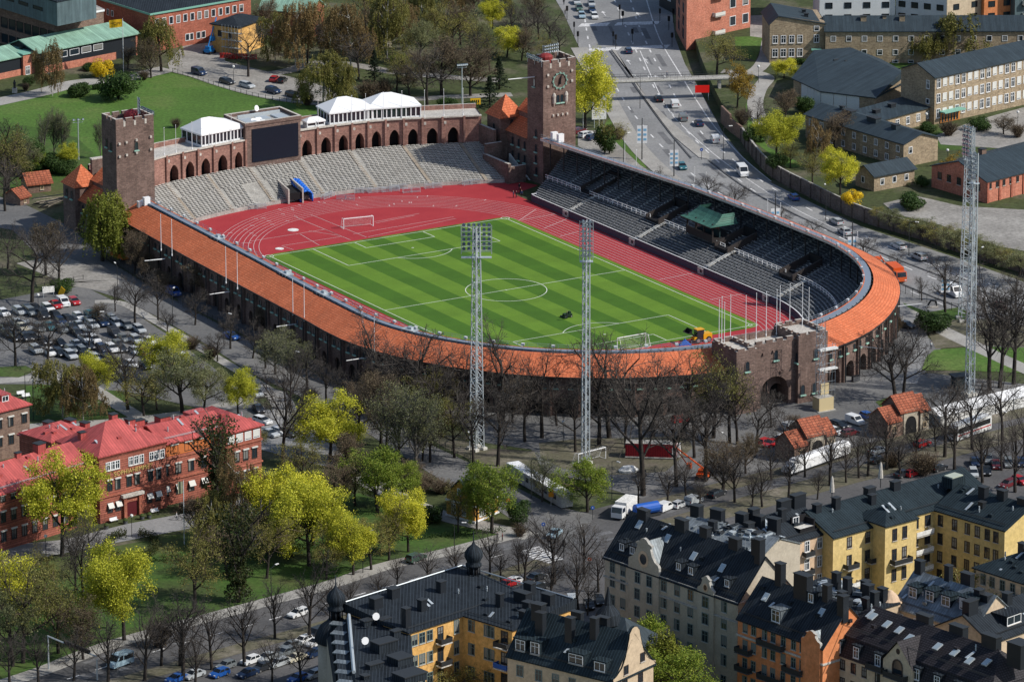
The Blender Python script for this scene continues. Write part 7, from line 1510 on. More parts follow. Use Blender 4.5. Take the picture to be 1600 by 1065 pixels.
for k, (xa, ya, xb, yb, za) in enumerate(((226, 410, 257.5, 403, 6.5), (327.5, 462.5, 359, 454, 6.5), (432, 513, 463.5, 504.5, 6.5), (541, 566, 572.5, 557, 6.5), (1441, 477, 1403, 477, 8.0), (1379, 547.5, 1342, 539, 7.0))):
 A, B = P(xa, ya, za), P(xb, yb, za); m = MB(); m.tube((0, 0, 0), (A[0] - B[0], A[1] - B[1], .6), .12, .08, 5); o = m.build('wall_flagstaff', M['white'], None, False, False, (B[0], B[1], za - .2)); tag(o, 'white staff jutting out level from the outer wall, ' + ordw(k) + ' from the left', 'flagstaff', 'flagstaffs jutting from the outer wall')
def flag_cloth(w, h, droop=.25, seed=1):
 m = MB(); n = 10; rr = random.Random(seed); A, B, C_, D_ = [], [], [], []
 for k in range(n + 1): t = k / n; y = .16 * math.sin(t * 7 + seed) * t; A.append((t * w, y, -droop * w * t * t)); B.append((t * w * .97, y + .1 * t, -h - droop * w * t));
 m.strip(A, B, 0, False); return m
def flag_on_pole(px, h, cloth, w, hh, label, txt=None, rz=0.0, z=0.0, group='flags on tall poles'):
 e = empty('flagpole', (*P(*px, z), z), rz, label, 'flag', group); m = MB(); m.tube((0, 0, 0), (0, 0, h), .1, .06, 6); m.build('pole', M['white'], e); c = flag_cloth(w, hh, .12, int(px[0])).build('flag', cloth, e, True, False, (.08, 0, h - .2))
 if txt: text_part(txt, hh * .52, M['black'], c, (w * .5, -.22, -hh * .72), (R(90), 0, 0), .01); text_part(txt, hh * .52, M['black'], c, (w * .5, .3, -hh * .72), (R(90), 0, R(180)), .01)
 return e
flag_on_pole((193, 114), Hgt(193, 114, 29), M['yellow'], 3.4, 2.0, 'tall flagpole with yellow lettered banner flying before the green-roofed hall', 'HOPP', R(180))
flag_on_pole((911, 203), Hgt(911, 203, 139), M['yellow'], 1.7, 2.0, 'flagpole with drooping yellow flag right beside the clock tower', None, R(200))
flag_on_pole((936, 196), Hgt(936, 196, 135), M['yellow'], 1.3, 3.2, 'flagpole with hanging yellow flag behind the white information board', None, R(215))
flag_on_pole((288, 850), Hgt(288, 850, 750), plain('faded flag', (.3, .3, .2), .8), 1.0, 2.4, 'tall white flagpole with limp flag on the hospital lawn', None, R(190))
m = MB(); m.box(-1.8, -.06, 2.2, 1.8, .06, 9.6, 0)
for x in (-1.2, 1.2): m.tube((x, .1, 0), (x, .1, 9), .09, n=5, m=1)
m.box(-1.7, -.075, 7.9, 1.7, -.061, 9.5, 2)
for k in range(9): m.box(-1.4, -.075, 3.2 + k * .48, 1.1 - (k * 37 % 10) * .12, -.061, 3.36 + k * .48, 3)
thing('information_board', 'tall white information board on two posts by the road', 'board', (936, 200), 0, m, [M['white'], M['steel'], plain('pale blue print', (.25, .5, .7), .7), plain('grey print', (.35, .36, .38), .7)], R(8))
def banner_post(px, h, bw, label, rz, lamp=True, bz=(5.0, 11.0)):
 e = empty('banner_pole', P(*px), rz, label, 'banner pole', 'banner poles along the road'); m = MB(); m.tube((0, 0, 0), (0, 0, h), .14, .1, 6); m.build('pole', M['darksteel'], e)
 for s in (-1, 1):
  q = MB(); q.box(s * .15 if s > 0 else -bw - .15, -.04, bz[0], bw + .15 if s > 0 else -.15, .04, bz[1], 0)
  for k in range(3): q.cbox((s * (bw / 2 + .15), -.05, bz[0] + (bz[1] - bz[0]) * (.22 + .27 * k)), (bw * .7, .03, (bz[1] - bz[0]) * .13), 0, 1, None, 0)
  q.build('banner', [M['white'], plain('banner blue', (.2, .42, .62), .7) if 'bb' not in M else M['bb']], e)
 return e
banner_post((1003, 250), 10.5, 1.1, 'banner pole with two white and blue banners in front of the car park', R(5), bz=(4.2, 8.6))
banner_post((1053, 276), 9, .9, 'banner pole with two tall white banners at the road bend', R(5), bz=(2.6, 6.6))
banner_post((1211, 366), 10, .9, 'banner pole with blue-patterned banners behind the green canopy end', R(10), bz=(2.0, 6.2))
banner_post((1331, 412), 10, .9, 'banner pole with blue-patterned banners behind the curved roof', R(10), bz=(2.0, 6.4))
banner_post((1477, 470), 8, .9, 'banner pole with pale banners behind the bare roadside tree', R(10), bz=(2.0, 5.6))
for k, (x, y, t) in enumerate(((976, 262, 222), (994, 272, 235), (1085, 300, 262), (1103, 312, 270), (1199, 352, 312), (1219, 362, 318), (1318, 402, 355), (1339, 412, 363))):
 p = P(x, y); flagpole(p[0], p[1], 0, Hgt(x, y, t), 'bare pale flagpole between road and stand, ' + ordw(k) + ' from the left', 'flagpoles between road and stand')
# ---- lamps, traffic lights, signs
def street_lamp(px, h, z=0.0, arm=1.6, rz=0.0):
 e = empty('street_lamp', (*P(*px, z), z), rz); m = MB(); m.tube((0, 0, 0), (0, 0, h), .09, .06, 5); m.tube((0, 0, h), (arm, 0, h + .35), .05, n=4); a = m.build('pole', M['darksteel'], e, uv=False); q = MB(); q.cbox((arm + .3, 0, h + .36), (.9, .32, .14)); b = q.build('lamp_head', M['offwhite'], e, uv=False); return register(e, [a, b])
L0 = street_lamp((860, 700), 8); lamps = [(147, 545, 'park'), (40, 640, 'park'), (52, 655, 'park'), (184, 470, 'street'), (270, 510, 'street'), (350, 545, 'street'), (478, 610, 'street'), (640, 700, 'street'), (735, 740, 'street'), (830, 778, 'street'), (1000, 170, 'road'), (1130, 250, 'road'), (1290, 345, 'road'), (1420, 400, 'road'), (1530, 445, 'road'), (974, 262, 'road'), (710, 880, 'boulevard'), (567, 895, 'boulevard'), (95, 1010, 'boulevard'), (218, 985, 'boulevard'), (424, 950, 'boulevard'), (1560, 700, 'boulevard'), (1135, 740, 'boulevard'), (905, 890, 'boulevard'), (1275, 640, 'forecourt'), (956, 780, 'forecourt')]
cnt = {}
for k, (x, y, w) in enumerate(sorted(lamps)):
 o = L0 if k == 0 else copy_thing(L0, P(x, y), R(-60 + (k * 97) % 220)); o.location = (*P(x, y), 0); n = cnt.get(w, 0); cnt[w] = n + 1; tag(o, 'slim dark street lamp with pale head by the ' + w + ', ' + ordw(n) + ' such from the left', 'street lamp', 'street lamps by the ' + w)
def globe(px, h=4.0, z=0.0):
 e = empty('globe_lamp', (*P(*px, z), z)); m = MB(); m.tube((0, 0, 0), (0, 0, h), .07, .05, 5); a = m.build('pole', M['darksteel'], e, uv=False); q = MB(); q.lathe((0, 0, h), [(.08, 0), (.3, .12), (.38, .35), (.3, .58), (.1, .68)], 8); b = q.build('globe', M['offwhite'], e, True, False); return register(e, [a, b])
G0 = None
for k, (x, y, z) in enumerate(((1185, 130, ZP), (1447, 205, ZP), (1480, 262, ZP), (1590, 202, ZP), (365, 130, 0), (60, 490, 0), (53, 625, 0), (206, 838, 0), (72, 870, 0), (880, 690, 0))):
 o = globe((x, y), 4, z) if k == 0 else copy_thing(G0, (*P(x, y, z), z)); G0 = G0 or o; tag(o, 'white globe lamp on a thin post, ' + ordw(k) + ' in the round from the school court', 'globe lamp', 'globe lamps')
for o_, w in zip([o for o in col.objects if o.name.startswith('globe_lamp')], ('beside the forked path on the bank', 'before the orange school doors', 'on the grass below the school court', 'on the school court near the right edge', 'by the parked cars behind the arcade', 'at the hospital car park corner', 'beside the small hospital lawn', 'before the lettered hospital portal', 'under the great yellow tree', 'on the soil patch before the curved wall')): o_['label'] = 'white globe lamp on a thin post ' + w
def signal(px, z=0.0):
 e = empty('traffic_light', (*P(*px, z), z)); m = MB(); m.tube((0, 0, 0), (0, 0, 3.4), .09, n=5); a = m.build('pole', M['darksteel'], e, uv=False); q = MB(); q.box(-.28, -.2, 2.6, .28, .2, 3.9); b = q.build('signal_head', M['black'], e, uv=False); return register(e, [a, b])
S0 = None
for k, (x, y) in enumerate(((968, 30), (973, 40), (958, 72), (962, 77), (988, 68), (886, 32), (903, 72), (1031, 36), (1045, 48), (1052, 36), (1050, 74), (897, 57), (881, 873), (857, 866))):
 o = signal((x, y)) if k == 0 else copy_thing(S0, P(x, y), R(40 * k)); S0 = S0 or o; tag(o, 'black traffic light ' + (('at the upper road crossing, ' + ordw(k) + ' in this list')), 'traffic light', 'traffic lights')
tl_ = sorted([o for o in col.objects if o.name.startswith('traffic_light')], key=lambda o: o.location.x); a_ = [o for o in tl_ if o.location.y > 0]; b_ = [o for o in tl_ if o.location.y <= 0]
for k, o in enumerate(a_): o['label'] = 'black traffic light at the far road crossing, ' + ordw(k) + ' from the left'
for k, o in enumerate(b_): o['label'] = 'black traffic light at the boulevard crossing, ' + ('left one' if k == 0 else 'right one')
def round_sign(px, c, label, h=2.6, z=0.0, r=.4):
 m = MB(); m.tube((0, 0, 0), (0, 0, h), .06, n=5, m=1); m.tube((0, -.06, h), (0, -.1, h), r, r, 14, 0); m.tube((0, -.1, h), (0, -.11, h), r * .3, r * .3, 10, 2); thing('road_sign', label, 'road sign', px, z, m, [c, M['darksteel'], M['white']], 0, 'road signs')
round_sign((1096, 250), M['blue'], 'round blue road sign on the tip of the pale median'); round_sign((849, 838), M['blue'], 'round blue road sign at the lower junction bend'); round_sign((926, 812), M['blue'], 'square-looking blue sign before the white-cab lorry'); round_sign((921, 893), M['orange'], 'small orange sign beside the grey stone house'); round_sign((794, 800), M['orange'], 'orange warning sign beside the villa tree')
m = MB(); m.tube((0, 0, 0), (0, 0, 2.2), .07, n=5, m=1); m.box(-.5, -.08, 1.9, .5, .02, 2.7, 0); m.tube((0, -.05, 3.2), (0, -.12, 3.2), .5, .5, 12, 0); m.tube((0, -.12, 3.2), (0, -.13, 3.2), .28, .28, 10, 2); thing('roadworks_sign', 'orange roadworks sign below the white site huts', 'road sign', (861, 790), 0, m, [plain('sign orange', (.75, .3, .02), .6), M['steel'], M['black']], 0, 'road signs')
m = MB(); m.box(-1.4, -.05, 1.2, 1.4, .05, 2.6, 0); m.tube((-1.2, 0, 0), (-1.2, 0, 2.4), .06, n=4, m=1); m.tube((1.2, 0, 0), (1.2, 0, 2.4), .06, n=4, m=1); m.box(-1.45, -.06, 1.75, -.3, .06, 2.7, 0); thing('notice_board', 'pale double notice board at the car park entrance', 'board', (76, 465), 0, m, [M['offwhite'], M['steel']], R(25))
m = MB(); m.box(-.7, -.04, .2, .7, .04, 2.6, 0); thing('hire_sign', 'slanting yellow sign leaning by the white van', 'sign', (93, 464), 0, m, [M['yellow']], R(-50)).rotation_euler = (0, R(28), R(-40))
m = MB(); m.box(-1.3, -.05, 1.4, 1.3, .05, 3.0, 0); m.tube((0, .1, 0), (0, .1, 2), .08, n=4, m=1);
for k in range(4): m.box(-.9 + k * .5, -.065, 1.9, -.6 + k * .5, -.051, 2.6, 1)
thing('advert_sign', 'yellow sign board behind the arcade end', 'sign', (743, 172), 0, m, [M['yellow'], M['black']], R(10))
m = MB(); m.box(-1.8, -.05, 0, 1.8, .05, 1.9, 0); m.tube((-1.6, .1, -2.0), (-1.6, .1, 1.5), .08, n=4, m=1); m.tube((1.6, .1, -2.0), (1.6, .1, 1.5), .08, n=4, m=1); thing('red_banner', 'plain bright red banner hanging beside the footbridge', 'banner', (1097, 150), 2.0, m, [plain('vivid red', (.8, .015, .01), .6), M['steel']], R(3), None, P(1097, 157, 0))
# gantry sign over the boulevard
A, B = P(76, 1045), P(152, 1062); d = (B[0] - A[0], B[1] - A[1]); m = MB(); m.tube((0, 0, 0), (0, 0, 6.6), .16, n=6); m.tube((*d, 0), (*d, 4.0), .16, n=6); m.tube((0, 0, 6.5), (d[0], d[1], 4.6), .16, n=5); m.tube((d[0] * .35, d[1] * .35, 6.1), (d[0] * .85, d[1] * .85, 5.1), .45, n=4, m=1); thing('sign_gantry', 'long grey sign gantry spanning the boulevard in the lower left', 'gantry', (76, 1045), 0, m, [M['steel'], M['darksteel']])
# ---- footbridge, walls, fences
bl, br = P(936, 126, 5.6), P(1133, 119, 5.6); an = math.atan2(br[1] - bl[1], br[0] - bl[0]); Lb = dist(bl, br); e = empty('footbridge', (*bl, 0), an, 'concrete footbridge with thin railings crossing the wide road', 'footbridge'); m = MB(); m.box(0, -1.4, 5.0, Lb + 4, 1.4, 5.6); m.box(0, -1.55, 5.3, Lb + 4, -1.4, 5.7, 1); m.build('deck', [M['concrete'], M['palec']], e)
m = MB()
for y in (-1.35, 1.35):
 for z in (6.1, 6.65): m.tube((0, y, z), (Lb + 4, y, z), .035, n=3)
 for k in range(int(Lb / 1.8)): m.tube((k * 1.8, y, 5.6), (k * 1.8, y, 6.65), .03, n=3)
m.build('railing', M['darksteel'], e)
for x in (Lb - 1.5, Lb + 1.5, 1.0): m = MB(); m.box(x - .35, -.9, 0, x + .35, .9, 5.0); m.build('pier', M['concrete'], e)
wb_ = [(p[0], p[1]) for p in tw]; m = MB(); wp = Path(spline(wb_, 5)); nseg = int(wp.len / 5)
for k in range(nseg):
 s0, s1 = wp.len * k / nseg, wp.len * (k + 1) / nseg; a, b = wp.at(s0), wp.at(s1); a2, b2 = wp.at(s0, .45), wp.at(s1, .45);
 m.poly([(*a, 0), (*b, 0), (*b, 3.7), (*a, 3.7)]); m.poly([(*a, 3.7), (*b, 3.7), (*b2, 3.7), (*a2, 3.7)], 1); m.poly([(*b2, 0), (*a2, 0), (*a2, 3.7), (*b2, 3.7)])
 c = wp.at(s0, -.1); m.cbox((c[0], c[1], 1.85), (.35, .35, 3.7), wp.ang(s0))
tag(m.build('retaining_wall', [brick('grey-brown wall brick', (.12, .1, .085), (.19, .16, .14), (.14, .125, .11), .9, .3, .04), M['concrete']]), 'long dark brick retaining wall running beside the wide road', 'wall')
m = MB(); w2_ = [P(1126, 192), P(1140, 206), P(1158, 219)];
for a, b in zip(w2_, w2_[1:]): n_ = offset_line([a, b], .5); m.prism([a, b, n_[1], n_[0]], 0, 4.4 if a == w2_[0] else 3.4)
tag(m.build('wall_end', M['oldbrick']), 'short stepped brick wall end with round blue sign by the road', 'wall')
def fence(name, pts, h, step, label, z=0.0, mat=None, bars=True):
 p = Path([P(x, y, z) for x, y in pts]); e = empty(name, (*p.p[0], z), 0, label, 'fence'); o = p.p[0]; m = MB(); n = int(p.len / step)
 for k in range(n):
  a, b = p.at(p.len * k / n), p.at(p.len * (k + 1) / n); a = (a[0] - o[0], a[1] - o[1]); b = (b[0] - o[0], b[1] - o[1])
  for zz in (.3, h - .08): m.tube((*a, zz), (*b, zz), .03, n=3, cap=False)
  if bars:
   for q in range(int(step / .35)): f = q / (step / .35); c = lerp2(a, b, f); m.tube((*c, .1), (*c, h), .016, n=3, cap=False)
 m.build('rail', mat or M['darksteel'], e, uv=False); q = MB()
 for k in range(n + 1): a = p.at(p.len * k / n); q.box(a[0] - o[0] - .06, a[1] - o[1] - .06, 0, a[0] - o[0] + .06, a[1] - o[1] + .06, h + .1)
 q.build('post', mat or M['darksteel'], e, uv=False)
fence('iron_fence', [(160, 404), (225, 443), (300, 486), (400, 538), (480, 577), (535, 606)], 1.6, 2.4, 'black iron railing fence between the street and the west yard')
fence('iron_fence', [(620, 660), (690, 703), (755, 736)], 1.5, 2.4, 'black railing fence beside the street below the left floodlight mast')
fence('mesh_fence', [(1404, 455), (1440, 470), (1490, 486), (1560, 500), (1640, 520)], 1.8, 2.6, 'dark mesh fence between the wide road and the right-hand grass')
fence('park_fence', [(270, 113), (345, 137), (400, 152), (470, 164)], 1.0, 2.2, 'low dark fence along the lawn edge behind the arcade', bars=False)
fence('park_fence', [(-20, 512), (0, 460), (60, 452), (130, 437)], 1.1, 2.6, 'low dark fence above the hospital car park', bars=False)
fence('street_fence', [(545, 607), (585, 632), (600, 648)], 1.2, 2.0, 'short fence on the pale steps beside the yard end', bars=False)
# ---- marquees on the arcade roof
def marquee(xa, xb, d, wh, ph, label, ncol, ridge=.5, pk=.5):
 s0, s1 = PA.s_of(S(xa, 195, 12.7)[0]), PA.s_of(S(xb, 186, 12.7)[0]); a, b = PA.at(s0, .8), PA.at(s1, .8); an = math.atan2(b[1] - a[1], b[0] - a[0]); L = dist(a, b); X, Y = to_xy(*a)
 e = empty('marquee', (X, Y, 12.45), an + YAW, label, 'marquee', 'white marquees on the arcade roof'); m = MB(); q = [(-.25, -.25), (L + .25, -.25), (L + .25, d), (-.25, d)]; ra, rb = (L * pk - 1.2, d * ridge), (L * pk + 1.2, d * ridge)
 m.poly([(*q[0], wh), (*q[1], wh), (*rb, wh + ph), (*ra, wh + ph)]); m.poly([(*q[1], wh), (*q[2], wh), (*rb, wh + ph)]); m.poly([(*q[2], wh), (*q[3], wh), (*ra, wh + ph), (*rb, wh + ph)]); m.poly([(*q[3], wh), (*q[0], wh), (*ra, wh + ph)])
 for k in range(4): a_, b_ = q[k], q[(k + 1) % 4]; m.poly([(*a_, wh - .35), (*b_, wh - .35), (*b_, wh), (*a_, wh)])
 m.build('roof', M['white'], e); w = MB(); w.box(0, 0, 0, L, d - .3, .55, 0); w.box(.1, .12, .55, L - .1, d - .4, wh - .3, 1)
 for k in range(ncol + 1): x = L * k / ncol; w.box(x - .13, -.05, 0, x + .13, .1, wh - .3, 0)
 for k in range(5): y = (d - .4) * k / 4; w.box(-.05, y - .1, 0, .1, y + .1, wh - .3, 0)
 w.build('wall', [M['white'], M['glass']], e)
marquee(240, 322, 8.5, 3.2, 2.7, 'white pointed marquee with glazed front beside the corner tower', 13, .5, .3)
marquee(516, 588, 8.0, 3.1, 2.4, 'white marquee on the arcade roof, left of the joined pair', 11, .6, .42)
marquee(590, 664, 8.0, 3.1, 2.5, 'white marquee on the arcade roof, right of the joined pair', 11, .6, .45)
marquee(346, 372, 4.0, 2.6, 1.6, 'small white pavilion tent left of the scoreboard', 3)
marquee(470, 484, 2.6, 1.6, .8, 'tiny white tent just right of the scoreboard', 2)
# ---- gate lodge canopies, trailers, site huts
A, B = P(1468, 668), P(1640, 626); an = math.atan2(B[1] - A[1], B[0] - A[0]); LL = dist(A, B)
for k in range(6):
 c = lerp2(A, B, (k + .05) / 6); w = LL / 6 - .3; e = empty('canopy_tent', c, an, 'white pitched canopy tent in the long row right of the lodge, ' + ordw(k) + ' from the left', 'canopy tent', 'white canopy row'); m = MB(); m.poly([(-.2, -.2, 2.4), (w + .2, -.2, 2.4), (w + .2, 2.6, 3.7), (-.2, 2.6, 3.7)]); m.poly([(-.2, 5.4, 2.4), (w + .2, 5.4, 2.4), (w + .2, 2.6, 3.7), (-.2, 2.6, 3.7)]); m.poly([(-.2, -.2, 2.4), (-.2, 5.4, 2.4), (-.2, 2.6, 3.7)]); m.poly([(w + .2, -.2, 2.4), (w + .2, 5.4, 2.4), (w + .2, 2.6, 3.7)]); m.build('roof', M['white'], e); q = MB()
 q.box(0, 0, 0, w, .06, 2.3, 0); q.box(0, 5.1, 0, w, 5.16, 2.3, 0); q.box(0, .06, 0, .06, 5.1, 2.3, 1); q.build('side', [M['offwhite'], plain('tent blue side', (.2, .3, .42), .7)], e)
A, B = P(1236, 745), P(1328, 712); an = math.atan2(B[1] - A[1], B[0] - A[0]); LL = dist(A, B); m = MB()
for (x0, x1, z) in ((0, 1.2, 2.0), (1.2, 2.4, 2.7), (2.4, LL, 3.1)):
 pr = [(-.1, .7), (-.1, z - .5), (.5, z), (2.0, z), (2.6, z - .5), (2.6, .7)]
 for (y, zz), (y2, z2) in zip(pr, pr[1:]): m.poly([(x0, y, zz), (x1, y, zz), (x1, y2, z2), (x0, y2, z2)])
 m.poly([(x0, y, zz) for y, zz in pr]); m.poly([(x1, y, zz) for y, zz in pr])
m.box(.6, .1, .3, LL - .3, 2.4, .72, 1)
for x in (2.0, LL - 3, LL - 1.8): m.tube((x, -.02, .45), (x, .3, .45), .45, .45, 10, 2)
thing('covered_trailer', 'long trailer under white tarpaulin in front of the hidden lodge', 'trailer', (1236, 745), 0, m, [M['white'], M['darksteel'], M['tyre']], an)
A, B = P(792, 745), P(878, 796); an = math.atan2(B[1] - A[1], B[0] - A[0]); LL = dist(A, B); hm = None
for k in range(6):
 c = lerp2(A, B, k / 6); w = LL / 6 - .25
 if hm is None:
  m = MB(); m.box(0, 0, .3, w, 2.6, 3.1, 0, 1); m.box(.1, .1, 0, w - .1, 2.5, .3, 2); m.box(.3, -.03, 1.4, 1.5, -.001, 2.4, 3); m.box(-.06, -.06, 2.95, w + .06, 2.66, 3.098, 1); o = m.build('site_hut', [mottled('pale hut wall', (.36, .38, .37), (.45, .46, .45), .5), M['white'], M['darksteel'], M['glass']]); hm = o.data
 else: o = inst('site_hut', hm)
 o.location = (c[0], c[1], 0); o.rotation_euler = (0, 0, an); tag(o, 'white-roofed site hut in the row beside the road, ' + ordw(k) + ' from the left', 'site hut', 'white site huts by the road')
m = MB(); m.box(0, 0, .5, 10.5, 2.8, 3.3, 0, 1); m.box(-.05, -.05, .25, 10.55, 2.85, .5, 2); m.box(10.5, .2, .5, 11.2, 2.6, 3.0, 3); m.box(9.6, -.03, .6, 10.2, -.001, 2.6, 3)
for k in range(18): m.box(.3 + k * .5, -.05, .6, .42 + k * .5, -.001, 3.2, 0)
thing('red_container', 'dark red site container with pale lower frame on the soil patch', 'container', (977, 716), 0, m, [plain('container red', (.22, .012, .02), .5), M['concrete'], M['palec'], M['offwhite']], R(-6))
m = MB(); m.lathe((0, 0, 0), [(1.5, 0), (1.6, .5), (1.3, .8), (.9, 1.25), (.3, 1.3)], 10, 0, 1.35, .8); thing('covered_car', 'small car under a pale dust sheet behind the red container', 'covered car', (982, 737), 0, m, [M['offwhite']], R(10))
# scaffold tower with plywood base
e = empty('scaffold_tower', P(1281, 640), R(30), 'thin scaffold lift tower with plywood base beside the gatehouse', 'scaffold'); m = MB()
for z in range(0, 20, 2):
 for i in range(4):
  a, b = ((-.7, -.7), (.7, -.7), (.7, .7), (-.7, .7))[i], ((-.7, -.7), (.7, -.7), (.7, .7), (-.7, .7))[(i + 1) % 4]; m.tube((*a, z), (*a, z + 2), .06, n=3); m.tube((*a, z), (*b, z + 2), .035, n=3); m.tube((*a, z + 2), (*b, z + 2), .035, n=3)
for z in range(0, 14, 2): m.tube((3.6, -.2, z), (3.6, -.2, z + 2), .05, n=3); m.tube((.7, -.2, z + 2), (3.6, -.2, z + 2), .04, n=3); m.tube((3.6, 1, z), (3.6, 1, z + 2), .05, n=3)
m.box(-.4, -.6, 12.9, 4.0, .6, 13.3, 1); m.box(-.4, -.6, 8.6, 4.0, .6, 8.9, 1); m.build('frame', [M['steel'], M['offwhite']], e, uv=False); q = MB(); q.box(-1.2, -1.6, .2, 2.4, 1.0, 3.0, 0, 1); q.box(-1.6, -2.0, 0, 2.8, 1.4, .2, 1); q.box(.6, .6, 3.0, 2.6, .8, 5.4, 0); q.build('plywood_base', [plain('plywood', (.55, .45, .26), .7), M['concrete']], e)
# ---- goals, barriers, tunnel, machines on the field
def goal(u, v, rz, label, z=.09, xy=None, s=1.0):
 X, Y = xy or to_xy(u, v); e = empty('football_goal', (X, Y, z), rz, label, 'goal', 'football goals'); m = MB(); W, Hh, D_ = 3.66 * s, 2.44 * s, 2.0 * s
 for x in (-W, W): m.tube((x, 0, 0), (x, 0, Hh), .1, n=6); m.tube((x, 0, Hh), (x, D_ * .5, Hh), .05, n=4); m.tube((x, D_, 0), (x, D_ * .5, Hh), .05, n=4); m.tube((x, 0, 0), (x, D_, 0), .05, n=4)
 m.tube((-W, 0, Hh), (W, 0, Hh), .1, n=6); m.tube((-W, D_, 0), (W, D_, 0), .05, n=4); m.build('frame', M['white'], e); q = MB()
 for k in range(25): x = -W + 2 * W * k / 24; q.tube((x, D_ * .5, Hh), (x, D_, 0), .014, n=3, cap=False); q.tube((x, .05, Hh), (x, D_ * .5, Hh), .014, n=3, cap=False)
 for k in range(7): t = k / 7; q.tube((-W, lerp(D_, D_ * .5, t), Hh * t), (W, lerp(D_, D_ * .5, t), Hh * t), .014, n=3, cap=False)
 q.build('net', M['offwhite'], e, uv=False)
gx = S(560, 356); goal(gx[0], gx[1], YAW - R(10), 'white goal standing off the pitch on the red apron', .06)
goal(0, -LH, YAW + R(180), 'white goal at the near end of the striped pitch')
goal(0, 0, R(40), 'netted white goal leaning on the grass by the right floodlight mast', .08, P(925, 722))
bmesh_ = None
for k, (x, y, r) in enumerate(((9, 230, -14), (458, 160, 30), (558, 172, -35), (670, 130, -12), (757, 127, -6), (845, 122, -6), (895, 108, -2), (975, 127, -8), (1110, 100, -6), (1350, 78, 0))):
 p = P(400 + x / 4, 266 + (y + 16) / 4)
 if bmesh_ is None:
  m = MB()
  for yy in (0, .9):
   for xx in (-2.1, 0, 2.1): m.tube((xx, yy, 0), (xx, yy, 1.1), .05, n=4)
   m.tube((-2.1, yy, 1.1), (2.1, yy, 1.1), .05, n=4); m.tube((-2.1, yy, .2), (2.1, yy, .2), .04, n=4)
   for q in range(20): m.tube((-2.1 + q * .22, yy, .2), (-2.1 + q * .22, yy, 1.1), .022, n=3)
  o = m.build('crowd_barrier', plain('pale barrier steel', (.42, .5, .54), .5, .2), None, False, False); bmesh_ = o.data
 else: o = inst('crowd_barrier', bmesh_)
 o.location = (*p, .06); o.rotation_euler = (0, 0, R(25 + r)); tag(o, 'stack of grey crowd barriers on the red track before the terrace, ' + ordw(k) + ' from the left', 'crowd barrier', 'crowd barriers by the terrace')
c0 = S(479, 315, .1); c1 = S(463, 298, .8); du, dv = c1[0] - c0[0], c1[1] - c0[1]; an = math.atan2(dv, du) + YAW; X, Y = to_xy(*c0); e = empty('inflatable_tunnel', (X, Y, .08), an, 'ribbed blue inflatable tunnel leading out of the terrace', 'tunnel'); m = MB(); L = math.hypot(du, dv) + 1.5
for k in range(7):
 x = L * k / 6.5; z = .12 * k; pr = [(-1.45, z), (-1.45, z + 1.7), (-1.0, z + 2.4), (0, z + 2.7), (1.0, z + 2.4), (1.45, z + 1.7), (1.45, z)]
 for (y, zz), (y2, z2) in zip(pr, pr[1:]): m.tube((x, y, zz), (x, y2, z2), .26, n=6); m.poly([(x, y, zz), (x + L / 6.5, y, zz + .12), (x + L / 6.5, y2, z2 + .12), (x, y2, z2)]) if k < 6 else None
m.build('tube', plain('bright blue inflatable', (.015, .13, .55), .35), e, True, False)
m = MB(); m.poly([(-1.9, -1.5, 0), (0, 0, 2.0), (-1.9, 1.5, 0)]); m.poly([(-1.9, 1.5, 0), (0, 0, 2.0), (1.9, 1.3, 0)]); m.poly([(1.9, 1.3, 0), (0, 0, 2.0), (1.9, -1.5, 0)]); m.poly([(1.9, -1.5, 0), (0, 0, 2.0), (-1.9, -1.5, 0)]); m.lathe((0, 0, 1.75), [(.25, 0), (.1, .35)], 6); thing('tarpaulin_tent', 'blue tarpaulin heap on the track by the yellow loader', 'tarpaulin', (1070, 543), .08, m, [M['blue']])
e = empty('wheel_loader', (*P(1096, 534), .08), head(1096, 534, -12, 2), 'yellow wheel loader with raised black bucket on the track', 'loader'); m = MB(); m.box(-2.2, -.9, .7, 0, .9, 1.9, 0); m.box(-.2, -.75, 1.0, 1.5, .75, 2.9, 1); m.box(-.3, -.8, 2.9, 1.6, .8, 3.05, 0); m.box(1.4, -.7, .7, 2.2, .7, 1.4, 0); m.build('body', [plain('machine yellow', (.7, .36, .02), .4), M['glass']], e)
for x in (-1.3, 1.4):
 for y in (-.95, .95): wheel_obj(e, x, y, .65)
m = MB();
for y in (-.5, .5): m.tube((1.6, y, 1.4), (3.4, y, 2.8), .12, n=4)
m.poly([(3.2, -1.1, 2.4), (3.2, 1.1, 2.4), (4.2, 1.1, 2.6), (4.2, -1.1, 2.6)]); m.poly([(3.2, -1.1, 2.4), (3.2, 1.1, 2.4), (3.0, 1.1, 3.4), (3.0, -1.1, 3.4)]); m.poly([(3.2, -1.1, 2.4), (4.2, -1.1, 2.6), (3.0, -1.1, 3.4)]); m.poly([(3.2, 1.1, 2.4), (4.2, 1.1, 2.6), (3.0, 1.1, 3.4)]); m.build('bucket', M['black'], e)
e = empty('ride_on_mower', (*P(887, 496), .1), head(887, 496, -12, 2), 'small dark ride-on mower out on the striped pitch', 'mower'); m = MB(); m.box(-.9, -.5, .3, .3, .5, .8, 0); m.box(.3, -.4, .35, 1.1, .4, .95, 0); m.box(-.7, -.3, .8, -.2, .3, 1.3, 0); m.box(.6, -1.0, .08, 1.4, 1.0, .35, 0); m.build('body', plain('dark green machine', (.015, .035, .02), .4), e)
for x in (-.6, .8):
 for y in (-.55, .55): wheel_obj(e, x, y, .28)
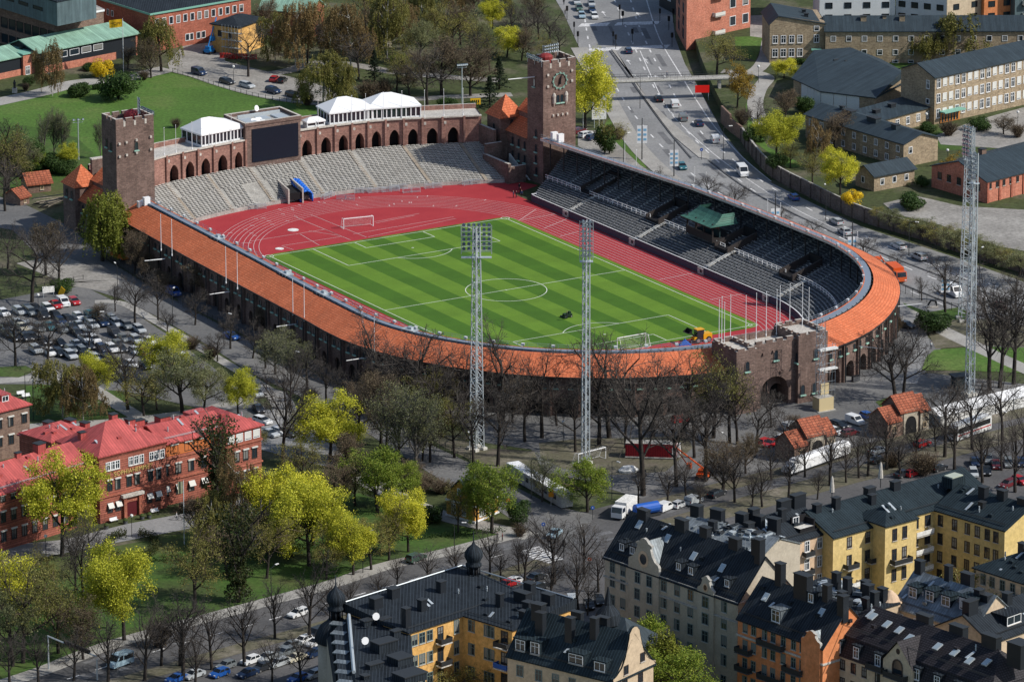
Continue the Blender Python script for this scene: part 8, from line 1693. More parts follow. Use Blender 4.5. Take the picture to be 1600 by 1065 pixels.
# ---- people
def person_mesh(seed, top, legs, hair, stride=.18, sit=False):
 rr = random.Random(seed); bm_v = [(0, 0, .95), (0, 0, 1.2), (0, 0, 1.42), (0, 0, 1.52), (0, .02, 1.66), (0, .01, 1.78), (-.19, 0, 1.4), (-.26, .02 - stride * .3, 1.13), (-.25, .1 - stride * .6, .9), (-.25, .12 - stride * .6, .8), (.19, 0, 1.4), (.26, .02 + stride * .3, 1.13), (.25, .1 + stride * .6, .9), (.25, .12 + stride * .6, .8), (-.1, 0, .9), (-.11, stride * .6, .5), (-.11, stride - .02, .08), (-.11, stride + .16, .04), (.1, 0, .9), (.11, -stride * .3, .5), (.11, -stride, .08), (.11, -stride + .18, .04)]
 ed = [(0, 1), (1, 2), (2, 3), (3, 4), (4, 5), (2, 6), (6, 7), (7, 8), (8, 9), (2, 10), (10, 11), (11, 12), (12, 13), (0, 14), (14, 15), (15, 16), (16, 17), (0, 18), (18, 19), (19, 20), (20, 21)]
 rd = [.16, .155, .17, .065, .105, .075, .07, .052, .042, .045, .07, .052, .042, .045, .095, .07, .05, .045, .095, .07, .05, .045]
 me = bpy.data.meshes.new('person'); me.from_pydata(bm_v, ed, []); o = bpy.data.objects.new('person', me); col.objects.link(o); md = o.modifiers.new('skin', 'SKIN'); md.use_smooth_shade = True
 for k, r in enumerate(rd): me.skin_vertices[0].data[k].radius = (r, r * (.75 if k < 3 else 1)); me.skin_vertices[0].data[k].use_root = (k == 0)
 sb_ = o.modifiers.new('sub', 'SUBSURF'); sb_.levels = 1; sb_.render_levels = 1
 dg = bpy.context.evaluated_depsgraph_get(); m2_ = bpy.data.meshes.new_from_object(o.evaluated_get(dg)); bpy.data.objects.remove(o)
 m2_.materials.clear()
 for c in (M['skin'], plain('cloth top %d' % seed, top, .8), plain('trousers %d' % seed, legs, .8), plain('hair %d' % seed, hair, .8), M['black']): m2_.materials.append(c)
 for p in m2_.polygons:
  z = p.center.z; x = abs(p.center.x)
  p.material_index = 0
  if z < .1: p.material_index = 4
  elif z < .95 and x < .2: p.material_index = 2
  elif .93 <= z < 1.5 or (x > .2 and z > .86): p.material_index = 1
  if z > 1.7 or (z > 1.58 and p.center.y < -.02): p.material_index = 3
 return m2_
PM = [person_mesh(1, (.03, .03, .035), (.03, .035, .05), (.04, .03, .02)), person_mesh(2, (.1, .02, .02), (.02, .02, .025), (.06, .04, .02), .1), person_mesh(3, (.55, .56, .58), (.03, .04, .08), (.03, .02, .015), .14), person_mesh(4, (.02, .04, .1), (.015, .015, .018), (.25, .16, .07), .05)]
def person(k, px, label, rz, z=.0, group=None):
 o = bpy.data.objects.new('person', PM[k]); col.objects.link(o); o.location = (*P(*px, z), z); o.rotation_euler = (0, 0, rz); tag(o, label, 'person', group)
person(0, (811.5, 297), 'person in dark clothes standing tallest in the group on the red apron', R(20), .06, 'people on the red apron'); person(3, (802, 309), 'person in dark blue on the left of the group on the red apron', R(-100), .06, 'people on the red apron'); person(0, (807, 309), 'person in black second from left on the red apron', R(100), .06, 'people on the red apron'); person(3, (815, 308), 'person at the right of the group on the red apron', R(180), .06, 'people on the red apron'); person(1, (813, 303), 'person in dark red top in the middle of the group on the red apron', R(150), .06, 'people on the red apron')
person(3, (1042, 122), 'person walking across the concrete footbridge', R(-80), 5.62); person(0, (1192, 62), 'person in dark clothes on the path below the brick flats', R(30), ZP + .07); person(2, (276, 812), 'person in a white shirt beside the black van at the hospital', R(80), .07); person(1, (785, 845), 'person in dark red crossing by the villa corner', R(80), .1); person(0, (777, 843), 'person in dark clothes crossing by the villa corner', R(70), .1); person(0, (881, 8), 'person in dark clothes on the pavement beside the queueing cars', R(0), .1); person(2, (1455, 545), 'person in pale top sitting low by the round grass plot', R(0), .1); person(0, (883, 24), 'person in black waiting at the upper crossing', R(60), .1)
person(0, (886, 497), 'driver in dark clothes on the ride-on mower', R(90), .62)
# ---- garden pieces
m = MB();
for z in (.45,): m.box(-.9, -.25, .4, .9, .25, .48)
m.box(-.9, .22, .5, .9, .3, .95)
for x in (-.75, .75): m.box(x - .05, -.25, 0, x + .05, .25, .4, 1)
bn = None
for k, (x, y, r, lab) in enumerate(((33, 618, 30, 'pale park bench on the small hospital lawn path, left one'), (41, 622, 30, 'pale park bench on the small hospital lawn path, right one'), (178, 816, 39, 'white bench against the hospital wall left of the portal'), (242, 802, 39, 'white bench against the hospital wall right of the portal'))):
 if bn is None: o = m.build('park_bench', [M['white'], M['darksteel']]); bn = o.data
 else: o = inst('park_bench', bn)
 o.location = (*P(x, y), .1); o.rotation_euler = (0, 0, R(r)); tag(o, lab, 'bench', 'pale benches by the hospital')
m = MB(); m.lathe((0, 0, 0), [(.45, 0), (.5, .5), (.55, .55), (.5, .6)], 12); m.lathe((0, 0, .55), [(.5, 0), (.55, .3), (.2, .6)], 10, 1); pn = None
for k, (x, y, lab) in enumerate(((196, 818, 'stone planter left of the hospital portal'), (222, 811, 'stone planter right of the hospital portal'), (233, 809, 'stone planter farther right of the hospital portal'), (166, 826, 'low flower tub at the left corner of the lettered block'))):
 if pn is None: o = m.build('planter', [M['darkc'], plain('planter shrub', (.05, .07, .02), .9)]); pn = o.data
 else: o = inst('planter', pn)
 o.location = (*P(x, y), .07); tag(o, lab, 'planter', 'planters by the hospital portal')
m = MB(); m.box(-.6, -.6, 0, .6, .6, 1.2, 0); m.lathe((0, 0, 1.2), [(.35, 0), (.3, .8), (.4, 1.4), (.2, 1.7), (.22, 2.0), (.1, 2.2)], 10, 1); thing('statue', 'dark bust on a pale plinth before the salmon link building', 'statue', (23, 145), 0, m, [M['stone'], M['darksteel']])
m = MB(); m.tube((-.9, 0, .5), (-.2, 0, 1.6), .22, .2, 6); m.tube((-.2, 0, 1.6), (.9, 0, 1.4), .2, .22, 6); m.tube((.9, 0, 1.4), (1.1, 0, .3), .22, .15, 6); m.box(-1.3, -.5, 0, 1.4, .5, .3, 1); thing('statue', 'dark bronze statue on the grass below the roadside fence', 'statue', (1456, 480), .08, m, [M['darksteel'], M['stone']])
m = MB(); m.box(-.8, -.8, 0, .8, .8, 2.2); m.box(-1.0, -1.0, 2.2, 1.0, 1.0, 2.4, 1); thing('kiosk', 'dark glazed kiosk box on the right-hand plaza', 'kiosk', (1500, 605), .06, m, [plain('kiosk glass', (.03, .045, .05), .15), M['darksteel']], R(20)).scale = (2.0, 1.6, 1.2)
m = MB(); m.box(-.9, -.35, .15, .9, .35, 1.2); m.box(-.95, -.4, 1.2, .95, .4, 1.32, 1); sk = None
for k, (x, y, lab) in enumerate(((1337, 596, 'dark waste skip under the arched wall right of the gatehouse'), (1002, 745, 'dark skip on the drive below the red container'))):
 o = m.build('waste_skip', [M['darkc'], M['black']]) if sk is None else inst('waste_skip', sk); sk = o.data; o.location = (*P(x, y), .06); o.rotation_euler = (0, 0, R(35)); tag(o, lab, 'skip', 'waste skips')
# white cable cabinets on the roof corners by the towers
m = MB(); m.box(-.75, -.5, 0, .75, .5, 1.9); m.box(-.78, -.52, 1.9, .78, .52, 1.98); cb_ = None
for x, y, z, lab in ((220, 327, 10.6, 'white equipment cabinet at the corner tower foot, left one'), (229, 321, 11.6, 'white equipment cabinet at the corner tower foot, right one'), (866, 219, 12.1, 'white equipment cabinet at the clock tower foot, left one'), (875.5, 222, 12.1, 'white equipment cabinet at the clock tower foot, right one')):
 o = m.build('equipment_cabinet', M['white']) if cb_ is None else inst('equipment_cabinet', cb_); cb_ = o.data; o.location = (*P(x, y, z), z); o.rotation_euler = (0, 0, YAW); tag(o, lab, 'cabinet', 'equipment cabinets on the roof ends')
rr = random.Random(11); m = MB()
for k in range(16): m.tube((rr.uniform(-2.5, 2.5), 0, .2 + k * .12), (rr.uniform(-1.5, 1.5) + 3, 9 + rr.uniform(-1, 1), 1.2 + rr.uniform(-.2, .8)), .12, n=4, m=k % 2)
thing('timber_stack', 'pile of long poles and planks beside the sheds', 'timber pile', (62, 325), 0, m, [mottled('grey timber', (.2, .17, .13), (.34, .3, .24), 1), M['darksteel']], R(-30))
m = MB()
for k in range(14): m.cbox((-4 + k * .62, .4 * math.sin(k), .7), (.7, .5, 1.3), .3 * k);
thing('site_fence', 'red and white hoarding boards along the building site, upper left', 'hoarding', (372, 92), 0, m, [M['red']], R(-8)).scale = (1.1, 1, 1)
# ================================================================ TREES AND SHRUBS
M['twig'] = mottled('dark twigs', (.042, .037, .033), (.085, .074, .066), 1.0)
M['twigbrown'] = mottled('brown budding twigs', (.075, .055, .04), (.12, .09, .065), 1.0)
M['twiggrey'] = mottled('grey-green twigs', (.075, .075, .062), (.13, .125, .105), 1.0)
LF = {
'maple': leafmat('yellow-green maple blossom', (.22, .26, .02), (.55, .55, .045), (.85, .8, .1)),
'fresh': leafmat('fresh green leaf', (.1, .16, .018), (.2, .28, .035), (.34, .38, .06)),
'olive': leafmat('olive young leaf', (.14, .145, .035), (.23, .215, .06), (.32, .29, .09)),
'sage': leafmat('grey-green young leaf', (.12, .14, .06), (.2, .215, .1), (.28, .29, .15)),
'rust': leafmat('rust-brown catkins', (.15, .1, .045), (.24, .17, .075), (.3, .23, .1)),
'brown': leafmat('brown bud haze', (.12, .09, .062), (.18, .14, .09), (.23, .19, .11)),
'willow': leafmat('bright willow leaf', (.13, .16, .018), (.23, .26, .04), (.34, .36, .07)),
'dark': leafmat('dark green leaf', (.02, .045, .01), (.04, .08, .018), (.07, .12, .03)),
'forsythia': leafmat('yellow blossom', (.5, .36, .01), (.7, .52, .02), (.8, .62, .05)),
'pine': leafmat('dark needles', (.012, .025, .014), (.025, .045, .022), (.04, .06, .03)),
'ivy': leafmat('ivy leaf', (.025, .04, .012), (.05, .07, .02), (.1, .09, .03)),
'orange': leafmat('orange-brown leaf', (.2, .12, .015), (.3, .2, .03), (.36, .27, .05)),
}
class TreeGen:
 def __init__(s, seed): s.r = random.Random(seed); s.tr = MB(); s.cr = MB(); s.tips = []
 def rv(s): return Vector((s.r.gauss(0, 1), s.r.gauss(0, 1), s.r.gauss(0, 1))).normalized()
 def limb(s, p, d, L, r0, r1, segs, wob, trop, mb, n):
  pts = [p];
  for k in range(segs):
   d = (d + s.rv() * wob + Vector((0, 0, trop))).normalized(); q = p + d * (L / segs); mb.tube(p, q, lerp(r0, r1, k / segs), lerp(r0, r1, (k + 1) / segs), n, 1 if mb is s.cr else 0, False); p = q; pts.append(p)
  return pts, d
 def rec(s, p, d, L, r, lv, spec):
  nl = spec['n']; last = lv == len(nl); mb = s.tr if lv <= 1 else s.cr
  pts, dd = s.limb(p, d, L, r, r * (.55 if not last else .35), 3 if lv < 2 else (2 if lv < len(nl) else 1), spec['wob'] * (.5 if lv == 0 else 1), spec['trop'] if lv > 0 else .02, mb, 7 if lv == 0 else (5 if lv == 1 else 3))
  if last or lv >= len(nl) - 1: s.tips.append((pts[-1], dd))
  if last: return
  m = nl[lv]
  for k in range(m):
   t = lerp(spec['from'][min(lv, len(spec['from']) - 1)], 1.0, (k + .5) / m) ; t = min(1, t + s.r.uniform(-.06, .06)); f = t * (len(pts) - 1); i = min(int(f), len(pts) - 2); c = pts[i].lerp(pts[i + 1], f - i)
   az = 2.4 * k + s.r.uniform(-.5, .5); a = dd.orthogonal().normalized(); b = dd.cross(a); sd = a * math.cos(az) + b * math.sin(az); an = R(s.r.uniform(*spec['ang'][min(lv, len(spec['ang']) - 1)])) * (1.15 - .35 * t)
   nd = (dd * math.cos(an) + sd * math.sin(an)).normalized(); ln = L * spec['ratio'][min(lv, len(spec['ratio']) - 1)] * s.r.uniform(.75, 1.2) * (1.2 - .45 * t if lv else 1)
   s.rec(c, nd, ln, max(spec['rmin'], (r * lerp(.6, .38, t) if lv else r * .5) * spec.get('rk', 1)), lv + 1, spec)
 def leaf(s, c, size, n=None, mi=0, up=.4):
  n = n or (s.rv() + Vector((0, 0, up))).normalized(); a = n.orthogonal().normalized(); b = n.cross(a); t = s.r.uniform(0, 6.3); a, b = a * math.cos(t) + b * math.sin(t), b * math.cos(t) - a * math.sin(t); z = size * s.r.uniform(.6, 1.3)
  s.cr.poly([tuple(c - a * z * .5), tuple(c + b * z * .32), tuple(c + a * z * .5), tuple(c - b * z * .32)], mi)
def finish(gen, name, bark, leafm, twigm):
 root = empty(name, (0, -6000, 0)); a = gen.tr.build('trunk', bark, root, True, False); b = gen.cr.build('crown', [leafm, twigm], root, False, False); return register(root, [a, b])
TP = {}
def tree_proto(kind, seed):
 key = (kind, seed)
 if key in TP: return TP[key]
 g = TreeGen(hash(kind) % 1 + seed * 31 + sum(map(ord, kind)))
 H = 12.0; base = dict(n=[6, 5, 4, 4], wob=.16, trop=.04, ratio=[.62, .58, .55, .55], ang=[(35, 60), (30, 60), (30, 65)], rmin=.028); base['from'] = [.35 + .04 * (seed % 4), .25, .2]
 bark, lf, tw = M['bark'], LF['brown'], M['twig']; name = 'tree'; leaves = 0; ls = .5; sp = .5
 if kind == 'bare': base.update(n=[7, 6, 6, 5], rk=.85, trop=.05, rmin=.024); name = 'bare_tree'
 elif kind == 'linden': base.update(n=[10, 6, 5, 4], rk=.72, trop=.08, ang=[(28, 55), (25, 55), (25, 60)], ratio=[.58, .55, .5, .5], rmin=.02); base['from'] = [.32, .2, .15]; name = 'linden_tree'
 elif kind == 'oak': base.update(n=[6, 6, 6, 5], rk=.9, rmin=.024, wob=.26, trop=.0, ang=[(40, 75), (35, 70), (30, 70)], ratio=[.7, .6, .55, .5]); base['from'] = [.4, .25, .2]; name = 'oak_tree'
 elif kind == 'hazy': base.update(n=[8, 6, 6, 5], trop=.09, ang=[(30, 55), (28, 55), (28, 60)], rmin=.03); tw = M['twigbrown']; leaves = 4; ls = .2; sp = .5; base['from'] = [.25, .15, .1]; name = 'budding_tree'
 elif kind == 'greyhaze': base.update(n=[8, 6, 6, 5], trop=.09, ang=[(30, 55), (28, 55), (28, 60)], rmin=.03); bark = M['barkgrey']; tw = M['twiggrey']; leaves = 4; ls = .2; sp = .5; lf = LF['sage']; base['from'] = [.25, .15, .1]; name = 'budding_tree'
 elif kind in ('maple', 'fresh', 'olive', 'sage', 'orange'):
  base.update(n=[7, 6, 5], ang=[(35, 65), (30, 65), (30, 70)], trop=.04); base['from'] = [.35, .2, .2]; lf = LF[kind]; tw = M['twigbrown'] if kind != 'maple' else M['twig']; bark = M['bark']; leaves = {'maple': 120, 'fresh': 64, 'olive': 22, 'sage': 40, 'orange': 30}[kind]; ls = {'maple': .25, 'fresh': .25, 'olive': .23, 'sage': .22, 'orange': .34}[kind]; sp = .75 if kind != 'maple' else .95
  name = {'maple': 'maple_tree', 'fresh': 'leafing_tree', 'olive': 'leafing_tree', 'sage': 'leafing_tree', 'orange': 'leafing_tree'}[kind]
 elif kind == 'birch': base.update(n=[12, 6, 4], trop=-.02, ang=[(45, 75), (30, 60), (30, 60)], ratio=[.36, .6, .5], wob=.14); base['from'] = [.22, .2, .2]; bark = M['birchbark']; lf = LF['rust'] if seed % 2 == 0 else LF['olive']; tw = M['twigbrown']; name = 'birch_tree'
 elif kind == 'willow': base.update(n=[8, 6, 4], trop=.02, ang=[(40, 75), (35, 65), (30, 60)], ratio=[.52, .55, .5]); base['from'] = [.35, .2, .2]; lf = LF['willow']; tw = M['twigbrown']; name = 'willow_tree'
 elif kind == 'willowolive': base.update(n=[9, 6, 4], trop=.02, ang=[(40, 75), (35, 65), (30, 60)], ratio=[.52, .55, .5]); base['from'] = [.35, .2, .2]; lf = LF['olive']; tw = M['twigbrown']; name = 'willow_tree'
 if kind in ('bush', 'forsythia', 'shrub', 'pine', 'ivy'):
  rr = g.r
  if kind == 'pine':
   name = 'conifer_tree'; lf = LF['pine']; g.tr.tube((0, 0, 0), (0, 0, 12), .28, .03, 7)
   for k in range(60):
    z = lerp(1.2, 11.8, k / 60); rad = (12.2 - z) * .34 * rr.uniform(.7, 1.15); az = k * 2.4; d = Vector((math.cos(az), math.sin(az), -.12)); g.cr.tube((0, 0, z), tuple(Vector((0, 0, z)) + d * rad), .06, .02, 3, 1, False)
    for q in range(42): t = rr.uniform(.1, 1) ** .7; c = Vector((0, 0, z)) + d * rad * t + g.rv() * .38 * (1.2 - t * .5); g.leaf(c, .42, None, 0, .2)
  elif kind == 'ivy':
   name = 'ivy_clad_tree'; lf = LF['ivy']; base.update(n=[7, 4, 4], trop=.12, ang=[(20, 45), (25, 50), (30, 60)], ratio=[.5, .5, .5]); base['from'] = [.3, .2, .2]; g.rec(Vector((0, 0, 0)), Vector((0, 0, 1)), 8.5, .3, 0, base); tw = M['twig']
   for k in range(3600): z = rr.uniform(.6, 11.5); rad = (1.0 + .9 * math.sin(z * 1.3) ** 2 + (z > 6) * 1.0) * math.sqrt(rr.random()); az = rr.uniform(0, 6.3); g.leaf(Vector((rad * math.cos(az), rad * math.sin(az), z)), .34)
  else:
   name = {'bush': 'evergreen_bush', 'forsythia': 'flowering_bush', 'shrub': 'bare_shrub'}[kind]; lf = LF['dark'] if kind == 'bush' else (LF['forsythia'] if kind == 'forsythia' else LF['brown']); tw = M['twigbrown'] if kind == 'shrub' else M['twig']
   for k in range(9): az = k * .7; g.tr.tube((0, 0, 0), (1.6 * math.cos(az) * rr.uniform(.4, 1), 1.6 * math.sin(az) * rr.uniform(.4, 1), rr.uniform(2.5, 4)), .1, .03, 4)
   lobes = [(Vector((rr.uniform(-2.4, 2.4), rr.uniform(-2.4, 2.4), rr.uniform(1.4, 4.0))), rr.uniform(1.2, 2.2)) for _ in range(13)]
   if kind == 'shrub':
    for k in range(420): a = Vector((rr.uniform(-.8, .8), rr.uniform(-.8, .8), rr.uniform(.1, 1.6))); d = Vector((rr.gauss(0, .7), rr.gauss(0, .7), 1.3)).normalized(); b = a + d * rr.uniform(1.6, 4.2); g.cr.tube(a, b, .05, .02, 3, 1, False); [g.leaf(a.lerp(b, rr.uniform(.4, 1)) + g.rv() * .25, .2) for _ in range(5)]
   else:
    for k in range(5200):
     c, rad = rr.choice(lobes); v = g.rv(); q = c + v * rad * rr.uniform(.72, 1.06);
     if q.z > .1: g.leaf(q, .42 if kind == 'bush' else .36, (v + g.rv() * .7).normalized())
  TP[key] = finish(g, name, bark, lf, tw); TP[key]['kh'] = 12.0 if kind in ('pine', 'ivy') else 5.4; return TP[key]
 g.rec(Vector((0, 0, 0)), Vector((g.r.uniform(-.05, .05), g.r.uniform(-.05, .05), 1)).normalized(), H * (.6 if kind != 'birch' else .95), .3 if kind != 'birch' else .17, 0, base)
 if kind in ('birch', 'willow', 'willowolive'):
  n = {'birch': 30, 'willow': 30, 'willowolive': 26}[kind]; ln = {'birch': 2.4, 'willow': 3.6, 'willowolive': 2.6}[kind]
  for p, d in g.tips:
   for _ in range(4 if kind == 'birch' else 3):
    L = ln * g.r.uniform(.4, 1.1); h = Vector((d.x * .25 + g.r.gauss(0, .1), d.y * .25 + g.r.gauss(0, .1), -1)).normalized(); o = p + g.rv() * .25
    for k in range(n // 2 if kind == 'birch' else n // 2): c = o + h * (L * (k + g.r.random()) / (n / 2)) + g.rv() * .12; (g.leaf(c, .31 if kind != 'birch' else .28, None, 0, 0) if c.z > .8 else None)
 elif leaves:
  clump = g.r.random
  for p, d in g.tips:
   w = leaves if clump() > .16 else leaves // 3
   for _ in range(w): g.leaf(p + g.rv() * sp * g.r.uniform(.2, 1.25), ls)
 TP[key] = finish(g, name, bark, lf, tw); zs = sorted(v[2] for v in g.cr.v); TP[key]['kh'] = zs[int(len(zs) * .995)] ; xs = sorted(abs(v[0]) for v in g.cr.v); TP[key]['kw'] = xs[int(len(xs) * .97)] * 2
 return TP[key]
NV = {'bare': 5, 'linden': 5, 'oak': 4, 'hazy': 3, 'greyhaze': 2, 'maple': 3, 'fresh': 2, 'olive': 3, 'sage': 2, 'orange': 1, 'birch': 4, 'willow': 1, 'willowolive': 2, 'bush': 2, 'forsythia': 1, 'shrub': 2, 'pine': 2, 'ivy': 1}
WORD = {'bare': ('bare dark tree', 'tree'), 'linden': ('clipped bare linden', 'tree'), 'oak': ('gnarled black bare tree', 'tree'), 'hazy': ('dense brown budding tree', 'tree'), 'greyhaze': ('grey-green budding tree', 'tree'), 'maple': ('bright yellow-green maple', 'tree'), 'fresh': ('fresh green leafing tree', 'tree'), 'olive': ('thin olive-green tree', 'tree'), 'sage': ('pale sage-green tree', 'tree'), 'orange': ('orange-brown tree', 'tree'), 'birch': ('drooping birch', 'tree'), 'willow': ('bright weeping willow', 'tree'), 'willowolive': ('olive-brown weeping willow', 'tree'), 'bush': ('dark green bush', 'bush'), 'forsythia': ('brilliant yellow flowering bush', 'bush'), 'shrub': ('bare brown shrub', 'bush'), 'pine': ('dark conifer', 'tree'), 'ivy': ('dark ivy-clad tree', 'tree')}
USED = {}
def plant(rows, where, z=0.0):
 rows = sorted(rows, key=lambda r: (r[1], r[2])); cnt = {}; seen = {}
 for r in rows: cnt[r[0]] = cnt.get(r[0], 0) + 1
 for r in rows:
  kind, x, y, top = r[:4]; wf = r[4] if len(r) > 4 else 1.0; k = seen.get(kind, 0); seen[kind] = k + 1
  n = USED.get(kind, 0); USED[kind] = n + 1; pr = tree_proto(kind, n % NV[kind]); h = max(1.0, Hgt(x, y, top, z)); s = h / pr['kh']
  # crowns stay in proportion: tall thin specimens are narrowed a little
  sw = s * wf * (1.0 if kind in ('bush', 'forsythia', 'shrub') else min(1.25, (12.5 / h) ** .25)); a = random.Random(n * 7 + len(kind)).uniform(0, 6.28)
  o = copy_thing(pr, (*P(x, y, z), z - .03), a, (sw, sw, s)); o.name = pr.name.split('.')[0]
  lab = WORD[kind][0] + ' ' + where + ('' if cnt[kind] == 1 else ', ' + ordw(k) + ' such from the left'); tag(o, lab, WORD[kind][1], WORD[kind][0] + 's ' + where if cnt[kind] > 1 else None)
plant([('birch', 82, 150, 64, .9), ('forsythia', 162, 121, 92, 1.0), ('bush', 185, 156, 112, 1.1), ('bush', 122, 150, 128, 1.3), ('willowolive', 252, 112, 26, .95), ('hazy', 236, 122, 58, 1.0), ('hazy', 200, 108, 72, 1.0), ('bush', 140, 110, 98, 1.6), ('shrub', 40, 142, 128), ('bush', 45, 134, 120, 1.2), ('bush', 150, 140, 130, 1.0), ('shrub', 225, 125, 108, 1.2)], 'before the institute halls')
plant([('olive', 15, 308, 202, .9), ('sage', 45, 272, 214), ('bush', 38, 262, 215, 1.1), ('maple', 105, 265, 222, .9), ('greyhaze', 85, 248, 168, .55), ('greyhaze', 70, 252, 176, .5), ('greyhaze', 98, 250, 172, .5), ('greyhaze', 157, 248, 186, .45), ('shrub', 275, 200, 182), ('shrub', 330, 198, 180), ('bush', 75, 268, 240, 1.4), ('bush', 20, 270, 235, 1.4), ('fresh', 60, 268, 238), ('bush', 100, 272, 250, 1.3), ('bare', 8, 330, 240)], 'beside the left lawn')
plant([('oak', 388, 120, 36), ('birch', 462, 108, 4, .9), ('birch', 430, 98, 18, .9), ('birch', 505, 168, 84, 1.25), ('birch', 535, 170, 96, 1.0), ('shrub', 480, 165, 140), ('hazy', 470, 158, 128, 1.2), ('bare', 560, 125, 48, 1.2), ('birch', 548, 112, 8, 1.0), ('pine', 585, 128, 78), ('birch', 605, 92, -10), ('birch', 636, 78, 0), ('sage', 655, 100, 30), ('oak', 668, 168, 64, 1.1), ('hazy', 690, 148, 60, 1.2), ('olive', 705, 95, 10), ('hazy', 735, 150, 62, 1.2), ('bare', 745, 120, 38), ('maple', 770, 45, 0, .9), ('maple', 792, 90, 45, 1.2), ('pine', 765, 168, 118, 1.2), ('hazy', 640, 150, 96, 1.1), ('olive', 620, 148, 78), ('shrub', 600, 152, 118), ('shrub', 575, 155, 122, 1.2), ('olive', 500, 62, -14), ('birch', 520, 90, 20), ('hazy', 575, 80, 6), ('olive', 680, 70, -6), ('hazy', 720, 70, 2), ('sage', 745, 80, 14), ('birch', 660, 40, -30), ('hazy', 610, 50, -16), ('olive', 570, 46, -24), ('birch', 700, 30, -34), ('hazy', 740, 28, -30), ('birch', 780, 24, -34), ('bare', 800, 60, 0), ('bare', 822, 72, 10), ('bare', 842, 62, 4), ('bare', 860, 70, 14), ('hazy', 835, 40, -14), ('bare', 875, 90, 34), ('hazy', 815, 95, 44, 1.0), ('olive', 850, 100, 52), ('bush', 700, 172, 152, 1.3), ('bush', 625, 170, 152, 1.0), ('pine', 780, 140, 88, 1.1), ('bush', 730, 178, 158, 1.4), ('olive', 765, 110, 50), ('fresh', 620, 112, 84), ('hazy', 660, 130, 76), ('bare', 480, 100, 30), ('hazy', 415, 60, 0)], 'in the wood behind the arcade')
plant([('maple', 915, 205, 82, .95), ('bush', 945, 240, 196, .6), ('olive', 952, 240, 186, 1.0), ('shrub', 968, 218, 196), ('fresh', 940, 190, 150)], 'beside the clock tower')
plant([('oak', 1032, 290, 262, 1.1), ('oak', 1107, 316, 272, 1.1), ('oak', 1145, 332, 284, 1.1), ('oak', 1220, 358, 320, 1.1), ('oak', 1266, 378, 340, 1.1), ('oak', 1347, 412, 368, 1.1), ('oak', 1402, 420, 392, 1.0), ('bare', 1477, 488, 398, 1.0)], 'between road and main stand')
plant([('olive', 1120, 118, 54, 1.3), ('orange', 1152, 168, 100, 1.0), ('maple', 1225, 122, 92, 1.2), ('willowolive', 1508, 96, 22, 1.5), ('willowolive', 1455, 100, 48, 1.2), ('bare', 1362, 34, -20, 1.5), ('sage', 1420, 34, 12, 1.5), ('sage', 1505, 30, 18, 1.4), ('bush', 1530, 204, 184, 1.4), ('hazy', 1568, 210, 178, 1.4), ('shrub', 1482, 212, 186, 1.3), ('shrub', 1590, 215, 190), ('maple', 1213, 245, 176, 1.1), ('birch', 1273, 262, 190, .8), ('hazy', 1302, 232, 174, 1.1), ('maple', 1313, 304, 232, 1.0), ('forsythia', 1333, 320, 297, 1.1), ('orange', 1490, 292, 238, 1.0), ('bush', 1250, 100, 90, 1.6), ('olive', 1235, 262, 215, 1.0), ('olive', 1270, 290, 235, 1.0), ('bare', 1183, 215, 155, .9), ('bush', 1180, 222, 196), ('bush', 1215, 262, 240, 1.3), ('shrub', 1160, 195, 165), ('bush', 1450, 205, 190, 1.6), ('shrub', 1255, 172, 158), ('hazy', 1228, 190, 140, 1.0), ('sage', 1395, 282, 268), ('sage', 1420, 292, 284), ('bush', 1425, 325, 300, 1.4), ('bush', 1440, 292, 276, 1.2), ('bush', 1258, 178, 150, .9)], 'on the school bank', ZP)
rr = random.Random(21); plant([('sage' if k % 3 else 'olive', 1372 + k * 17, 348 + k * 6.0 + rr.uniform(-8, 4), 318 + k * 5.6 + rr.uniform(-4, 10), 1.6) for k in range(15)], 'behind the retaining wall', ZP)
plant([('bush', 1460, 520, 488, 1.3), ('bush', 1440, 512, 494, 1.0), ('bush', 1478, 500, 490, 1.6), ('bare', 1562, 520, 446, .9), ('bare', 1588, 500, 424, 1.0), ('bare', 1400, 628, 508, 1.3), ('bare', 1411, 625, 505, 1.1), ('bare', 1546, 610, 440), ('bare', 1562, 606, 425), ('bare', 1584, 600, 418), ('shrub', 1398, 520, 490), ('bare', 1440, 470, 430, .8)], 'on the right-hand plaza')
plant([('willow', 160, 408, 300, 1.15), ('willow', 180, 402, 305, .9), ('oak', 50, 472, 348, 1.1), ('oak', 92, 452, 366, 1.0), ('hazy', 72, 430, 345, 1.0), ('bare', 10, 295, 180), ('hazy', 210, 428, 362, 1.0), ('hazy', 250, 448, 424, 1.6), ('hazy', 316, 468, 412, 1.15), ('hazy', 345, 470, 440, 1.2), ('hazy', 416, 520, 478, 1.2), ('bare', 247, 500, 428, 1.0), ('bare', 211, 505, 418, 1.0), ('bare', 180, 487, 444, .9), ('shrub', 300, 446, 425, 1.5), ('shrub', 380, 492, 470, 1.4), ('hazy', 225, 440, 405, 1.2), ('oak', 12, 420, 350), ('bush', 95, 456, 436, 1.5), ('shrub', 262, 455, 425, 1.5)], 'along the west wall')
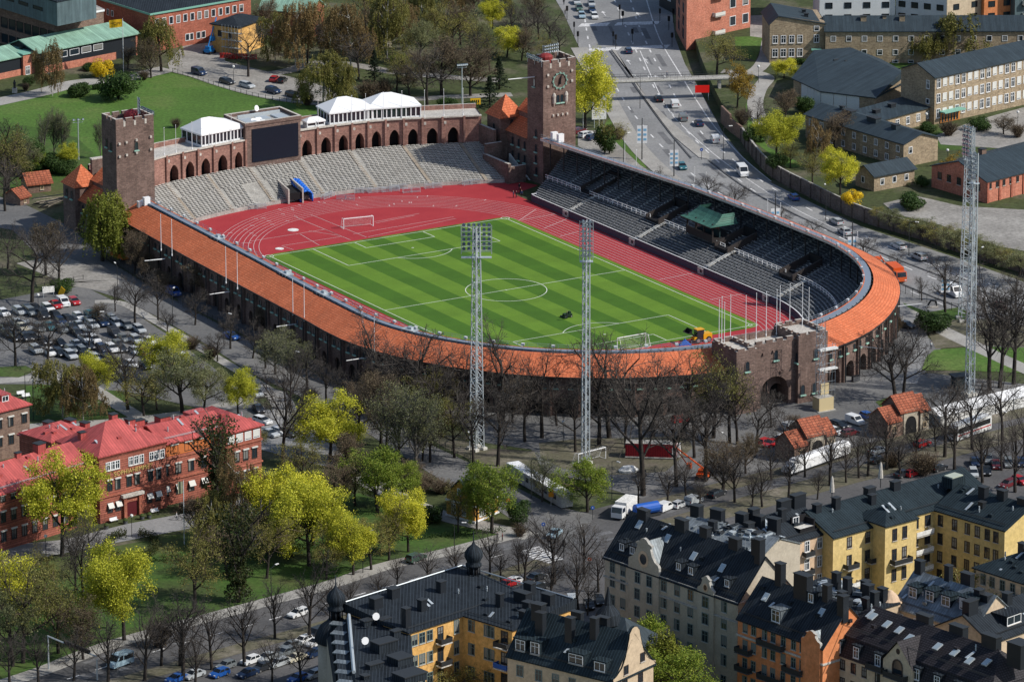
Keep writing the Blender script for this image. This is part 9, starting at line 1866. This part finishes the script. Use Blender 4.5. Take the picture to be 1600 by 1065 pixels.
plant([('bare', 24, 572, 478), ('oak', 74, 572, 494, 1.1), ('bare', 200, 640, 512), ('bare', 139, 546, 502), ('maple', 255, 592, 520, 1.2), ('birch', 98, 652, 560, 1.25), ('birch', 130, 660, 580, 1.0), ('maple', 150, 622, 556, 1.0), ('sage', 285, 645, 548, 1.35), ('sage', 318, 650, 565, 1.1), ('maple', 372, 648, 576, .95), ('olive', 225, 650, 575, 1.1), ('bare', 262, 530, 478, .9), ('bare', 340, 565, 515, .9), ('hazy', 150, 505, 475, 1.4), ('bare', 60, 530, 490), ('shrub', 300, 545, 522, 1.3), ('shrub', 330, 560, 535, 1.3), ('greyhaze', 430, 585, 515, 1.3), ('greyhaze', 455, 600, 530, 1.2), ('bare', 305, 508, 450), ('bare', 360, 545, 480), ('bare', 415, 575, 510), ('bare', 480, 612, 535), ('bare', 510, 628, 560), ('oak', 455, 640, 560), ('bare', 540, 650, 575), ('shrub', 485, 625, 604, 1.5), ('bare', 395, 560, 500), ('olive', 245, 640, 590, 1.1)], 'round the hospital car park')
plant([('bare', 442, 735, 546, .85), ('maple', 515, 722, 620, 1.35), ('hazy', 595, 700, 584, .95), ('greyhaze', 622, 732, 602, .9), ('greyhaze', 650, 738, 608, .95), ('hazy', 580, 655, 575, 1.2), ('olive', 670, 655, 580, 1.3), ('olive', 710, 715, 620, 1.0), ('hazy', 560, 665, 598, 1.1), ('hazy', 660, 720, 640), ('fresh', 590, 800, 702, 1.3), ('fresh', 628, 790, 720, 1.0), ('olive', 555, 790, 705, 1.1), ('maple', 435, 850, 732, 1.0), ('maple', 490, 852, 742, 1.0), ('hazy', 520, 800, 715, 1.1), ('olive', 470, 775, 690, 1.0), ('maple', 638, 862, 766, .9), ('fresh', 768, 832, 722, 1.15), ('fresh', 745, 828, 740, .8), ('olive', 716, 832, 752, .9), ('shrub', 690, 770, 745, 1.8), ('shrub', 660, 765, 735, 1.6), ('bush', 808, 818, 782, .8), ('shrub', 812, 838, 815, 1.2), ('fresh', 918, 800, 720, 1.25), ('greyhaze', 847, 784, 712, .9), ('hazy', 640, 780, 720, 1.0), ('olive', 400, 720, 650, .9), ('olive', 470, 700, 640, .9), ('hazy', 540, 750, 680), ('bush', 670, 815, 790, 1.4), ('shrub', 715, 790, 765, 1.4)], 'along the street below the stadium')
plant([('oak', 590, 642, 492, 1.1), ('oak', 650, 648, 514, 1.1), ('oak', 715, 655, 528, 1.0), ('oak', 786, 658, 503, 1.0), ('bare', 847, 684, 545), ('bare', 899, 706, 588, .9), ('bare', 936, 696, 542), ('oak', 952, 684, 512, 1.0), ('bare', 1005, 774, 556, 1.0), ('bare', 1020, 668, 552), ('oak', 1067, 684, 542, 1.0), ('bare', 1057, 760, 598), ('bare', 1102, 752, 600), ('olive', 1115, 684, 553, 1.1), ('bare', 1140, 692, 572), ('bare', 1152, 694, 588), ('oak', 1182, 706, 612, 1.1), ('hazy', 1130, 772, 688, 1.2), ('bare', 740, 728, 600, .9), ('bare', 778, 728, 590, 1.0), ('hazy', 700, 640, 575), ('hazy', 800, 660, 590), ('bare', 620, 650, 540), ('hazy', 1165, 740, 680, 1.1), ('bare', 978, 700, 600), ('bare', 560, 690, 600), ('bare', 605, 712, 615), ('bare', 672, 722, 632), ('oak', 755, 690, 585), ('bare', 820, 690, 585), ('bare', 1085, 715, 610), ('bare', 1205, 668, 600), ('bare', 1225, 715, 640), ('bare', 680, 668, 560), ('shrub', 1240, 668, 645, 1.2), ('bare', 870, 665, 590)], 'before the curved stadium wall')
plant([('bare', 1476, 714, 588), ('bare', 1519, 702, 588), ('bare', 1566, 689, 574), ('linden', 1491, 734, 640), ('linden', 1385, 734, 640), ('linden', 1407, 747, 672), ('linden', 1342, 747, 664), ('linden', 1356, 744, 665), ('linden', 1297, 759, 658), ('linden', 1232, 779, 690), ('linden', 1322, 754, 690), ('linden', 1535, 754, 658), ('linden', 1586, 769, 650), ('shrub', 1442, 742, 700, 1.3), ('linden', 997, 787, 733, .9), ('linden', 1043, 794, 722), ('linden', 1093, 794, 744), ('linden', 1128, 772, 700), ('linden', 1148, 785, 708), ('linden', 1175, 792, 743), ('linden', 1191, 792, 722), ('linden', 1277, 780, 733), ('linden', 1258, 745, 680), ('linden', 1430, 725, 655), ('linden', 1462, 705, 640), ('linden', 1600, 720, 630), ('shrub', 1395, 730, 700, 1.2), ('linden', 1205, 750, 690), ('linden', 1072, 775, 715), ('linden', 1565, 735, 670)], 'on the boulevard behind the apartments')
plant([('linden', 819, 922, 820, .95), ('linden', 811, 892, 838), ('linden', 866, 912, 803, 1.1), ('linden', 913, 897, 808, 1.15), ('linden', 903, 956, 848, .95), ('linden', 861, 942, 868), ('linden', 918, 961, 900), ('linden', 783, 909, 855), ('linden', 765, 900, 828), ('linden', 713, 910, 848), ('linden', 669, 923, 842), ('linden', 620, 920, 866), ('linden', 483, 1003, 862, .9), ('linden', 430, 998, 902, .85), ('linden', 470, 1066, 985), ('linden', 281, 1040, 932), ('linden', 286, 1063, 928), ('linden', 331, 1046, 928), ('linden', 382, 1040, 928), ('linden', 226, 1063, 936), ('linden', 169, 1065, 958), ('linden', 115, 1063, 982), ('linden', 60, 1067, 985), ('linden', 15, 1070, 990), ('linden', 252, 1040, 955), ('linden', 305, 1070, 985), ('linden', 425, 1066, 1000), ('linden', 545, 962, 905), ('linden', 590, 945, 890), ('linden', 935, 925, 858), ('linden', 520, 985, 905)], 'on the boulevard')
plant([('maple', 97, 868, 714, 1.15), ('olive', 36, 1035, 876, 1.0), ('olive', 91, 1020, 896, 1.0), ('bare', 130, 960, 818, .8), ('bare', 118, 925, 800, .7), ('bare', 140, 905, 800, .7), ('maple', -2, 1000, 868), ('maple', 194, 1000, 856, 1.0), ('olive', 304, 955, 802, 1.05), ('ivy', 372, 940, 786, 1.1), ('ivy', 340, 802, 648, 1.15), ('birch', 372, 852, 712, .8), ('birch', 330, 856, 772, .9), ('hazy', 310, 850, 775), ('olive', 417, 903, 800), ('maple', 483, 884, 760, 1.1), ('olive', 528, 873, 800), ('maple', 552, 898, 800), ('olive', 580, 890, 808, 1.0), ('olive', 608, 875, 778), ('hazy', 390, 870, 790), ('olive', 455, 870, 770), ('hazy', 20, 960, 870), ('olive', 160, 940, 860), ('olive', 70, 940, 850, .8), ('sage', 20, 1040, 920), ('hazy', 130, 1030, 930), ('shrub', 250, 1010, 960), ('hazy', 355, 900, 820), ('olive', 510, 905, 820)], 'in the hospital park')
plant([('fresh', 1005, 1082, 966, 1.1), ('fresh', 1058, 1135, 1012, 1.3), ('willow', 1030, 1110, 985, 1.0), ('olive', 705, 1120, 1032, 1.3), ('olive', 1535, 1020, 890, 1.1), ('fresh', 990, 1060, 975, .9)], 'in the courtyards between the apartment houses')
for pr in list(TP.values()):
 for ch in KIDS[pr.name]: bpy.data.objects.remove(ch)
 bpy.data.objects.remove(pr)
# clipped oval hedge on the hospital lawn
m = MB(); rr = random.Random(9); c = P(205, 855)
g = TreeGen(77)
for k in range(4200):
 t = rr.uniform(.25, 6.05); rad = rr.gauss(0, .45); q = Vector(((4.9 + rad) * math.cos(t + 1.6) , (8.0 + rad * 2) * math.sin(t + 1.6), rr.uniform(0, 1.25))); g.leaf(q, .32)
o = g.cr.build('hedge', [LF['ivy'], M['twigbrown']], None, False, False, (*c, .05)); tag(o, 'low oval hedge ring on the hospital lawn', 'hedge')
g = TreeGen(78)
for k in range(3000): f = rr.random(); a = lerp2(P(150, 893), P(790, 838), f); g.leaf(Vector((a[0] + rr.gauss(0, .3), a[1] + 3.2 + rr.gauss(0, .4), rr.uniform(0, 1.0))), .35)
o = g.cr.build('roadside_hedge', [LF['dark'], M['twig']], None, False, False); tag(o, 'long thin dark green hedge strip between park and boulevard', 'hedge')
